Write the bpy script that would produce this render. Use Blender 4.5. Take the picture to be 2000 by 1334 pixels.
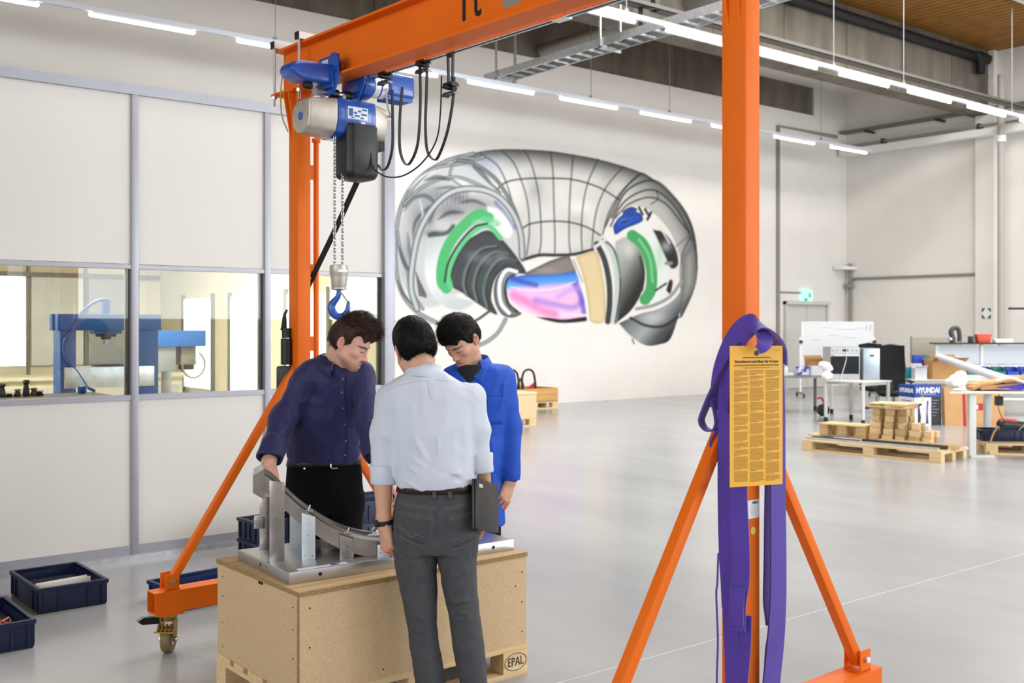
import bpy, bmesh, math, random
import numpy as np
from mathutils import Vector, Matrix
from mathutils.bvhtree import BVHTree
for _o in list(bpy.data.objects): bpy.data.objects.remove(_o)
SC = bpy.context.scene
COL = SC.collection
R = math.radians
random.seed(7); np.random.seed(7)

# ------------------------------------------------------------------ camera
F = 2050.0; CX = 1000.0; HZ = 636.0; CH = 1.65          # focal length in px, horizon row, camera height
VA = R(51.5)
FW = Vector((math.cos(VA), math.sin(VA), 0)); RT = Vector((math.sin(VA), -math.cos(VA), 0))
cd = bpy.data.cameras.new('camera'); cam = bpy.data.objects.new('camera', cd); COL.objects.link(cam)
cd.sensor_width = 36; cd.lens = 36 * F / 2000; cd.shift_y = -(667 - HZ) / 2000
cam.location = (0, 0, CH); cam.rotation_euler = (R(90), 0, VA - R(90))
cd.clip_start = .05; cd.clip_end = 200
cd.dof.use_dof = True; cd.dof.focus_distance = 4.75; cd.dof.aperture_fstop = 4.2
SC.camera = cam
# ------------------------------------------------------------------ light
SC.view_settings.view_transform = 'Standard'; SC.view_settings.look = 'None'
SC.view_settings.gamma = 1.0; SC.view_settings.use_curve_mapping = False
SC.view_settings.exposure = 0.0
wd = bpy.data.worlds.new('sky'); SC.world = wd; wd.use_nodes = True
wd.node_tree.nodes['Background'].inputs[0].default_value = (.75, .85, 1, 1)
wd.node_tree.nodes['Background'].inputs[1].default_value = 1.0
def area(name, loc, rot, sx, sy, power, col=(1, 1, 1)):
    l = bpy.data.lights.new(name, 'AREA'); l.shape = 'RECTANGLE'; l.size = sx; l.size_y = sy
    l.energy = power; l.color = col
    o = bpy.data.objects.new(name, l); COL.objects.link(o); o.location = loc; o.rotation_euler = rot
    return o
# daylight through the window bands of the wall behind the camera (each lamp sits in its window opening)
for wx, wp_ in ((3.0, 130), (9.0, 420), (15.0, 850), (21.0, 850)):
    area('window_area_light', (wx, -7.9, 3.9), (R(90), 0, 0), 5.0, 4.2, wp_, (.92, .96, 1))
# area lamps in unseen left-wall windows, added to light faces turned that way
for wy in (-4.4, 2.2):
    area('window_area_light', (-6.1, wy, 3.6), (R(90), 0, R(-90)), 5.0, 3.6, 250, (.97, .98, 1))
# unseen roof lamps, added to brighten the foreground, floor and mural wall
ROOFL = ((6.0, 6.0, 250), (16.0, 6.0, 330), (6.0, 0.0, 300), (16.0, 0.0, 330), (8.5, 9.4, 420), (14.5, 9.4, 450), (20.0, 9.4, 360))
for sx_, sy_, pw_ in ROOFL:
    area('roof_fill_light', (sx_, sy_, 8.22), (0, 0, 0), 5.0, 1.6, pw_, (1, .985, .96))
# a tilted roof window that throws cool daylight on the middle of the mural wall
rw = area('roof_window_daylight', (8.6, 9.2, 8.1), (R(62), 0, R(-14)), 2.4, 1.4, 90, (.72, .82, 1)); rw.data.spread = R(80)

# ------------------------------------------------------------------ pixel helpers
def W(u, v, d):                      # photo pixel at a given depth
    x = (u - CX) / F * d
    return FW * d + RT * x + Vector((0, 0, CH + (HZ - v) / F * d))
def G(u, v, z=0.0):                  # photo pixel on the horizontal plane z
    return W(u, v, (CH - z) * F / (v - HZ))
def PY(u, v, y):                     # photo pixel on the wall plane Y = y
    a = W(u, v, 1.0); t = y / a.y
    return Vector((a.x * t, y, CH + (a.z - CH) * t))
def PX(u, v, x):
    a = W(u, v, 1.0); t = x / a.x
    return Vector((x, a.y * t, CH + (a.z - CH) * t))

# ------------------------------------------------------------------ materials
def lin(h):
    if isinstance(h, str):
        c = [int(h[i:i + 2], 16) / 255 for i in (0, 2, 4)]
    else: c = [x / 255 for x in h]
    return tuple((x / 12.92 if x <= .04045 else ((x + .055) / 1.055) ** 2.4) for x in c) + (1,)
MATS = {}
def mat(name, col, rough=.5, metal=0., var=.0, scale=8., bump=0., bscale=None, col2=None, stretch=(1, 1, 1), spec=.5,
        trans=0., ior=1.45, emit=None, estr=0., coat=0., sub=0., vc=None, sheen=0., thresh=None, aniso_coord='Object'):
    if name in MATS: return MATS[name]
    m = bpy.data.materials.new(name); m.use_nodes = True; nt = m.node_tree; N = nt.nodes; L = nt.links
    b = N['Principled BSDF']
    c = lin(col)
    b.inputs['Base Color'].default_value = c
    b.inputs['Roughness'].default_value = rough; b.inputs['Metallic'].default_value = metal
    b.inputs['Specular IOR Level'].default_value = spec
    b.inputs['IOR'].default_value = ior; b.inputs['Transmission Weight'].default_value = trans
    b.inputs['Coat Weight'].default_value = coat
    b.inputs['Sheen Weight'].default_value = sheen
    if sub: 
        b.inputs['Subsurface Weight'].default_value = sub; b.inputs['Subsurface Radius'].default_value = (.012, .005, .003)
        b.inputs['Subsurface Scale'].default_value = 1.0
    if emit:
        b.inputs['Emission Color'].default_value = lin(emit); b.inputs['Emission Strength'].default_value = estr
    tc = N.new('ShaderNodeTexCoord'); mp = N.new('ShaderNodeMapping'); mp.inputs['Scale'].default_value = stretch
    L.new(tc.outputs[aniso_coord], mp.inputs[0])
    if var or col2:
        nz = N.new('ShaderNodeTexNoise'); nz.inputs['Scale'].default_value = scale; nz.inputs['Detail'].default_value = 5
        L.new(mp.outputs[0], nz.inputs['Vector'])
        rp = N.new('ShaderNodeValToRGB'); L.new(nz.outputs['Fac'], rp.inputs[0])
        a, z = thresh or (.32, .68)
        rp.color_ramp.elements[0].position = a; rp.color_ramp.elements[1].position = z
        if col2: lo, hi = c, lin(col2)
        else:
            lo = tuple(x * (1 - var) for x in c[:3]) + (1,); hi = tuple(min(1, x * (1 + var)) for x in c[:3]) + (1,)
        rp.color_ramp.elements[0].color = lo; rp.color_ramp.elements[1].color = hi
        src = rp.outputs[0]
        L.new(src, b.inputs['Base Color'])
    if vc:
        at = N.new('ShaderNodeVertexColor'); at.layer_name = vc
        L.new(at.outputs[0], b.inputs['Base Color'])
    if bump:
        n2 = N.new('ShaderNodeTexNoise'); n2.inputs['Scale'].default_value = bscale or scale; n2.inputs['Detail'].default_value = 4
        L.new(mp.outputs[0], n2.inputs['Vector'])
        bp = N.new('ShaderNodeBump'); bp.inputs['Strength'].default_value = bump; bp.inputs['Distance'].default_value = .01
        L.new(n2.outputs['Fac'], bp.inputs['Height']); L.new(bp.outputs[0], b.inputs['Normal'])
    MATS[name] = m
    return m

# ------------------------------------------------------------------ mesh builder
def frame(d, up=Vector((0, 0, 1))):
    d = Vector(d).normalized()
    if abs(d.dot(up)) > .97: up = Vector((0, 1, 0))
    x = up.cross(d).normalized(); y = d.cross(x)
    return x, y
class MB:
    def __init__(s): s.v = []; s.f = []
    def add(s, vs, fs):
        o = len(s.v); s.v += [tuple(q) for q in vs]; s.f += [tuple(i + o for i in q) for q in fs]; return s
    def box(s, x0, x1, y0, y1, z0, z1, M=None):
        vs = [Vector((x, y, z)) for z in (z0, z1) for y in (y0, y1) for x in (x0, x1)]
        if M: vs = [M @ q for q in vs]
        return s.add(vs, [(0, 2, 3, 1), (4, 5, 7, 6), (0, 1, 5, 4), (2, 6, 7, 3), (0, 4, 6, 2), (1, 3, 7, 5)])
    def cbox(s, c, sz, M=None):
        c = Vector(c); h = [q / 2 for q in sz]
        T = Matrix.Translation(c) @ (M.to_4x4() if M else Matrix.Identity(4))
        return s.box(-h[0], h[0], -h[1], h[1], -h[2], h[2], T)
    def bar(s, p0, p1, w, h, up=Vector((0, 0, 1))):      # rectangular bar from p0 to p1
        p0, p1 = Vector(p0), Vector(p1); x, y = frame(p1 - p0, up)
        vs = [p + x * a * w / 2 + y * b * h / 2 for p in (p0, p1) for a, b in ((-1, -1), (1, -1), (1, 1), (-1, 1))]
        return s.add(vs, [(3, 2, 1, 0), (4, 5, 6, 7), (0, 1, 5, 4), (1, 2, 6, 5), (2, 3, 7, 6), (3, 0, 4, 7)])
    def cyl(s, p0, p1, r0, r1=None, n=14):
        p0, p1 = Vector(p0), Vector(p1); r1 = r0 if r1 is None else r1; x, y = frame(p1 - p0)
        vs = [p + (x * math.cos(2 * math.pi * i / n) + y * math.sin(2 * math.pi * i / n)) * r for p, r in ((p0, r0), (p1, r1)) for i in range(n)]
        return s.add(vs, [(i, (i + 1) % n, n + (i + 1) % n, n + i) for i in range(n)] + [tuple(range(n - 1, -1, -1)), tuple(range(n, 2 * n))])
    def tube(s, pts, r, n=8, closed=False, caps=True):
        pts = [Vector(q) for q in pts]; m = len(pts); rr = r if hasattr(r, '__len__') else [r] * m
        x = None; vs = []
        for i, p in enumerate(pts):
            a = pts[(i - 1) % m] if (i or closed) else p; b = pts[(i + 1) % m] if (i < m - 1 or closed) else p
            t = (b - a).normalized() if (b - a).length > 1e-9 else Vector((0, 0, 1))
            if x is None: x, _ = frame(t)
            else:
                x = x - t * x.dot(t)
                x = x.normalized() if x.length > 1e-6 else frame(t)[0]
            y = t.cross(x)
            vs += [p + (x * math.cos(2 * math.pi * k / n) + y * math.sin(2 * math.pi * k / n)) * rr[i] for k in range(n)]
        fs = []
        for i in range(m if closed else m - 1):
            j = (i + 1) % m
            fs += [(i * n + k, i * n + (k + 1) % n, j * n + (k + 1) % n, j * n + k) for k in range(n)]
        if caps and not closed: fs += [tuple(range(n - 1, -1, -1)), tuple(range((m - 1) * n, m * n))]
        return s.add(vs, fs)
    def ribbon(s, pts, wd, w, t):                         # flat band: pts centre line, wd width direction(s)
        pts = [Vector(q) for q in pts]; m = len(pts); vs = []
        for i, p in enumerate(pts):
            tg = (pts[min(i + 1, m - 1)] - pts[max(i - 1, 0)]).normalized()
            a = Vector(wd[i] if isinstance(wd, list) else wd); a = (a - tg * a.dot(tg)).normalized(); nrm = tg.cross(a)
            ww = w[i] if hasattr(w, '__len__') else w
            vs += [p + a * q * ww / 2 + nrm * r_ * t / 2 for q, r_ in ((-1, -1), (1, -1), (1, 1), (-1, 1))]
        fs = [(3, 2, 1, 0), tuple((m - 1) * 4 + k for k in range(4))]
        for i in range(m - 1): fs += [(i * 4 + k, i * 4 + (k + 1) % 4, i * 4 + 4 + (k + 1) % 4, i * 4 + 4 + k) for k in range(4)]
        return s.add(vs, fs)
    def prism(s, poly, o, ax, ay, az, t):                 # polygon in (ax, ay) at o, extruded t along az
        o, ax, ay, az = Vector(o), Vector(ax), Vector(ay), Vector(az); n = len(poly)
        vs = [o + ax * a + ay * b + az * h for h in (0, t) for a, b in poly]
        return s.add(vs, [tuple(range(n - 1, -1, -1)), tuple(range(n, 2 * n))] + [(i, (i + 1) % n, n + (i + 1) % n, n + i) for i in range(n)])
    def lathe(s, prof, o=(0, 0, 0), ax=(0, 0, 1), n=20):   # prof = [(radius, height)]
        o, ax = Vector(o), Vector(ax).normalized(); x, y = frame(ax); m = len(prof)
        vs = [o + ax * h + (x * math.cos(2 * math.pi * i / n) + y * math.sin(2 * math.pi * i / n)) * r for r, h in prof for i in range(n)]
        fs = [(j * n + i, j * n + (i + 1) % n, j * n + n + (i + 1) % n, j * n + n + i) for j in range(m - 1) for i in range(n)]
        return s.add(vs, fs + [tuple(range(n - 1, -1, -1)), tuple(range((m - 1) * n, m * n))])
    def grid(s, fn, nu, nv):                              # fn(i/nu, j/nv) -> point
        vs = [fn(i / nu, j / nv) for j in range(nv + 1) for i in range(nu + 1)]
        return s.add(vs, [(j * (nu + 1) + i, j * (nu + 1) + i + 1, (j + 1) * (nu + 1) + i + 1, (j + 1) * (nu + 1) + i) for j in range(nv) for i in range(nu)])
    def xf(s, M): s.v = [tuple(M @ Vector(q)) for q in s.v]; return s
    def build(s, name, m, parent=None, smooth=True, bevel=0., seg=2, world=False, angle=40):
        me = bpy.data.meshes.new(name)
        vs = s.v
        if world and parent is not None:
            I = rootm(parent).inverted(); vs = [tuple(I @ Vector(q)) for q in vs]
        me.from_pydata(vs, [], s.f); 
        bm = bmesh.new(); bm.from_mesh(me)
        bmesh.ops.recalc_face_normals(bm, faces=bm.faces)
        if bevel:
            ed = [e for e in bm.edges if len(e.link_faces) == 2 and e.calc_face_angle(0) > R(30)]
            bmesh.ops.bevel(bm, geom=ed, offset=bevel, segments=seg, profile=.6, affect='EDGES', clamp_overlap=True)
        bm.to_mesh(me); bm.free()
        return fin(name, me, m, parent, smooth, angle)
ROOTM = {}
def rootm(o):
    while o.name not in ROOTM: o = o.parent
    return ROOTM[o.name]
def fin(name, me, m, parent=None, smooth=True, angle=40):
    if smooth:
        me.polygons.foreach_set('use_smooth', [True] * len(me.polygons))
        if angle: me.set_sharp_from_angle(angle=R(angle))
    me.materials.append(m)
    o = bpy.data.objects.new(name, me); COL.objects.link(o)
    if parent is not None: o.parent = parent
    else: ROOTM[o.name] = Matrix.Identity(4)
    return o
def tag(o, label=None, cat=None, group=None, kind=None):
    if label: o['label'] = label
    if cat: o['category'] = cat
    if group: o['group'] = group
    if kind: o['kind'] = kind
    return o
def thing(name, loc, rz=0., label=None, cat=None, group=None, kind=None):
    o = bpy.data.objects.new(name, None); COL.objects.link(o); o.location = loc; o.rotation_euler = (0, 0, rz)
    o.empty_display_size = .1
    ROOTM[o.name] = Matrix.Translation(Vector(loc)) @ Matrix.Rotation(rz, 4, 'Z')
    return tag(o, label, cat, group, kind)
def single(name, mb, m, label, cat, origin=None, group=None, world=True, **k):
    # one-mesh thing: coordinates are world, the object origin is moved to its base
    if origin is None:
        a = np.array(mb.v); origin = ((a[:, 0].min() + a[:, 0].max()) / 2, (a[:, 1].min() + a[:, 1].max()) / 2, a[:, 2].min())
    if world: mb.v = [tuple(Vector(q) - Vector(origin)) for q in mb.v]
    o = mb.build(name, m, **k); o.location = origin
    ROOTM[o.name] = Matrix.Translation(Vector(origin))
    return tag(o, label, cat, group)
def struct(name, mb, m, parent=None, **k):
    o = mb.build(name, m, parent, **k)
    if parent is None: o['kind'] = 'structure'
    return o
def dup(root, loc=None, rz=None, label=None, group=None):
    def cp(o, par):
        c = o.copy(); COL.objects.link(c)
        if par is not None: c.parent = par
        for ch in o.children: cp(ch, c)
        return c
    r = cp(root, None)
    if loc is not None: r.location = loc
    if rz is not None: r.rotation_euler = (0, 0, rz)
    ROOTM[r.name] = Matrix.Translation(r.location) @ Matrix.Rotation(r.rotation_euler[2], 4, 'Z')
    if label: r['label'] = label
    if group: r['group'] = group
    return r
def text_mesh(txt, size, ext=.0004, bold=0., align='CENTER', spacing=1.0, xscale=1.0):
    c = bpy.data.curves.new('t', 'FONT'); c.body = txt; c.size = size; c.extrude = ext; c.align_x = align; c.align_y = 'CENTER'
    c.offset = bold; c.resolution_u = 2; c.space_character = spacing
    o = bpy.data.objects.new('t', c); COL.objects.link(o)
    dg = bpy.context.evaluated_depsgraph_get(); me = bpy.data.meshes.new_from_object(o.evaluated_get(dg))
    b = MB(); b.v = [(q.co[0] * xscale, q.co[1], q.co[2]) for q in me.vertices]; b.f = [tuple(p.vertices) for p in me.polygons]
    bpy.data.objects.remove(o); bpy.data.meshes.remove(me)
    return b
def lettering(txt, size, o, ax, ay, m, parent, name='lettering', bold=0., world=True, spacing=1.0, xscale=1.0, align='CENTER'):
    b = text_mesh(txt, size, bold=bold, spacing=spacing, xscale=xscale, align=align)
    ax, ay = Vector(ax).normalized(), Vector(ay).normalized(); az = ax.cross(ay)
    M = Matrix((ax, ay, az)).transposed().to_4x4(); M.translation = Vector(o)
    b.xf(M)
    return b.build(name, m, parent, smooth=False, world=world)
X_, Y_, Z_ = Vector((1, 0, 0)), Vector((0, 1, 0)), Vector((0, 0, 1))
def arc(c, ax, ay, r, a0, a1, n, r2=None):
    c, ax, ay = Vector(c), Vector(ax), Vector(ay); r2 = r2 or r
    return [c + ax * math.cos(R(a0 + (a1 - a0) * i / n)) * r + ay * math.sin(R(a0 + (a1 - a0) * i / n)) * r2 for i in range(n + 1)]
def spline(pts, n=8):                                     # Catmull-Rom
    P = [Vector(q) for q in pts]; P = [P[0] * 2 - P[1]] + P + [P[-1] * 2 - P[-2]]; out = []
    for i in range(1, len(P) - 2):
        a, b, c, d = P[i - 1:i + 3]
        for k in range(n):
            t = k / n
            out.append(.5 * ((2 * b) + (c - a) * t + (2 * a - 5 * b + 4 * c - d) * t * t + (3 * b - a - 3 * c + d) * t ** 3))
    out.append(P[-2]); return out
# ================================================================== the hall
YW, XW, ZR = 16.9, 25.2, 8.35           # mural wall, far right wall, roof
M_white = mat('white_wall_paint', 'E2DED8', .75, var=.02, scale=1.5, bump=.03, bscale=60)
M_floor = mat('grey_epoxy_floor', '8D8E91', .2, var=.0, spec=.6)
M_conc = mat('board_marked_concrete', '7A7368', .85, col2='5E584E', scale=1.6, stretch=(1.5, 1.5, .5), bump=.2, bscale=7)
M_brown = mat('brown_roof_sheet', '9A6C2E', .6, var=.15, scale=3)
M_alu = mat('anodised_frame', '9FA0A8', .38, .3, var=.03, scale=4)
M_galv = mat('galvanised_steel', 'C3C6C8', .35, .7, var=.12, scale=14)
M_greypipe = mat('grey_conduit', '8D8A83', .5)
M_dark = mat('dark_grey_metal', '3C3B38', .45, .3)
M_black = mat('black_plastic', '17181A', .42, var=.2, scale=20)
M_rubber = mat('black_rubber', '141415', .6)
M_panel = mat('partition_panel', 'D3D0CA', .42, var=.012, scale=1.2)
M_cream = mat('booth_cream_wall', 'E2DABF', .7, var=.03, scale=2)
M_whitemetal = mat('white_powder_coat', 'E9E9E7', .4)
M_lamp = mat('lit_lamp_diffuser', 'FFFFFF', .5, emit='FFFBF2', estr=9)
def glass_mat(name, tint=(1, 1, 1), refl=1.0):
    m = bpy.data.materials.new(name); m.use_nodes = True; N = m.node_tree.nodes; L = m.node_tree.links
    N.remove(N['Principled BSDF']); o = N['Material Output']
    t = N.new('ShaderNodeBsdfTransparent'); t.inputs[0].default_value = tint + (1,)
    g = N.new('ShaderNodeBsdfGlossy'); g.inputs['Roughness'].default_value = .01
    fr = N.new('ShaderNodeFresnel'); fr.inputs[0].default_value = 1.5
    mx = N.new('ShaderNodeMixShader'); L.new(fr.outputs[0], mx.inputs[0]); L.new(t.outputs[0], mx.inputs[1]); L.new(g.outputs[0], mx.inputs[2])
    L.new(mx.outputs[0], o.inputs[0]); MATS[name] = m; return m
M_glass = glass_mat('window_glass', (.95, .97, .95))

# floor: roller-worked grey epoxy, streaks and a little unevenness in the gloss
nt = M_floor.node_tree; b_ = nt.nodes['Principled BSDF']
tc = nt.nodes.new('ShaderNodeTexCoord'); n1 = nt.nodes.new('ShaderNodeTexNoise'); n1.inputs['Scale'].default_value = .9; n1.inputs['Detail'].default_value = 6
mp = nt.nodes.new('ShaderNodeMapping'); mp.inputs['Scale'].default_value = (1, .35, 1); mp.inputs['Rotation'].default_value = (0, 0, R(35))
nt.links.new(tc.outputs['Object'], mp.inputs[0]); nt.links.new(mp.outputs[0], n1.inputs['Vector'])
rp = nt.nodes.new('ShaderNodeValToRGB'); rp.color_ramp.elements[0].position = .3; rp.color_ramp.elements[1].position = .75
rp.color_ramp.elements[0].color = lin('97999C'); rp.color_ramp.elements[1].color = lin('ADAEB0')
nt.links.new(n1.outputs['Fac'], rp.inputs[0]); nt.links.new(rp.outputs[0], b_.inputs['Base Color'])
r2 = nt.nodes.new('ShaderNodeMapRange'); r2.inputs[3].default_value = .14; r2.inputs[4].default_value = .26
nt.links.new(n1.outputs['Fac'], r2.inputs[0]); nt.links.new(r2.outputs[0], b_.inputs['Roughness'])
n3 = nt.nodes.new('ShaderNodeTexNoise'); n3.inputs['Scale'].default_value = 2.2; n3.inputs['Detail'].default_value = 2
bp = nt.nodes.new('ShaderNodeBump'); bp.inputs['Strength'].default_value = .02; bp.inputs['Distance'].default_value = .01
nt.links.new(tc.outputs['Object'], n3.inputs['Vector']); nt.links.new(n3.outputs['Fac'], bp.inputs['Height']); pass

floor = struct('floor', MB().box(-6.2, XW + .3, -8.3, YW + .3, -.2, 0), M_floor)
seam = MB(); a, c = G(1090, 1334), G(1400, 1248); dd = (c - a).normalized()
seam.bar(a - dd * 2 + Z_ * .0004, a + dd * 16 + Z_ * .0004, .004, .0008)
struct('floor_joint', seam, mat('joint_sealant', 'C9CBCD', .5), floor)
# mural wall with the concrete strip above its white cladding
wb = struct('wall_back', MB().box(-6.2, XW + .3, YW, YW + .3, 0, 7.25), M_white)
cb = MB(); xx = -6.2; ks = []
while xx < 20.45: 
    x2 = min(xx + 2.05, 20.5); ks.append((xx, x2)); xx = x2
for q0, q1 in ks: struct('concrete_panel', MB().box(q0 + .008, q1 - .008, YW + .05, YW + .3, 7.25, ZR), M_conc, wb)
for q0, q1 in ((20.5, 22.1), (22.1, 23.75)): struct('concrete_panel', MB().box(q0 + .008, q1 - .008, YW + .05, YW + .3, 7.25, 8.0), M_conc, wb)
struct('white_infill', MB().box(23.75, XW + .3, YW, YW + .3, 7.25, 8.0), M_white, wb)
struct('white_soffit', MB().box(20.5, XW, 13.0, YW + .3, 8.0, 8.2), M_white, wb)
# right wall with pillar
wr = struct('wall_right', MB().box(XW, XW + .3, -8.3, YW + .3, 0, ZR), M_white)
p0 = PX(1948, 600, XW).y; p1 = PX(1912, 600, XW).y
struct('pillar', MB().box(XW - .18, XW, p0, p1, 0, ZR), M_white, wr)
wlm = MB(); 
for y0, y1, z0, z1 in ((-8.3, YW + .3, 0, 1.8), (-8.3, YW + .3, 5.4, ZR), (-8.3, -6.9, 1.8, 5.4), (-1.9, -.3, 1.8, 5.4), (4.7, YW + .3, 1.8, 5.4)): wlm.box(-6.5, -6.2, y0, y1, z0, z1)
struct('wall_left', wlm, M_white)
for i, y0 in enumerate((-6.9, -.3)):  # openings added in the unseen left wall to let light in from there
    wn = thing('window_%d' % (i + 20), (-6.4, y0, 1.8), kind='structure'); fr = MB()
    for q in range(4): fr.box(0, .06, min(max(q * 5 / 3 - .04, 0), 4.92), min(max(q * 5 / 3 - .04, 0), 4.92) + .08, 0, 3.6)
    fr.box(0, .06, 0, 5, 0, .08).box(0, .06, 0, 5, 3.52, 3.6); fr.build('window_frame', M_alu, wn)
# wall behind the camera with four window bands
wf = MB(); 
edges = [-6.2, .5, 5.5, 6.5, 11.5, 12.5, 17.5, 18.5, 23.5, XW + .3]
wf.box(-6.2, XW + .3, -8.3, -8.0, 0, 1.8); wf.box(-6.2, XW + .3, -8.3, -8.0, 6.0, ZR)
for i in range(0, len(edges), 2): wf.box(edges[i], edges[i + 1], -8.3, -8.0, 1.8, 6.0)
struct('wall_front', wf, M_white)
for i in range(4):
    x0 = edges[1 + 2 * i]; wn = thing('window_%d' % (i + 1), (x0, -8.2, 1.8), kind='structure')
    fr = MB()
    for q in range(4): fr.box(q * 5 / 3 - .04 + (.04 if q == 0 else 0) - (.04 if q == 3 else 0), q * 5 / 3 + .04 + (.04 if q == 0 else 0) - (.04 if q == 3 else 0), 0, .06, 0, 4.2)
    fr.box(0, 5, 0, .06, 0, .08); fr.box(0, 5, 0, .06, 4.12, 4.2); fr.box(0, 5, 0, .06, 2.06, 2.14)
    fr.build('window_frame', M_alu, wn)
# roof: brown trapezoidal sheet on concrete beams
rf = MB(); prof = []; x = -6.2
while x < XW + .3:
    prof += [(x, 0), (x + .09, 0), (x + .12, .06), (x + .19, .06)]; x += .22
n = len(prof)
rf.add([(px, py, ZR + pz) for py in (-8.3, YW + .3) for px, pz in prof], [(i, i + 1, n + i + 1, n + i) for i in range(n - 1)])
struct('ceiling', rf, M_brown, smooth=False)
struct('roof_deck', MB().box(-6.2, XW + .3, -8.3, YW + .3, ZR + .07, ZR + .3), M_dark)
for nme, y0, y1, z0 in (('trim_1', 12.8, 13.25, 6.8), ('trim_2', 4.4, 4.85, 6.8), ('trim_3', -4.0, -3.55, 6.8)):
    bm_ = struct(nme, MB().box(-6.2, XW - .02, y0, y1, z0, ZR), M_conc, bevel=.02)
for i in range(14):                                             # shuttering joints of the beam in view
    struct('beam_joint', MB().box(-4 + i * 2.1, -3.985 + i * 2.1, 12.795, 12.8, 6.83, ZR - .02), M_dark, bpy.data.objects['trim_1'])
for sx_, sy_, pw_ in ROOFL:  # white frames around the added roof lamps
    fr = MB()
    for a0, a1, b0, b1 in ((-2.6, 2.6, -.9, -.82), (-2.6, 2.6, .82, .9), (-2.6, -2.52, -.82, .82), (2.52, 2.6, -.82, .82)):
        fr.box(sx_ + a0, sx_ + a1, sy_ + b0, sy_ + b1, ZR - .12, ZR)
    struct('trim_4', fr, M_whitemetal)
# pipes, trays and conduits under the roof -------------------------------------
pp = MB().tube(spline([(-5, 12.68, 8.05), (10, 12.68, 8.05), (23.6, 12.68, 8.05), (24.1, 12.6, 8.05), (24.25, 12.6, 7.9), (24.25, 12.6, 7.65)], 8), .11, 12)
single('black_drain_pipe', pp, M_rubber, 'thick black drain pipe running under the brown roof along the concrete beam', 'pipe')
a = thing('white_downpipe', (24.55, 12.25, 0), 0, 'white vertical downpipe beside the pillar on the far wall', 'pipe')
MB().cyl((0, 0, 0), (0, 0, 7.6), .08).build('pipe', mat('dull_white_pipe', 'ADA9A2', .6), a)
MB().cyl((0, 0, 6.0), (0, 0, 6.15), .12).build('collar', M_whitemetal, a)
duct = MB().cyl((14.2, YW - .05, 7.42), (14.2, 6.0, 7.42), .13, n=18)
single('grey_duct', duct, mat('dull_duct', '8B8883', .4, .4), 'thick round grey duct running from the concrete wall strip towards the hall', 'duct', origin=(14.2, 11, 7.29))
duct = MB().cyl((12.6, YW - .3, 7.75), (14.6, 15.0, 7.75), .05, n=12)
single('grey_branch_pipe', duct, MATS['dull_duct'], 'thin grey branch pipe above the round duct', 'pipe')
ct = thing('cable_ladder', (12.1, 15.8, 6.25), 0, 'galvanised cable ladder hanging under the roof, ending before the mural wall', 'cable tray')
for sx_ in (-.2, .2): MB().box(sx_ - .012, sx_ + .012, -9, 0, 0, .13).build('side_rail', M_galv, ct)
rg = MB().box(-.19, .19, -.02, .02, 0, .03)
first = None
for i in range(30):
    if first is None: first = rg.build('rung', M_galv, ct); o = first
    else: o = first.copy(); COL.objects.link(o); o.parent = ct
    o.location = (0, -.15 - i * .3, .005)
for hy in (-.4, -3.2, -5.8, -8.4):
    MB().box(-.24, -.215, hy - .02, hy + .02, -.03, 2.1).box(.215, .24, hy - .02, hy + .02, -.03, 2.1).box(-.24, .24, hy - .02, hy + .02, -.05, -.005).build('hanger', M_galv, ct)
MB().cyl((-.12, -9, .06), (-.12, -.1, .06), .03, n=8).cyl((.02, -9, .05), (.02, -.3, .05), .022, n=8).cyl((.12, -9, .055), (.12, -.5, .055), .026, n=8).build('cables', mat('grey_cable', '6B6B6E', .5), ct)
# second ladder, along the hall
ct2 = thing('steel_cable_tray', (13.0, 11.7, 6.68), 0, 'dark grey cable tray running below the concrete beam behind the lamp row', 'cable tray')
MB().box(-14, 11.5, -.1, .1, 0, .012).box(-14, 11.5, -.1, -.09, 0, .07).box(-14, 11.5, .09, .1, 0, .07).build('tray', mat('dull_tray', '5E5B55', .6), ct2)
MB().box(-.82, -.72, -.05, .05, 0, 1.6).box(-1.1, -.95, -.05, .05, -.35, 1.6).build('hanger', M_dark, ct2)
# far wall trays
z1 = CH + (HZ - 266) * 28.9 / F
tr = thing('wall_cable_tray', (XW - .3, 10.0, z1), 0, 'long dark cable tray on brackets along the far wall', 'cable tray')
MB().box(-.12, .12, -14, 6.8, 0, .07).build('tray', mat('tray_grey', '74716A', .5, .3), tr)
for k in range(8): MB().box(-.16, .3, 6 - k * 2.0, 6.05 - k * 2.0, -.06, 0).build('bracket', M_dark, tr)
tr = thing('white_trunking', (XW - .36, 10.0, z1 - .62), 0, 'white trunking running along the far wall below the dark cable tray', 'trunking')
MB().box(-.12, .14, -14, 6.8, 0, .17).build('trunking', M_whitemetal, tr)
MB().tube([(-.05, -14, .25), (-.05, 6.6, .25)], .03, 8).build('pipe', M_greypipe, tr)
for k in range(6): MB().box(-.1, .14, 5.5 - k * 2.6, 5.55 - k * 2.6, .17, .32).build('bracket', M_dark, tr)
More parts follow.
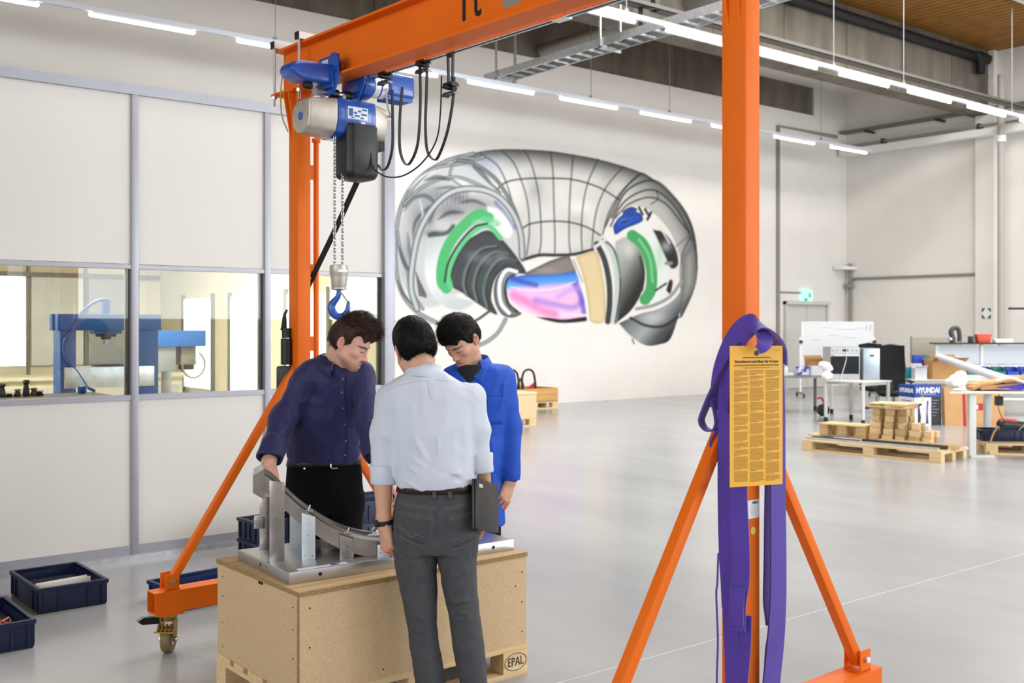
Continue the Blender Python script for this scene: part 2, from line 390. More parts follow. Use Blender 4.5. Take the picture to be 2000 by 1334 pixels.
# conduits on the mural wall / far wall
def conduit(pts, r, label, name='wall_conduit', m=None):
    return single(name, MB().tube(pts, r, 8), m or M_greypipe, label, 'conduit')
a, b, c = PY(1520, 640, YW - .04), PY(1520, 246, YW - .04), PY(1634, 269, YW - .04)
conduit([(a.x, a.y, .1), b, (c.x, c.y, b.z)], .05, 'grey conduit bent at the top, running down the mural wall next to the door')
a = PY(1537, 572, YW - .03); b = PY(1570, 572, YW - .03)
conduit([(PY(1523, 572, YW).x, a.y, b.z), b], .02, 'short thin conduit feeding the lit exit sign')
a = PX(1664, 545, XW - .04); b = PX(1911, 540, XW - .04)
conduit([a, (b.x, b.y, a.z)], .035, 'grey horizontal conduit along the far wall')
a = PX(1661, 520, XW - .05); conduit([(a.x, a.y, .2), (a.x, a.y, PX(1661, 515, XW).z)], .05, 'thick upright conduit in the corner of the far wall')
a = PX(1657, 560, XW - .05); conduit([(a.x - .02, a.y + .25, .3), (a.x - .02, a.y + .25, PX(1652, 548, XW).z)], .03, 'thin upright conduit in the corner of the far wall')
o_ = thing('wall_heater_box', PX(1650, 524, XW - .35), 0, 'small pale box lamp high up in the corner of the far wall', 'fixture')
MB().box(-.3, .34, -.16, .16, -.04, .05).build('housing', M_whitemetal, o_, bevel=.015)
MB().box(.2, .33, -.04, .04, -.42, -.34).box(.15, .3, -.1, .1, -.52, -.42).build('junction_box', M_greypipe, o_)
# lit exit sign above the door
es = thing('exit_sign', PY(1572, 580, YW), 0, 'lit green and white emergency exit sign above the double door', 'sign')
MB().box(-.2, .2, -.1, 0, -.17, .17).build('housing', mat('exit_sign_glow', 'BFF3DD', .4, emit='7FF5D0', estr=1.1), es)
g = MB().box(-.17, -.02, -.104, -.1, -.13, -.03).box(.02, .12, -.104, -.1, -.02, .1); g.build('pictogram', mat('exit_green', '35B98B', .5, emit='25B080', estr=.5), es)
# double door in the mural wall
dx0, dx1 = PY(1533, 600, YW).x, PY(1610, 600, YW).x; zt = 2.2
dr = thing('door_1', (dx0, YW, 0), kind='structure'); wdd = dx1 - dx0
MB().box(-.08, 0, -.1, 0, 0, zt + .08).box(wdd, wdd + .08, -.1, 0, 0, zt + .08).box(-.08, wdd + .08, -.16, 0, zt, zt + .1).build('door_frame', mat('door_grey', 'C9C8C2', .5), dr)
M_doorleaf = mat('door_leaf_paint', 'C6C6BF', .5)
for k in range(2):
    lf = MB().box(k * wdd / 2 + .01, (k + 1) * wdd / 2 - .01, -.05, 0, .02, zt - .01).build('door_leaf', M_doorleaf, dr)
    MB().box(wdd / 2 + (-.1 if k == 0 else .07), wdd / 2 + (-.07 if k == 0 else .1), -.1, -.05, 1.0, 1.12).build('door_handle', M_dark, lf)
# green assembly sign on the pillar
sg = thing('assembly_point_sign', PX(1927, 612, XW - .18), 0, 'small square green and white safety sign on the pillar', 'sign')
M_sgreen = mat('sign_green', '2F6B4A', .5)
MB().box(-.012, 0, -.12, .12, -.13, .13).build('plate', M_whitemetal, sg)
for sy_ in (-1, 1):
    for sz_ in (-1, 1): MB().prism([(0, 0), (.085, 0), (.085, .02), (.05, .05), (.02, .095), (0, .095)], (-.0125, sy_ * .115, sz_ * .125), (0, -sy_, 0), (0, 0, -sz_), (-1, 0, 0), .003).build('arrow', M_sgreen, sg)
# lamp rows ----------------------------------------------------------------------
def lamp_row(y, z, xs, x_end, label_t, label_l, grp, chains):
    t = thing('lamp_trunking', (xs[0], y, z), 0, label_t, 'lamp rail')
    MB().box(-8, x_end - xs[0], -.03, .03, .0, .07).build('rail', mat('lamp_rail_white', 'C9CCD4', .4), t)
    for c in chains:
        MB().cyl((c - xs[0], 0, .06), (c - xs[0], 0, ZR - z), .007, n=6).build('hanger', mat('hanger_grey', '8C8E92', .5), t)
        MB().cbox((c - xs[0], 0, .09), (.05, .03, .06)).build('clip', M_greypipe, t)
    for x in xs:
        l = thing('tube_lamp', (x, y, z - .075), 0, label_l, 'lamp', grp)
        MB().tube([(0, 0, .035), (.02, 0, .035), (1.48, 0, .035), (1.5, 0, .035)], [.016, .028, .028, .016], 10).build('diffuser', M_lamp, l)
        MB().box(.04, 1.46, -.025, .025, .05, .075).build('spine', M_whitemetal, l)
lamp_row(14.9, 5.97, [10.86 + 2.145 * k for k in range(-4, 6)], 23.3, 'white lamp rail hung in front of the mural wall', 'lit tube lamp on the rail in front of the mural wall', 'tube lamps in front of the mural wall', [7.2, 11.9, 13.8, 16.0, 18.5, 21.2])
lamp_row(10.5, 5.97, [11.2 + 2.13 * k for k in range(-2, 6)], 24.5, 'white lamp rail hung below the concrete beam', 'lit tube lamp on the rail below the concrete beam', 'tube lamps below the concrete beam', [8.0, 10.4, 12.7, 15.3, 17.45, 21.5])
lamp_row(3.0, 5.97, [.5 + 2.13 * k for k in range(0, 11)], 24.5, 'white lamp rail hung high above the gantry crane', 'lit tube lamp on the rail above the gantry crane', 'tube lamps above the gantry crane', [2, 6, 10, 14, 18, 22])

# ================================================================== booth partition
YP = 7.48; ZT = 3.35; XC = 4.62; WZ0, WZ1 = 1.16, 2.05
wp = thing('wall_partition', (XC, YP, 0), kind='structure')
posts = [XC, 3.54, 2.53, 1.5, .47, -.56, -1.6, -2.6, -3.6, -4.6, -5.6]
pw = .025
for i, px in enumerate(posts):
    hw = .05 if i == 0 else pw
    MB().box(px - XC - hw, px - XC + hw, -.03 if i else -.05, .05, 0, ZT).build('mullion', M_alu, wp, bevel=.006)
for i in range(len(posts) - 1):
    r, l = posts[i] - XC - (.05 if i == 0 else pw), posts[i + 1] - XC + pw
    MB().box(l, r, -.008, .04, .1, WZ0 - .035).build('lower_panel', M_panel, wp)
    MB().box(l, r, -.008, .04, WZ1 + .035, ZT - .07).build('upper_panel', M_panel, wp)
    MB().box(l, r, -.022, .045, WZ0 - .035, WZ0).box(l, r, -.022, .045, WZ1, WZ1 + .03).build('window_rail', M_alu, wp)
    wn = thing('window_%d' % (i + 5), (posts[i + 1] + pw, YP + .012, WZ0), kind='structure')
    MB().box(0, r - l, 0, .006, .0, WZ1 - WZ0).build('pane', M_glass, wn)
    MB().box(0, .012, -.012, .02, 0, WZ1 - WZ0).box(r - l - .03, r - l, .006, .03, 0, WZ1 - WZ0).build('gasket', mat('grey_gasket', '6E6A61', .5), wn)
MB().box(-6.2 - XC, .05, -.035, .06, ZT - .07, ZT).build('top_rail', M_alu, wp)
MB().box(-6.2 - XC, .05, -.02, .06, 0, .1).build('base_rail', M_alu, wp)
MB().box(-6.2 - XC, .05, -.045, -.02, 0, .035).build('skirting', M_galv, wp)
YB = 12.6
struct('trim_5', MB().box(-6.2, XC + .05, YP + .06, YB + .1, ZT - .12, ZT - .02), M_panel)                 # booth ceiling
bs = struct('wall_booth_side', MB().box(XC - .04, XC + .04, YP + .06, YB, 0, ZT - .12), M_cream)
bw = struct('wall_booth_back', MB().box(-6.2, XC + .04, YB, YB + .1, 0, ZT - .12), M_cream)
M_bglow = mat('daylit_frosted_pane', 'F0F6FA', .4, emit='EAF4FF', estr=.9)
M_frost = mat('frosted_pane', 'DDE0DF', .35)
M_gpan = mat('grey_booth_panel', 'A9ACAC', .4)
M_bframe = mat('booth_frame_grey', '7D7B74', .5)
k = 0
for x in np.arange(-5.6, 4.3, .62):
    m_ = [M_frost, M_bglow, M_frost, M_gpan, M_frost, M_bglow][k % 6]; k += 1
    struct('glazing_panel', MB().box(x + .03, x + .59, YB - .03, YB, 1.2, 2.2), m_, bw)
    struct('panel_batten', MB().box(x - .015, x + .015, YB - .045, YB, 1.1, ZT - .12), M_bframe, bw)
struct('glazing_rail', MB().box(-6.2, XC - .06, YB - .05, YB, 2.2, 2.25), M_bframe, bw)
# daylit panes in the booth's side wall
for y in (8.4, 9.7, 11.0):
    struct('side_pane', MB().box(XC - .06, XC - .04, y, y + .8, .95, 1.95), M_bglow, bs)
    struct('side_pane_frame', MB().box(XC - .07, XC - .04, y - .05, y, .9, 2.0).box(XC - .07, XC - .04, y + .8, y + .85, .9, 2.0), M_bframe, bs)
# inner wall on the left of the booth with its dark frame and bench
bi = struct('wall_booth_inner', MB().box(-6.2, 2.05, 10.2, 10.3, 0, ZT - .12), M_cream)
struct('dark_frame', MB().box(2.0, 2.07, 10.1, 10.32, 0, ZT - .12).box(-6.2, 2.05, 10.15, 10.2, 1.26, 1.3), M_dark, bi)
# booth lamps
for lx in (-2.6, .2, 2.6):
    l = thing('booth_panel_lamp', (lx, 9.3, ZT - .17), 0, 'flat square lamp panel in the ceiling of the white booth', 'lamp', 'booth ceiling lamps')
    MB().box(-.6, .6, -.3, .3, 0, .05).build('frame', M_whitemetal, l)
    MB().box(-.56, .56, -.26, .26, -.004, 0).build('diffuser', mat('booth_lamp_glow', 'FFFFFF', .5, emit='FFF4DE', estr=75), l)
# ================================================================== gantry crane
PL = Vector((2.693, 5.27, 0)); PR = Vector((2.839, 2.316, 0))
CL = (PL - PR).length; CRZ = math.atan2((PL - PR).y, (PL - PR).x) - R(90)
M_or = mat('orange_powder_coat', 'E36B12', .5, var=.035, scale=3, bump=.02, bscale=80, spec=.25)
M_bolt = mat('bright_zinc', 'D0D2D4', .28, .9)
M_brass = mat('yellow_zinc', '9A7B3A', .32, .85, var=.25, scale=25)
M_wheel = mat('olive_wheel_tread', '77683F', .5, var=.08, scale=9)
M_blue = mat('hoist_blue', '1B4FA8', .3, var=.05, scale=4, coat=.3)
M_cast = mat('cast_aluminium', 'B9B3A8', .42, .55, var=.07, scale=12, bump=.05, bscale=120)
M_ink = mat('black_ink', '161514', .5)
M_paper = mat('white_label', 'E6EAEC', .45)
cr = thing('gantry_crane', PR, CRZ, 'orange steel gantry crane on casters with diagonal braces, standing over the men', 'crane')
BZ0, BZ1 = 2.94, 3.19
for y in (0, CL):
    MB().box(-.04, .04, y - .05, y + .05, .315, BZ0).build('post', M_or, cr, bevel=.006)
    bb = MB()
    for (y0, y1, z0, z1) in ((-.05, .05, .312, .318), (-.05, .05, .21, .216), (-.05, -.044, .216, .312), (.044, .05, .216, .312)):
        bb.box(-.84, .84, y + y0, y + y1, z0, z1)
    bb.build('base_beam', M_or, cr)
    for s in (-1, 1):
        fx = s * .744
        MB().box(fx - .035, fx + .035, y - .036, y - .03, .318, .40).box(fx - .035, fx + .035, y + .03, y + .036, .318, .40).box(fx - .04, fx + .04, y - .036, y + .036, .318, .324).build('foot_bracket', M_or, cr)
        MB().cyl((fx, y - .05, .365), (fx, y + .05, .365), .012, n=8).build('foot_bolt', M_bolt, cr)
        MB().bar((fx, y, .345), (s * .03, y, 1.42), .04, .04, up=Y_).build('brace', M_or, cr, bevel=.004)
        # triangular head plate between post and beam
        if s < 0 or y == 0:
            MB().prism([(s * .04, BZ0), (s * .085, BZ0), (s * .085, BZ0 - .03), (s * .04, BZ0 - .27)], (0, y - .03, 0), X_, Z_, Y_, .01).prism([(s * .04, BZ0), (s * .085, BZ0), (s * .085, BZ0 - .03), (s * .04, BZ0 - .27)], (0, y + .02, 0), X_, Z_, Y_, .01).build('head_gusset', M_or, cr)
    MB().box(-.085, .085, y - .07, y + .07, BZ0 - .012, BZ0).build('head_plate', M_or, cr)
    # casters
    for s in (-1, 1):
        cx = s * .75
        c0 = MB().box(cx - .06, cx + .06, y - .055, y + .055, .196, .21).build('caster_plate', M_or, cr)
        rc_ = Matrix.Translation((cx, y, 0)) @ Matrix.Rotation(R(48 if (s < 0 and y > 0) else 15), 4, 'Z') @ Matrix.Translation((-cx, -y, 0))
        fk = MB().box(cx - .05, cx + .05, y - .045, y + .045, .19, .196).cyl((cx, y, .165), (cx, y, .19), .04, .045, n=18)
        for q in (-1, 1):
            fk.prism([(-.038, .165), (.038, .165), (.022, .055), (-.022, .055)], (cx, y + q * .033 - .002, 0), X_, Z_, Y_, .004)
        fk.xf(rc_).build('caster_fork', M_brass, c0)
        MB().lathe([(.03, -.022), (.063, -.022), (.066, -.016), (.0665, 0), (.066, .016), (.063, .022), (.03, .022)], (cx, y, .0665), Y_, 28).xf(rc_).build('caster_wheel', M_wheel, c0)
        MB().cyl((cx, y - .045, .0665), (cx, y + .045, .0665), .011, n=8).cyl((cx, y - .024, .0665), (cx, y + .024, .0665), .028, n=18).xf(rc_).build('caster_axle', M_bolt, c0)
        MB().lathe([(.032, 0), (.036, .006), (.032, .012)], (cx, y, .178)).build('caster_seal', mat('red_seal', 'A8232A', .5), c0)
        br = MB().box(cx - .06, cx - .045, y - .04, y + .04, .12, .13).box(cx - .075, cx - .06, y - .05, y + .05, .115, .122)
        for q in (-.03, -.01, .01, .03): br.cyl((cx - .07, y + q, .125), (cx - .05, y + q, .155), .006, n=6)
        br.xf(rc_).build('brake_lever', M_brass, c0)
        MB().prism([(-.05, 0), (-.14, .01), (-.16, .03), (-.13, .045), (-.05, .03)], (cx, y - .012, .155), X_, Z_, Y_, .03).build('brake_pedal', M_black, c0)
# I-beam
bm_ = MB(); b0, b1 = -.55, CL + .17
bm_.box(-.062, .062, b0, b1, BZ0, BZ0 + .013).box(-.062, .062, b0, b1, BZ1 - .013, BZ1).box(-.004, .004, b0, b1, BZ0 + .013, BZ1 - .013)
ib = bm_.build('top_beam', M_or, cr)
# "1t" on the web (reads from the camera side)
wb_p = lambda u, v: None
LX, LY = Vector((0, -1, 0)), Z_
M_ink2 = M_ink
def crane_pt(u, v, x):               # pixel on the crane plane local x
    I = ROOTM[cr.name].inverted(); o = I @ Vector((0, 0, CH)); d = (I @ W(u, v, 1.0)) - o
    return o + d * ((x - o.x) / d.x)
q = crane_pt(917, 8, -.004)
lettering('1t', .21, (-.0045, q.y, q.z + .0), LX, LY, M_ink, ib, bold=.004, world=False, xscale=.8, spacing=1.25)
q = crane_pt(998, 3, -.004)
MB().box(-.0055, -.004, q.y - .06, q.y + .05, q.z - .02, q.z + .03).build('type_plate', M_bolt, ib)
# clamp bars, rods and the festoon rail
for yy in (CL + .14, CL - .13):
    MB().box(-.09, .20, yy - .02, yy + .02, BZ1 + .002, BZ1 + .04).build('clamp_bar', M_cast, cr)
    MB().box(-.094, -.09, yy - .021, yy + .021, BZ1 + .001, BZ1 + .041).build('clamp_cap', M_black, cr)
    for xx in (-.078, .078):
        MB().cyl((xx, yy, BZ0 - .07), (xx, yy, BZ1 + .03), .008, n=8).cyl((xx, yy, BZ0 - .03), (xx, yy, BZ0 - .012), .015, n=6).build('threaded_rod', M_bolt, cr)
    MB().box(-.09, .09, yy - .02, yy + .02, BZ0 - .012, BZ0).build('clamp_plate', M_or, cr)
RX, RZ = .135, 2.965
for yy in (.3, 1.7, 2.6): MB().box(.055, RX + .02, yy - .015, yy + .015, RZ + .02, RZ + .028).build('rail_bracket', M_bolt, cr)
rl = MB().box(RX - .02, RX + .02, -.5, 2.62, RZ + .016, RZ + .02).box(RX - .02, RX - .017, -.5, 2.62, RZ - .018, RZ + .016).box(RX + .017, RX + .02, -.5, 2.62, RZ - .018, RZ + .016).box(RX - .017, RX - .008, -.5, 2.62, RZ - .018, RZ - .015).box(RX + .008, RX + .017, -.5, 2.62, RZ - .018, RZ - .015)
rl.build('festoon_rail', M_galv, cr)
MB().box(RX - .026, RX + .026, .98, 1.06, RZ - .024, RZ + .024).build('rail_joint', M_bolt, cr)
# yellow earthing wire and ear on the far post, slim handle tube on its side
MB().tube(spline([(-.045, CL + .05, BZ0 + .2), (-.08, CL + .06, BZ0 + .05), (-.085, CL + .05, BZ0 - .12), (-.05, CL + .04, BZ0 - .22)], 6), .004, 6).build('earth_wire', mat('yellow_wire', 'B9A23A', .5), cr)
hx = .092
MB().cyl((hx, CL - .02, 1.45), (hx, CL - .02, 2.67), .015, n=12).cyl((hx, CL - .02, 2.67), (hx, CL - .02, 2.69), .024, n=12).build('cable_tube', M_or, cr)
for zz in (2.5, 1.95, 1.55): MB().box(.04, hx, CL - .024, CL - .016, zz - .04, zz + .04).build('tube_bracket', M_or, cr)
# labels on the near post
fy = -.0505
MB().box(-.036, .036, fy - .0005, fy, 1.0, 1.062).build('rating_label', M_paper, cr)
lettering('NIKO', .014, (.012, fy - .0008, 1.052), X_, Z_, M_ink, cr, world=False, bold=.0003)
tl = MB()
for k, (w_, x_) in enumerate(((.03, -.0), (.022, -.005), (.03, -.002), (.018, .0))): tl.box(x_ - w_ / 2, x_ + w_ / 2, fy - .0008, fy - .0005, 1.036 - k * .008, 1.038 - k * .008)
tl.build('label_print', mat('grey_print', 'A9B2B8', .5), cr)
MB().lathe([(.0135, 0), (.0135, .0006)], (.0, fy, .958), (0, -1, 0), 20).build('test_sticker', mat('yellow_sticker', 'E3C94E', .45), cr)

# ================================================================== chain hoist
HB = .859 * CL                                    # place along the beam
ho = thing('chain_hoist', ROOTM[cr.name] @ Vector((0, HB, BZ0)), CRZ, 'blue and grey electric chain hoist with trolley hanging from the orange beam', 'hoist')
# local: x across the beam (towards the hall), y along the beam, z=0 beam underside
for s in (-1, 1):
    pl = MB().prism([(-.11, .10), (.07, .10), (.10, .06), (.10, -.06), (.06, -.10), (-.06, -.10), (-.11, -.03)], (s * .078 - .006, 0, 0), Y_, Z_, X_, .012).build('trolley_plate', M_blue, ho, bevel=.003)
    for yy in (-.065, .06):
        MB().lathe([(.035, 0), (.042, .004), (.034, .010), (.03, .03)], (s * .066, yy, .045), (-s, 0, 0), 20).build('trolley_wheel', M_brass, ho)
    MB().lathe([(.048, 0), (.05, .006), (.048, .014)], (s * .078, -.075, .06), (s, 0, 0), 22).build('wheel_guard', M_blue, ho)
MB().prism([(-.05, 0), (.045, 0), (.045, .036), (-.05, .036)], (-.0845, -.0, .05), Y_, Z_, (-1, 0, 0), .001).build('trolley_label', mat('grey_label', 'C9D0DC', .4), ho)
# counterweight arm on the near side
cw = MB().prism([(-.088, -.05), (-.25, -.05), (-.30, -.035), (-.325, -.005), (-.31, .03), (-.26, .045), (-.088, .05)], (0, -.07, 0), X_, Z_, Y_, .14)
cw.build('counterweight', M_blue, ho, bevel=.018, seg=3, angle=60)
MB().box(-.10, -.088, -.08, .06, -.07, .03).build('counterweight_flange', M_blue, ho)
MB().lathe([(.012, 0), (.02, .008), (.02, .04), (.012, .048)], (-.17, .0, -.062), (-1, 0, 0), 14).build('buffer', M_rubber, ho)
MB().cyl((-.15, 0, -.085), (.15, 0, -.085), .017, n=14).build('cross_shaft', M_bolt, ho)
for xx in (-.135, .135): MB().cyl((xx - .018, 0, -.085), (xx + .018, 0, -.085), .028, n=6).build('shaft_nut', M_bolt, ho)
for sx_ in (-.04, .04): MB().cyl((sx_ - .02, 0, -.085), (sx_ + .02, 0, -.085), .026, n=14).build('spacer', M_black, ho)
MB().tube(arc((0, 0, -.105), Y_, Z_, .035, -200, 20, 12), .011, 8).build('suspension_eye', M_cast, ho)
# travel motor on the far side
MB().cyl((.09, -.03, -.02), (.15, -.03, -.02), .075, n=22).build('gear_case', M_blue, ho, bevel=.004)
MB().cyl((.15, -.03, -.02), (.36, -.03, -.02), .058, n=22).build('travel_motor', M_blue, ho)
MB().lathe([(.0585, 0), (.0585, .035)], (.165, -.03, -.02), X_, 22).lathe([(.0585, .045), (.0585, .085)], (.165, -.03, -.02), X_, 22).build('motor_label', M_paper, ho)
MB().box(.245, .41, -.10, .03, -.065, .055).build('terminal_box', M_blue, ho, bevel=.018, seg=3)
fn = MB()
for k in range(6): fn.box(.24, .40, -.09 + k * .02, -.085 + k * .02, -.085, -.06)
fn.build('cooling_fins', M_blue, ho)
MB().box(.25, .29, -.02, .10, .04, .075).build('junction_bracket', mat('yellow_bracket', 'D9C23A', .5), ho)
# hoist body, long axis across the beam
bz = -.125
gp = [(-.10, -.0), (-.06, .0), (.04, .0), (.085, -.03), (.105, -.075), (.10, -.15), (.06, -.195), (-.03, -.20), (-.085, -.17), (-.105, -.11), (-.105, -.03)]
def capmesh(x0, x1, s0, s1, n=None):
    m = MB(); k = len(gp); cy, cz = 0, -.10
    vs = [(x, cy + (py - cy) * s, bz + cz + (pz - cz) * s) for x, s in ((x0, s0), (x1, s1)) for py, pz in gp]
    return m.add(vs, [tuple(range(k - 1, -1, -1)), tuple(range(k, 2 * k))] + [(i, (i + 1) % k, k + (i + 1) % k, k + i) for i in range(k)])
capmesh(-.235, -.075, .84, 1.0).build('gear_cover', M_cast, ho, bevel=.012, seg=3)
capmesh(-.075, .15, 1.0, 1.0).build('centre_housing', M_blue, ho, bevel=.004)
capmesh(.15, .245, .97, .80).build('motor_cover', M_cast, ho, bevel=.012, seg=3)
MB().lathe([(.022, 0), (.022, .002)], (-.2355, -.0, bz - .1), (-1, 0, 0), 20).build('cover_badge', M_blue, ho)
yl = -.1055
MB().box(-.02, .10, yl - .001, yl + .004, bz - .098, bz - .035).build('rating_plate', M_paper, ho)
rt_ = MB()
for k, (x0, x1, z0, z1) in enumerate(((-.015, .01, -.085, -.045), (.015, .035, -.07, -.06), (.04, .06, -.06, -.05), (.065, .095, -.05, -.04), (.02, .05, -.085, -.075), (.055, .075, -.093, -.085), (.06, .095, -.075, -.065), (.0, .02, -.095, -.088))): rt_.box(x0, x1, yl - .0016, yl - .001, bz + z0, bz + z1)
rt_.build('plate_print', mat('blue_print', '2C63B5', .5), ho)
MB().box(.06, .085, yl - .001, yl + .004, bz - .135, bz - .108).build('small_label', M_paper, ho)
MB().box(.2, .26, -.03, .03, bz - .23, bz - .175).build('cable_gland', M_rubber, ho, bevel=.006)
# chain bag
cbp = MB(); prof = [(-.005, 1.0, -.16), (-.005, 1.0, -.20), (0, 1.04, -.24), (0, 1.04, -.415), (0, .9, -.44), (0, .5, -.45)]
def ringb(s, z):
    hw, hd, c = .095 * s, .082 * s, .026 * s
    return [(a, b, z) for a, b in ((-hw + c, -hd), (hw - c, -hd), (hw, -hd + c), (hw, hd - c), (hw - c, hd), (-hw + c, hd), (-hw, hd - c), (-hw, -hd + c))]
vs = []
for dx, s, z in prof: vs += [(.07 + x, -.045 + y, bz + .04 + z) for x, y, z in ringb(s, z)]
cbp.add(vs, [tuple(range(7, -1, -1)), tuple(range(40, 48))] + [(j * 8 + i, j * 8 + (i + 1) % 8, j * 8 + 8 + (i + 1) % 8, j * 8 + 8 + i) for j in range(5) for i in range(8)])
cbp.build('chain_bag', M_black, ho, bevel=.012, seg=3, angle=50)
# load chain: two falls of steel links
ch = MB(); ztop = bz - .2; zb = CH + (HZ - 518) / F * 5.487 - BZ0
for cx_ in (-.065, -.018):
    z = ztop; k = 0
    while z > zb:
        ax = X_ if k % 2 == 0 else Y_
        ch.tube([Vector((cx_, -.05, z)) + ax * .0065 * a + Z_ * b for a, b in ((-1, -.007), (-1, .007), (-.5, .0115), (.5, .0115), (1, .007), (1, -.007), (.5, -.0115), (-.5, -.0115))], .0032, 5, closed=True)
        z -= .0175; k += 1
tag(ch.build('load_chain', mat('chain_steel', 'C9CDCF', .25, .9), ho), kind='stuff')
hbx, hby = -.04, -.05
MB().lathe([(.02, .0), (.046, -.004), (.048, -.02), (.048, -.045), (.046, -.05), (.044, -.07), (.040, -.11), (.037, -.118), (.040, -.12), (.040, -.128), (.03, -.132)], (hbx, hby, zb), Z_, 24).build('hook_block', M_cast, ho)
MB().box(hbx - .035, hbx + .022, hby - .0495, hby - .044, zb - .042, zb - .028).build('block_label', M_paper, ho)
def hk_pt(u, v): return ROOTM[ho.name].inverted() @ W(u, v, 5.487 + .0)
hook = [(663, 562), (663, 572), (661, 580), (654, 589), (648.5, 598), (650, 608), (657, 616), (666, 618.5), (675, 614), (680, 605), (681, 596), (682, 588)]
rr = [.0125, .0125, .014, .017, .02, .0215, .021, .019, .016, .013, .0105, .007]
HM = ROOTM[ho.name]; Hp = HM @ Vector((hbx, hby, 0)); hd_ = Hp.dot(FW)
pts = [HM.inverted() @ W(u, v, hd_) for u, v in hook]
off = Vector((hbx, hby, 0)) - Vector((pts[0].x, pts[0].y, 0)); pts = [q + off for q in pts]
sp = spline(pts, 4); rs = np.interp(np.linspace(0, 11, len(sp)), range(12), rr)
MB().tube(sp, list(rs), 12).build('hook', M_blue, ho)
qa, qb = pts[1] + (pts[11] - pts[1]) * .35, pts[11]
MB().cyl(pts[1] + RT.to_3d() * 0 + Vector((.01, -.008, 0)), pts[10] + Vector((0, 0, .015)), .005, n=8).build('safety_latch', M_bolt, ho)

# festoon cables on their trolleys
I = ROOTM[cr.name].inverted()
fc = thing('festoon_cable', ROOTM[cr.name] @ Vector((RX, 2.3, RZ)), CRZ, 'black flat cable hanging in loops from trolleys under the beam', 'cable')
def rail_y(u):                        # place along the rail seen at pixel column u
    q = crane_pt(u, 100, RX); return q.y
yt = [rail_y(880), rail_y(826), rail_y(752)]
def fl(y, z): return Vector((0, y - 2.3, z - RZ))
for i, y in enumerate(yt):
    h = .18 if i == 0 else .03
    t = MB()
    if i == 0: t.bar(fl(y - .02, RZ - .015), fl(y - .014, RZ - h), .012, .008).bar(fl(y + .02, RZ - .015), fl(y + .014, RZ - h), .012, .008).bar(fl(y - .02, RZ - .03), fl(y + .02, RZ - .03), .012, .012)
    t.cyl(fl(y, RZ - h) - X_ * .03, fl(y, RZ - h) + X_ * .03, .014, n=10)
    t.prism([(-.04, 0), (-.03, .022), (.03, .022), (.04, 0), (.03, .008), (-.03, .008)], fl(y, RZ - h - .0) - X_ * .022, Y_, Z_, X_, .044)
    t.prism([(-.045, -.03), (-.03, -.015), (.03, -.015), (.045, -.03), (.03, -.022), (-.03, -.022)], fl(y, RZ - h - .01) - X_ * .022, Y_, Z_, X_, .044)
    t.build('cable_trolley', M_black, fc)
def lp(u, v): q = crane_pt(u, v, RX); return fl(q.y, q.z)
loops = [[(887, 150), (884, 200), (873, 260), (856, 306), (846, 311), (834, 292), (831, 240), (833, 180), (834, 122)],
         [(820, 122), (821, 200), (816, 280), (801, 318), (790, 318), (781, 290), (781, 230), (786, 170)],
         [(766, 175), (767, 240), (766, 290), (757, 325), (746, 332), (739, 322)],
         [(872, 150), (870, 220), (862, 275), (835, 318), (800, 343), (768, 347), (744, 335), (736, 322), (734, 300)]]
for i, lpz in enumerate(loops):
    p = spline([lp(*q) for q in lpz], 6)
    if i < 3: MB().ribbon(p, X_, .014, .005).build('cable_loop', M_rubber, fc)
    else: MB().tube([q - X_ * .03 for q in p], .004, 6).build('cable_loop', M_rubber, fc)
MB().tube(spline([Vector((.24, -.08, -.03)) , Vector((.2, -.13, -.06)), Vector((.2, -.14, -.13)), Vector((.25, -.10, -.18)), Vector((.26, -.06, -.17))], 6), .005, 6).build('motor_cable', mat('light_grey_cable', 'A7A6A3', .5), ho)
# black strap from the hoist to the post and the hand pendant on the post
a = ROOTM[cr.name] @ Vector((.05, CL + .06, 0))
p0, p1 = W(700, 350, 5.62), W(607, 548, 5.83)
st = MB().ribbon([p0 + (p0 - p1) * .3, p0, (p0 + p1) / 2 - Z_ * .008, p1, p1 + (p1 - p0) * .12], RT, .03, .006)
single('black_lashing_strap', st, mat('black_webbing', '151516', .8, bump=.2, bscale=300), 'black webbing strap running diagonally from the hoist down to the orange post', 'strap')
pn = thing('hoist_pendant', W(557, 780, 5.78), 0, 'black hand pendant control hanging beside the orange post', 'controller')
def pp_(u, v): return W(u, v, 5.78) - Vector(pn.location)
MB().tube([pp_(561, 605), pp_(556, 614), pp_(555.5, 622), pp_(554.5, 640), pp_(554, 645)], [.006, .008, .012, .016, .02], 12).build('cable_sleeve', M_rubber, pn)
MB().tube([pp_(559, 641), pp_(559, 660)], .024, 14).tube([pp_(559, 661), pp_(559, 712)], .03, 16).build('grip', M_black, pn)
MB().cbox(pp_(556, 745), (.085, .05, .17), Matrix.Rotation(VA - R(90), 3, 'Z')).build('button_body', M_black, pn, bevel=.012)
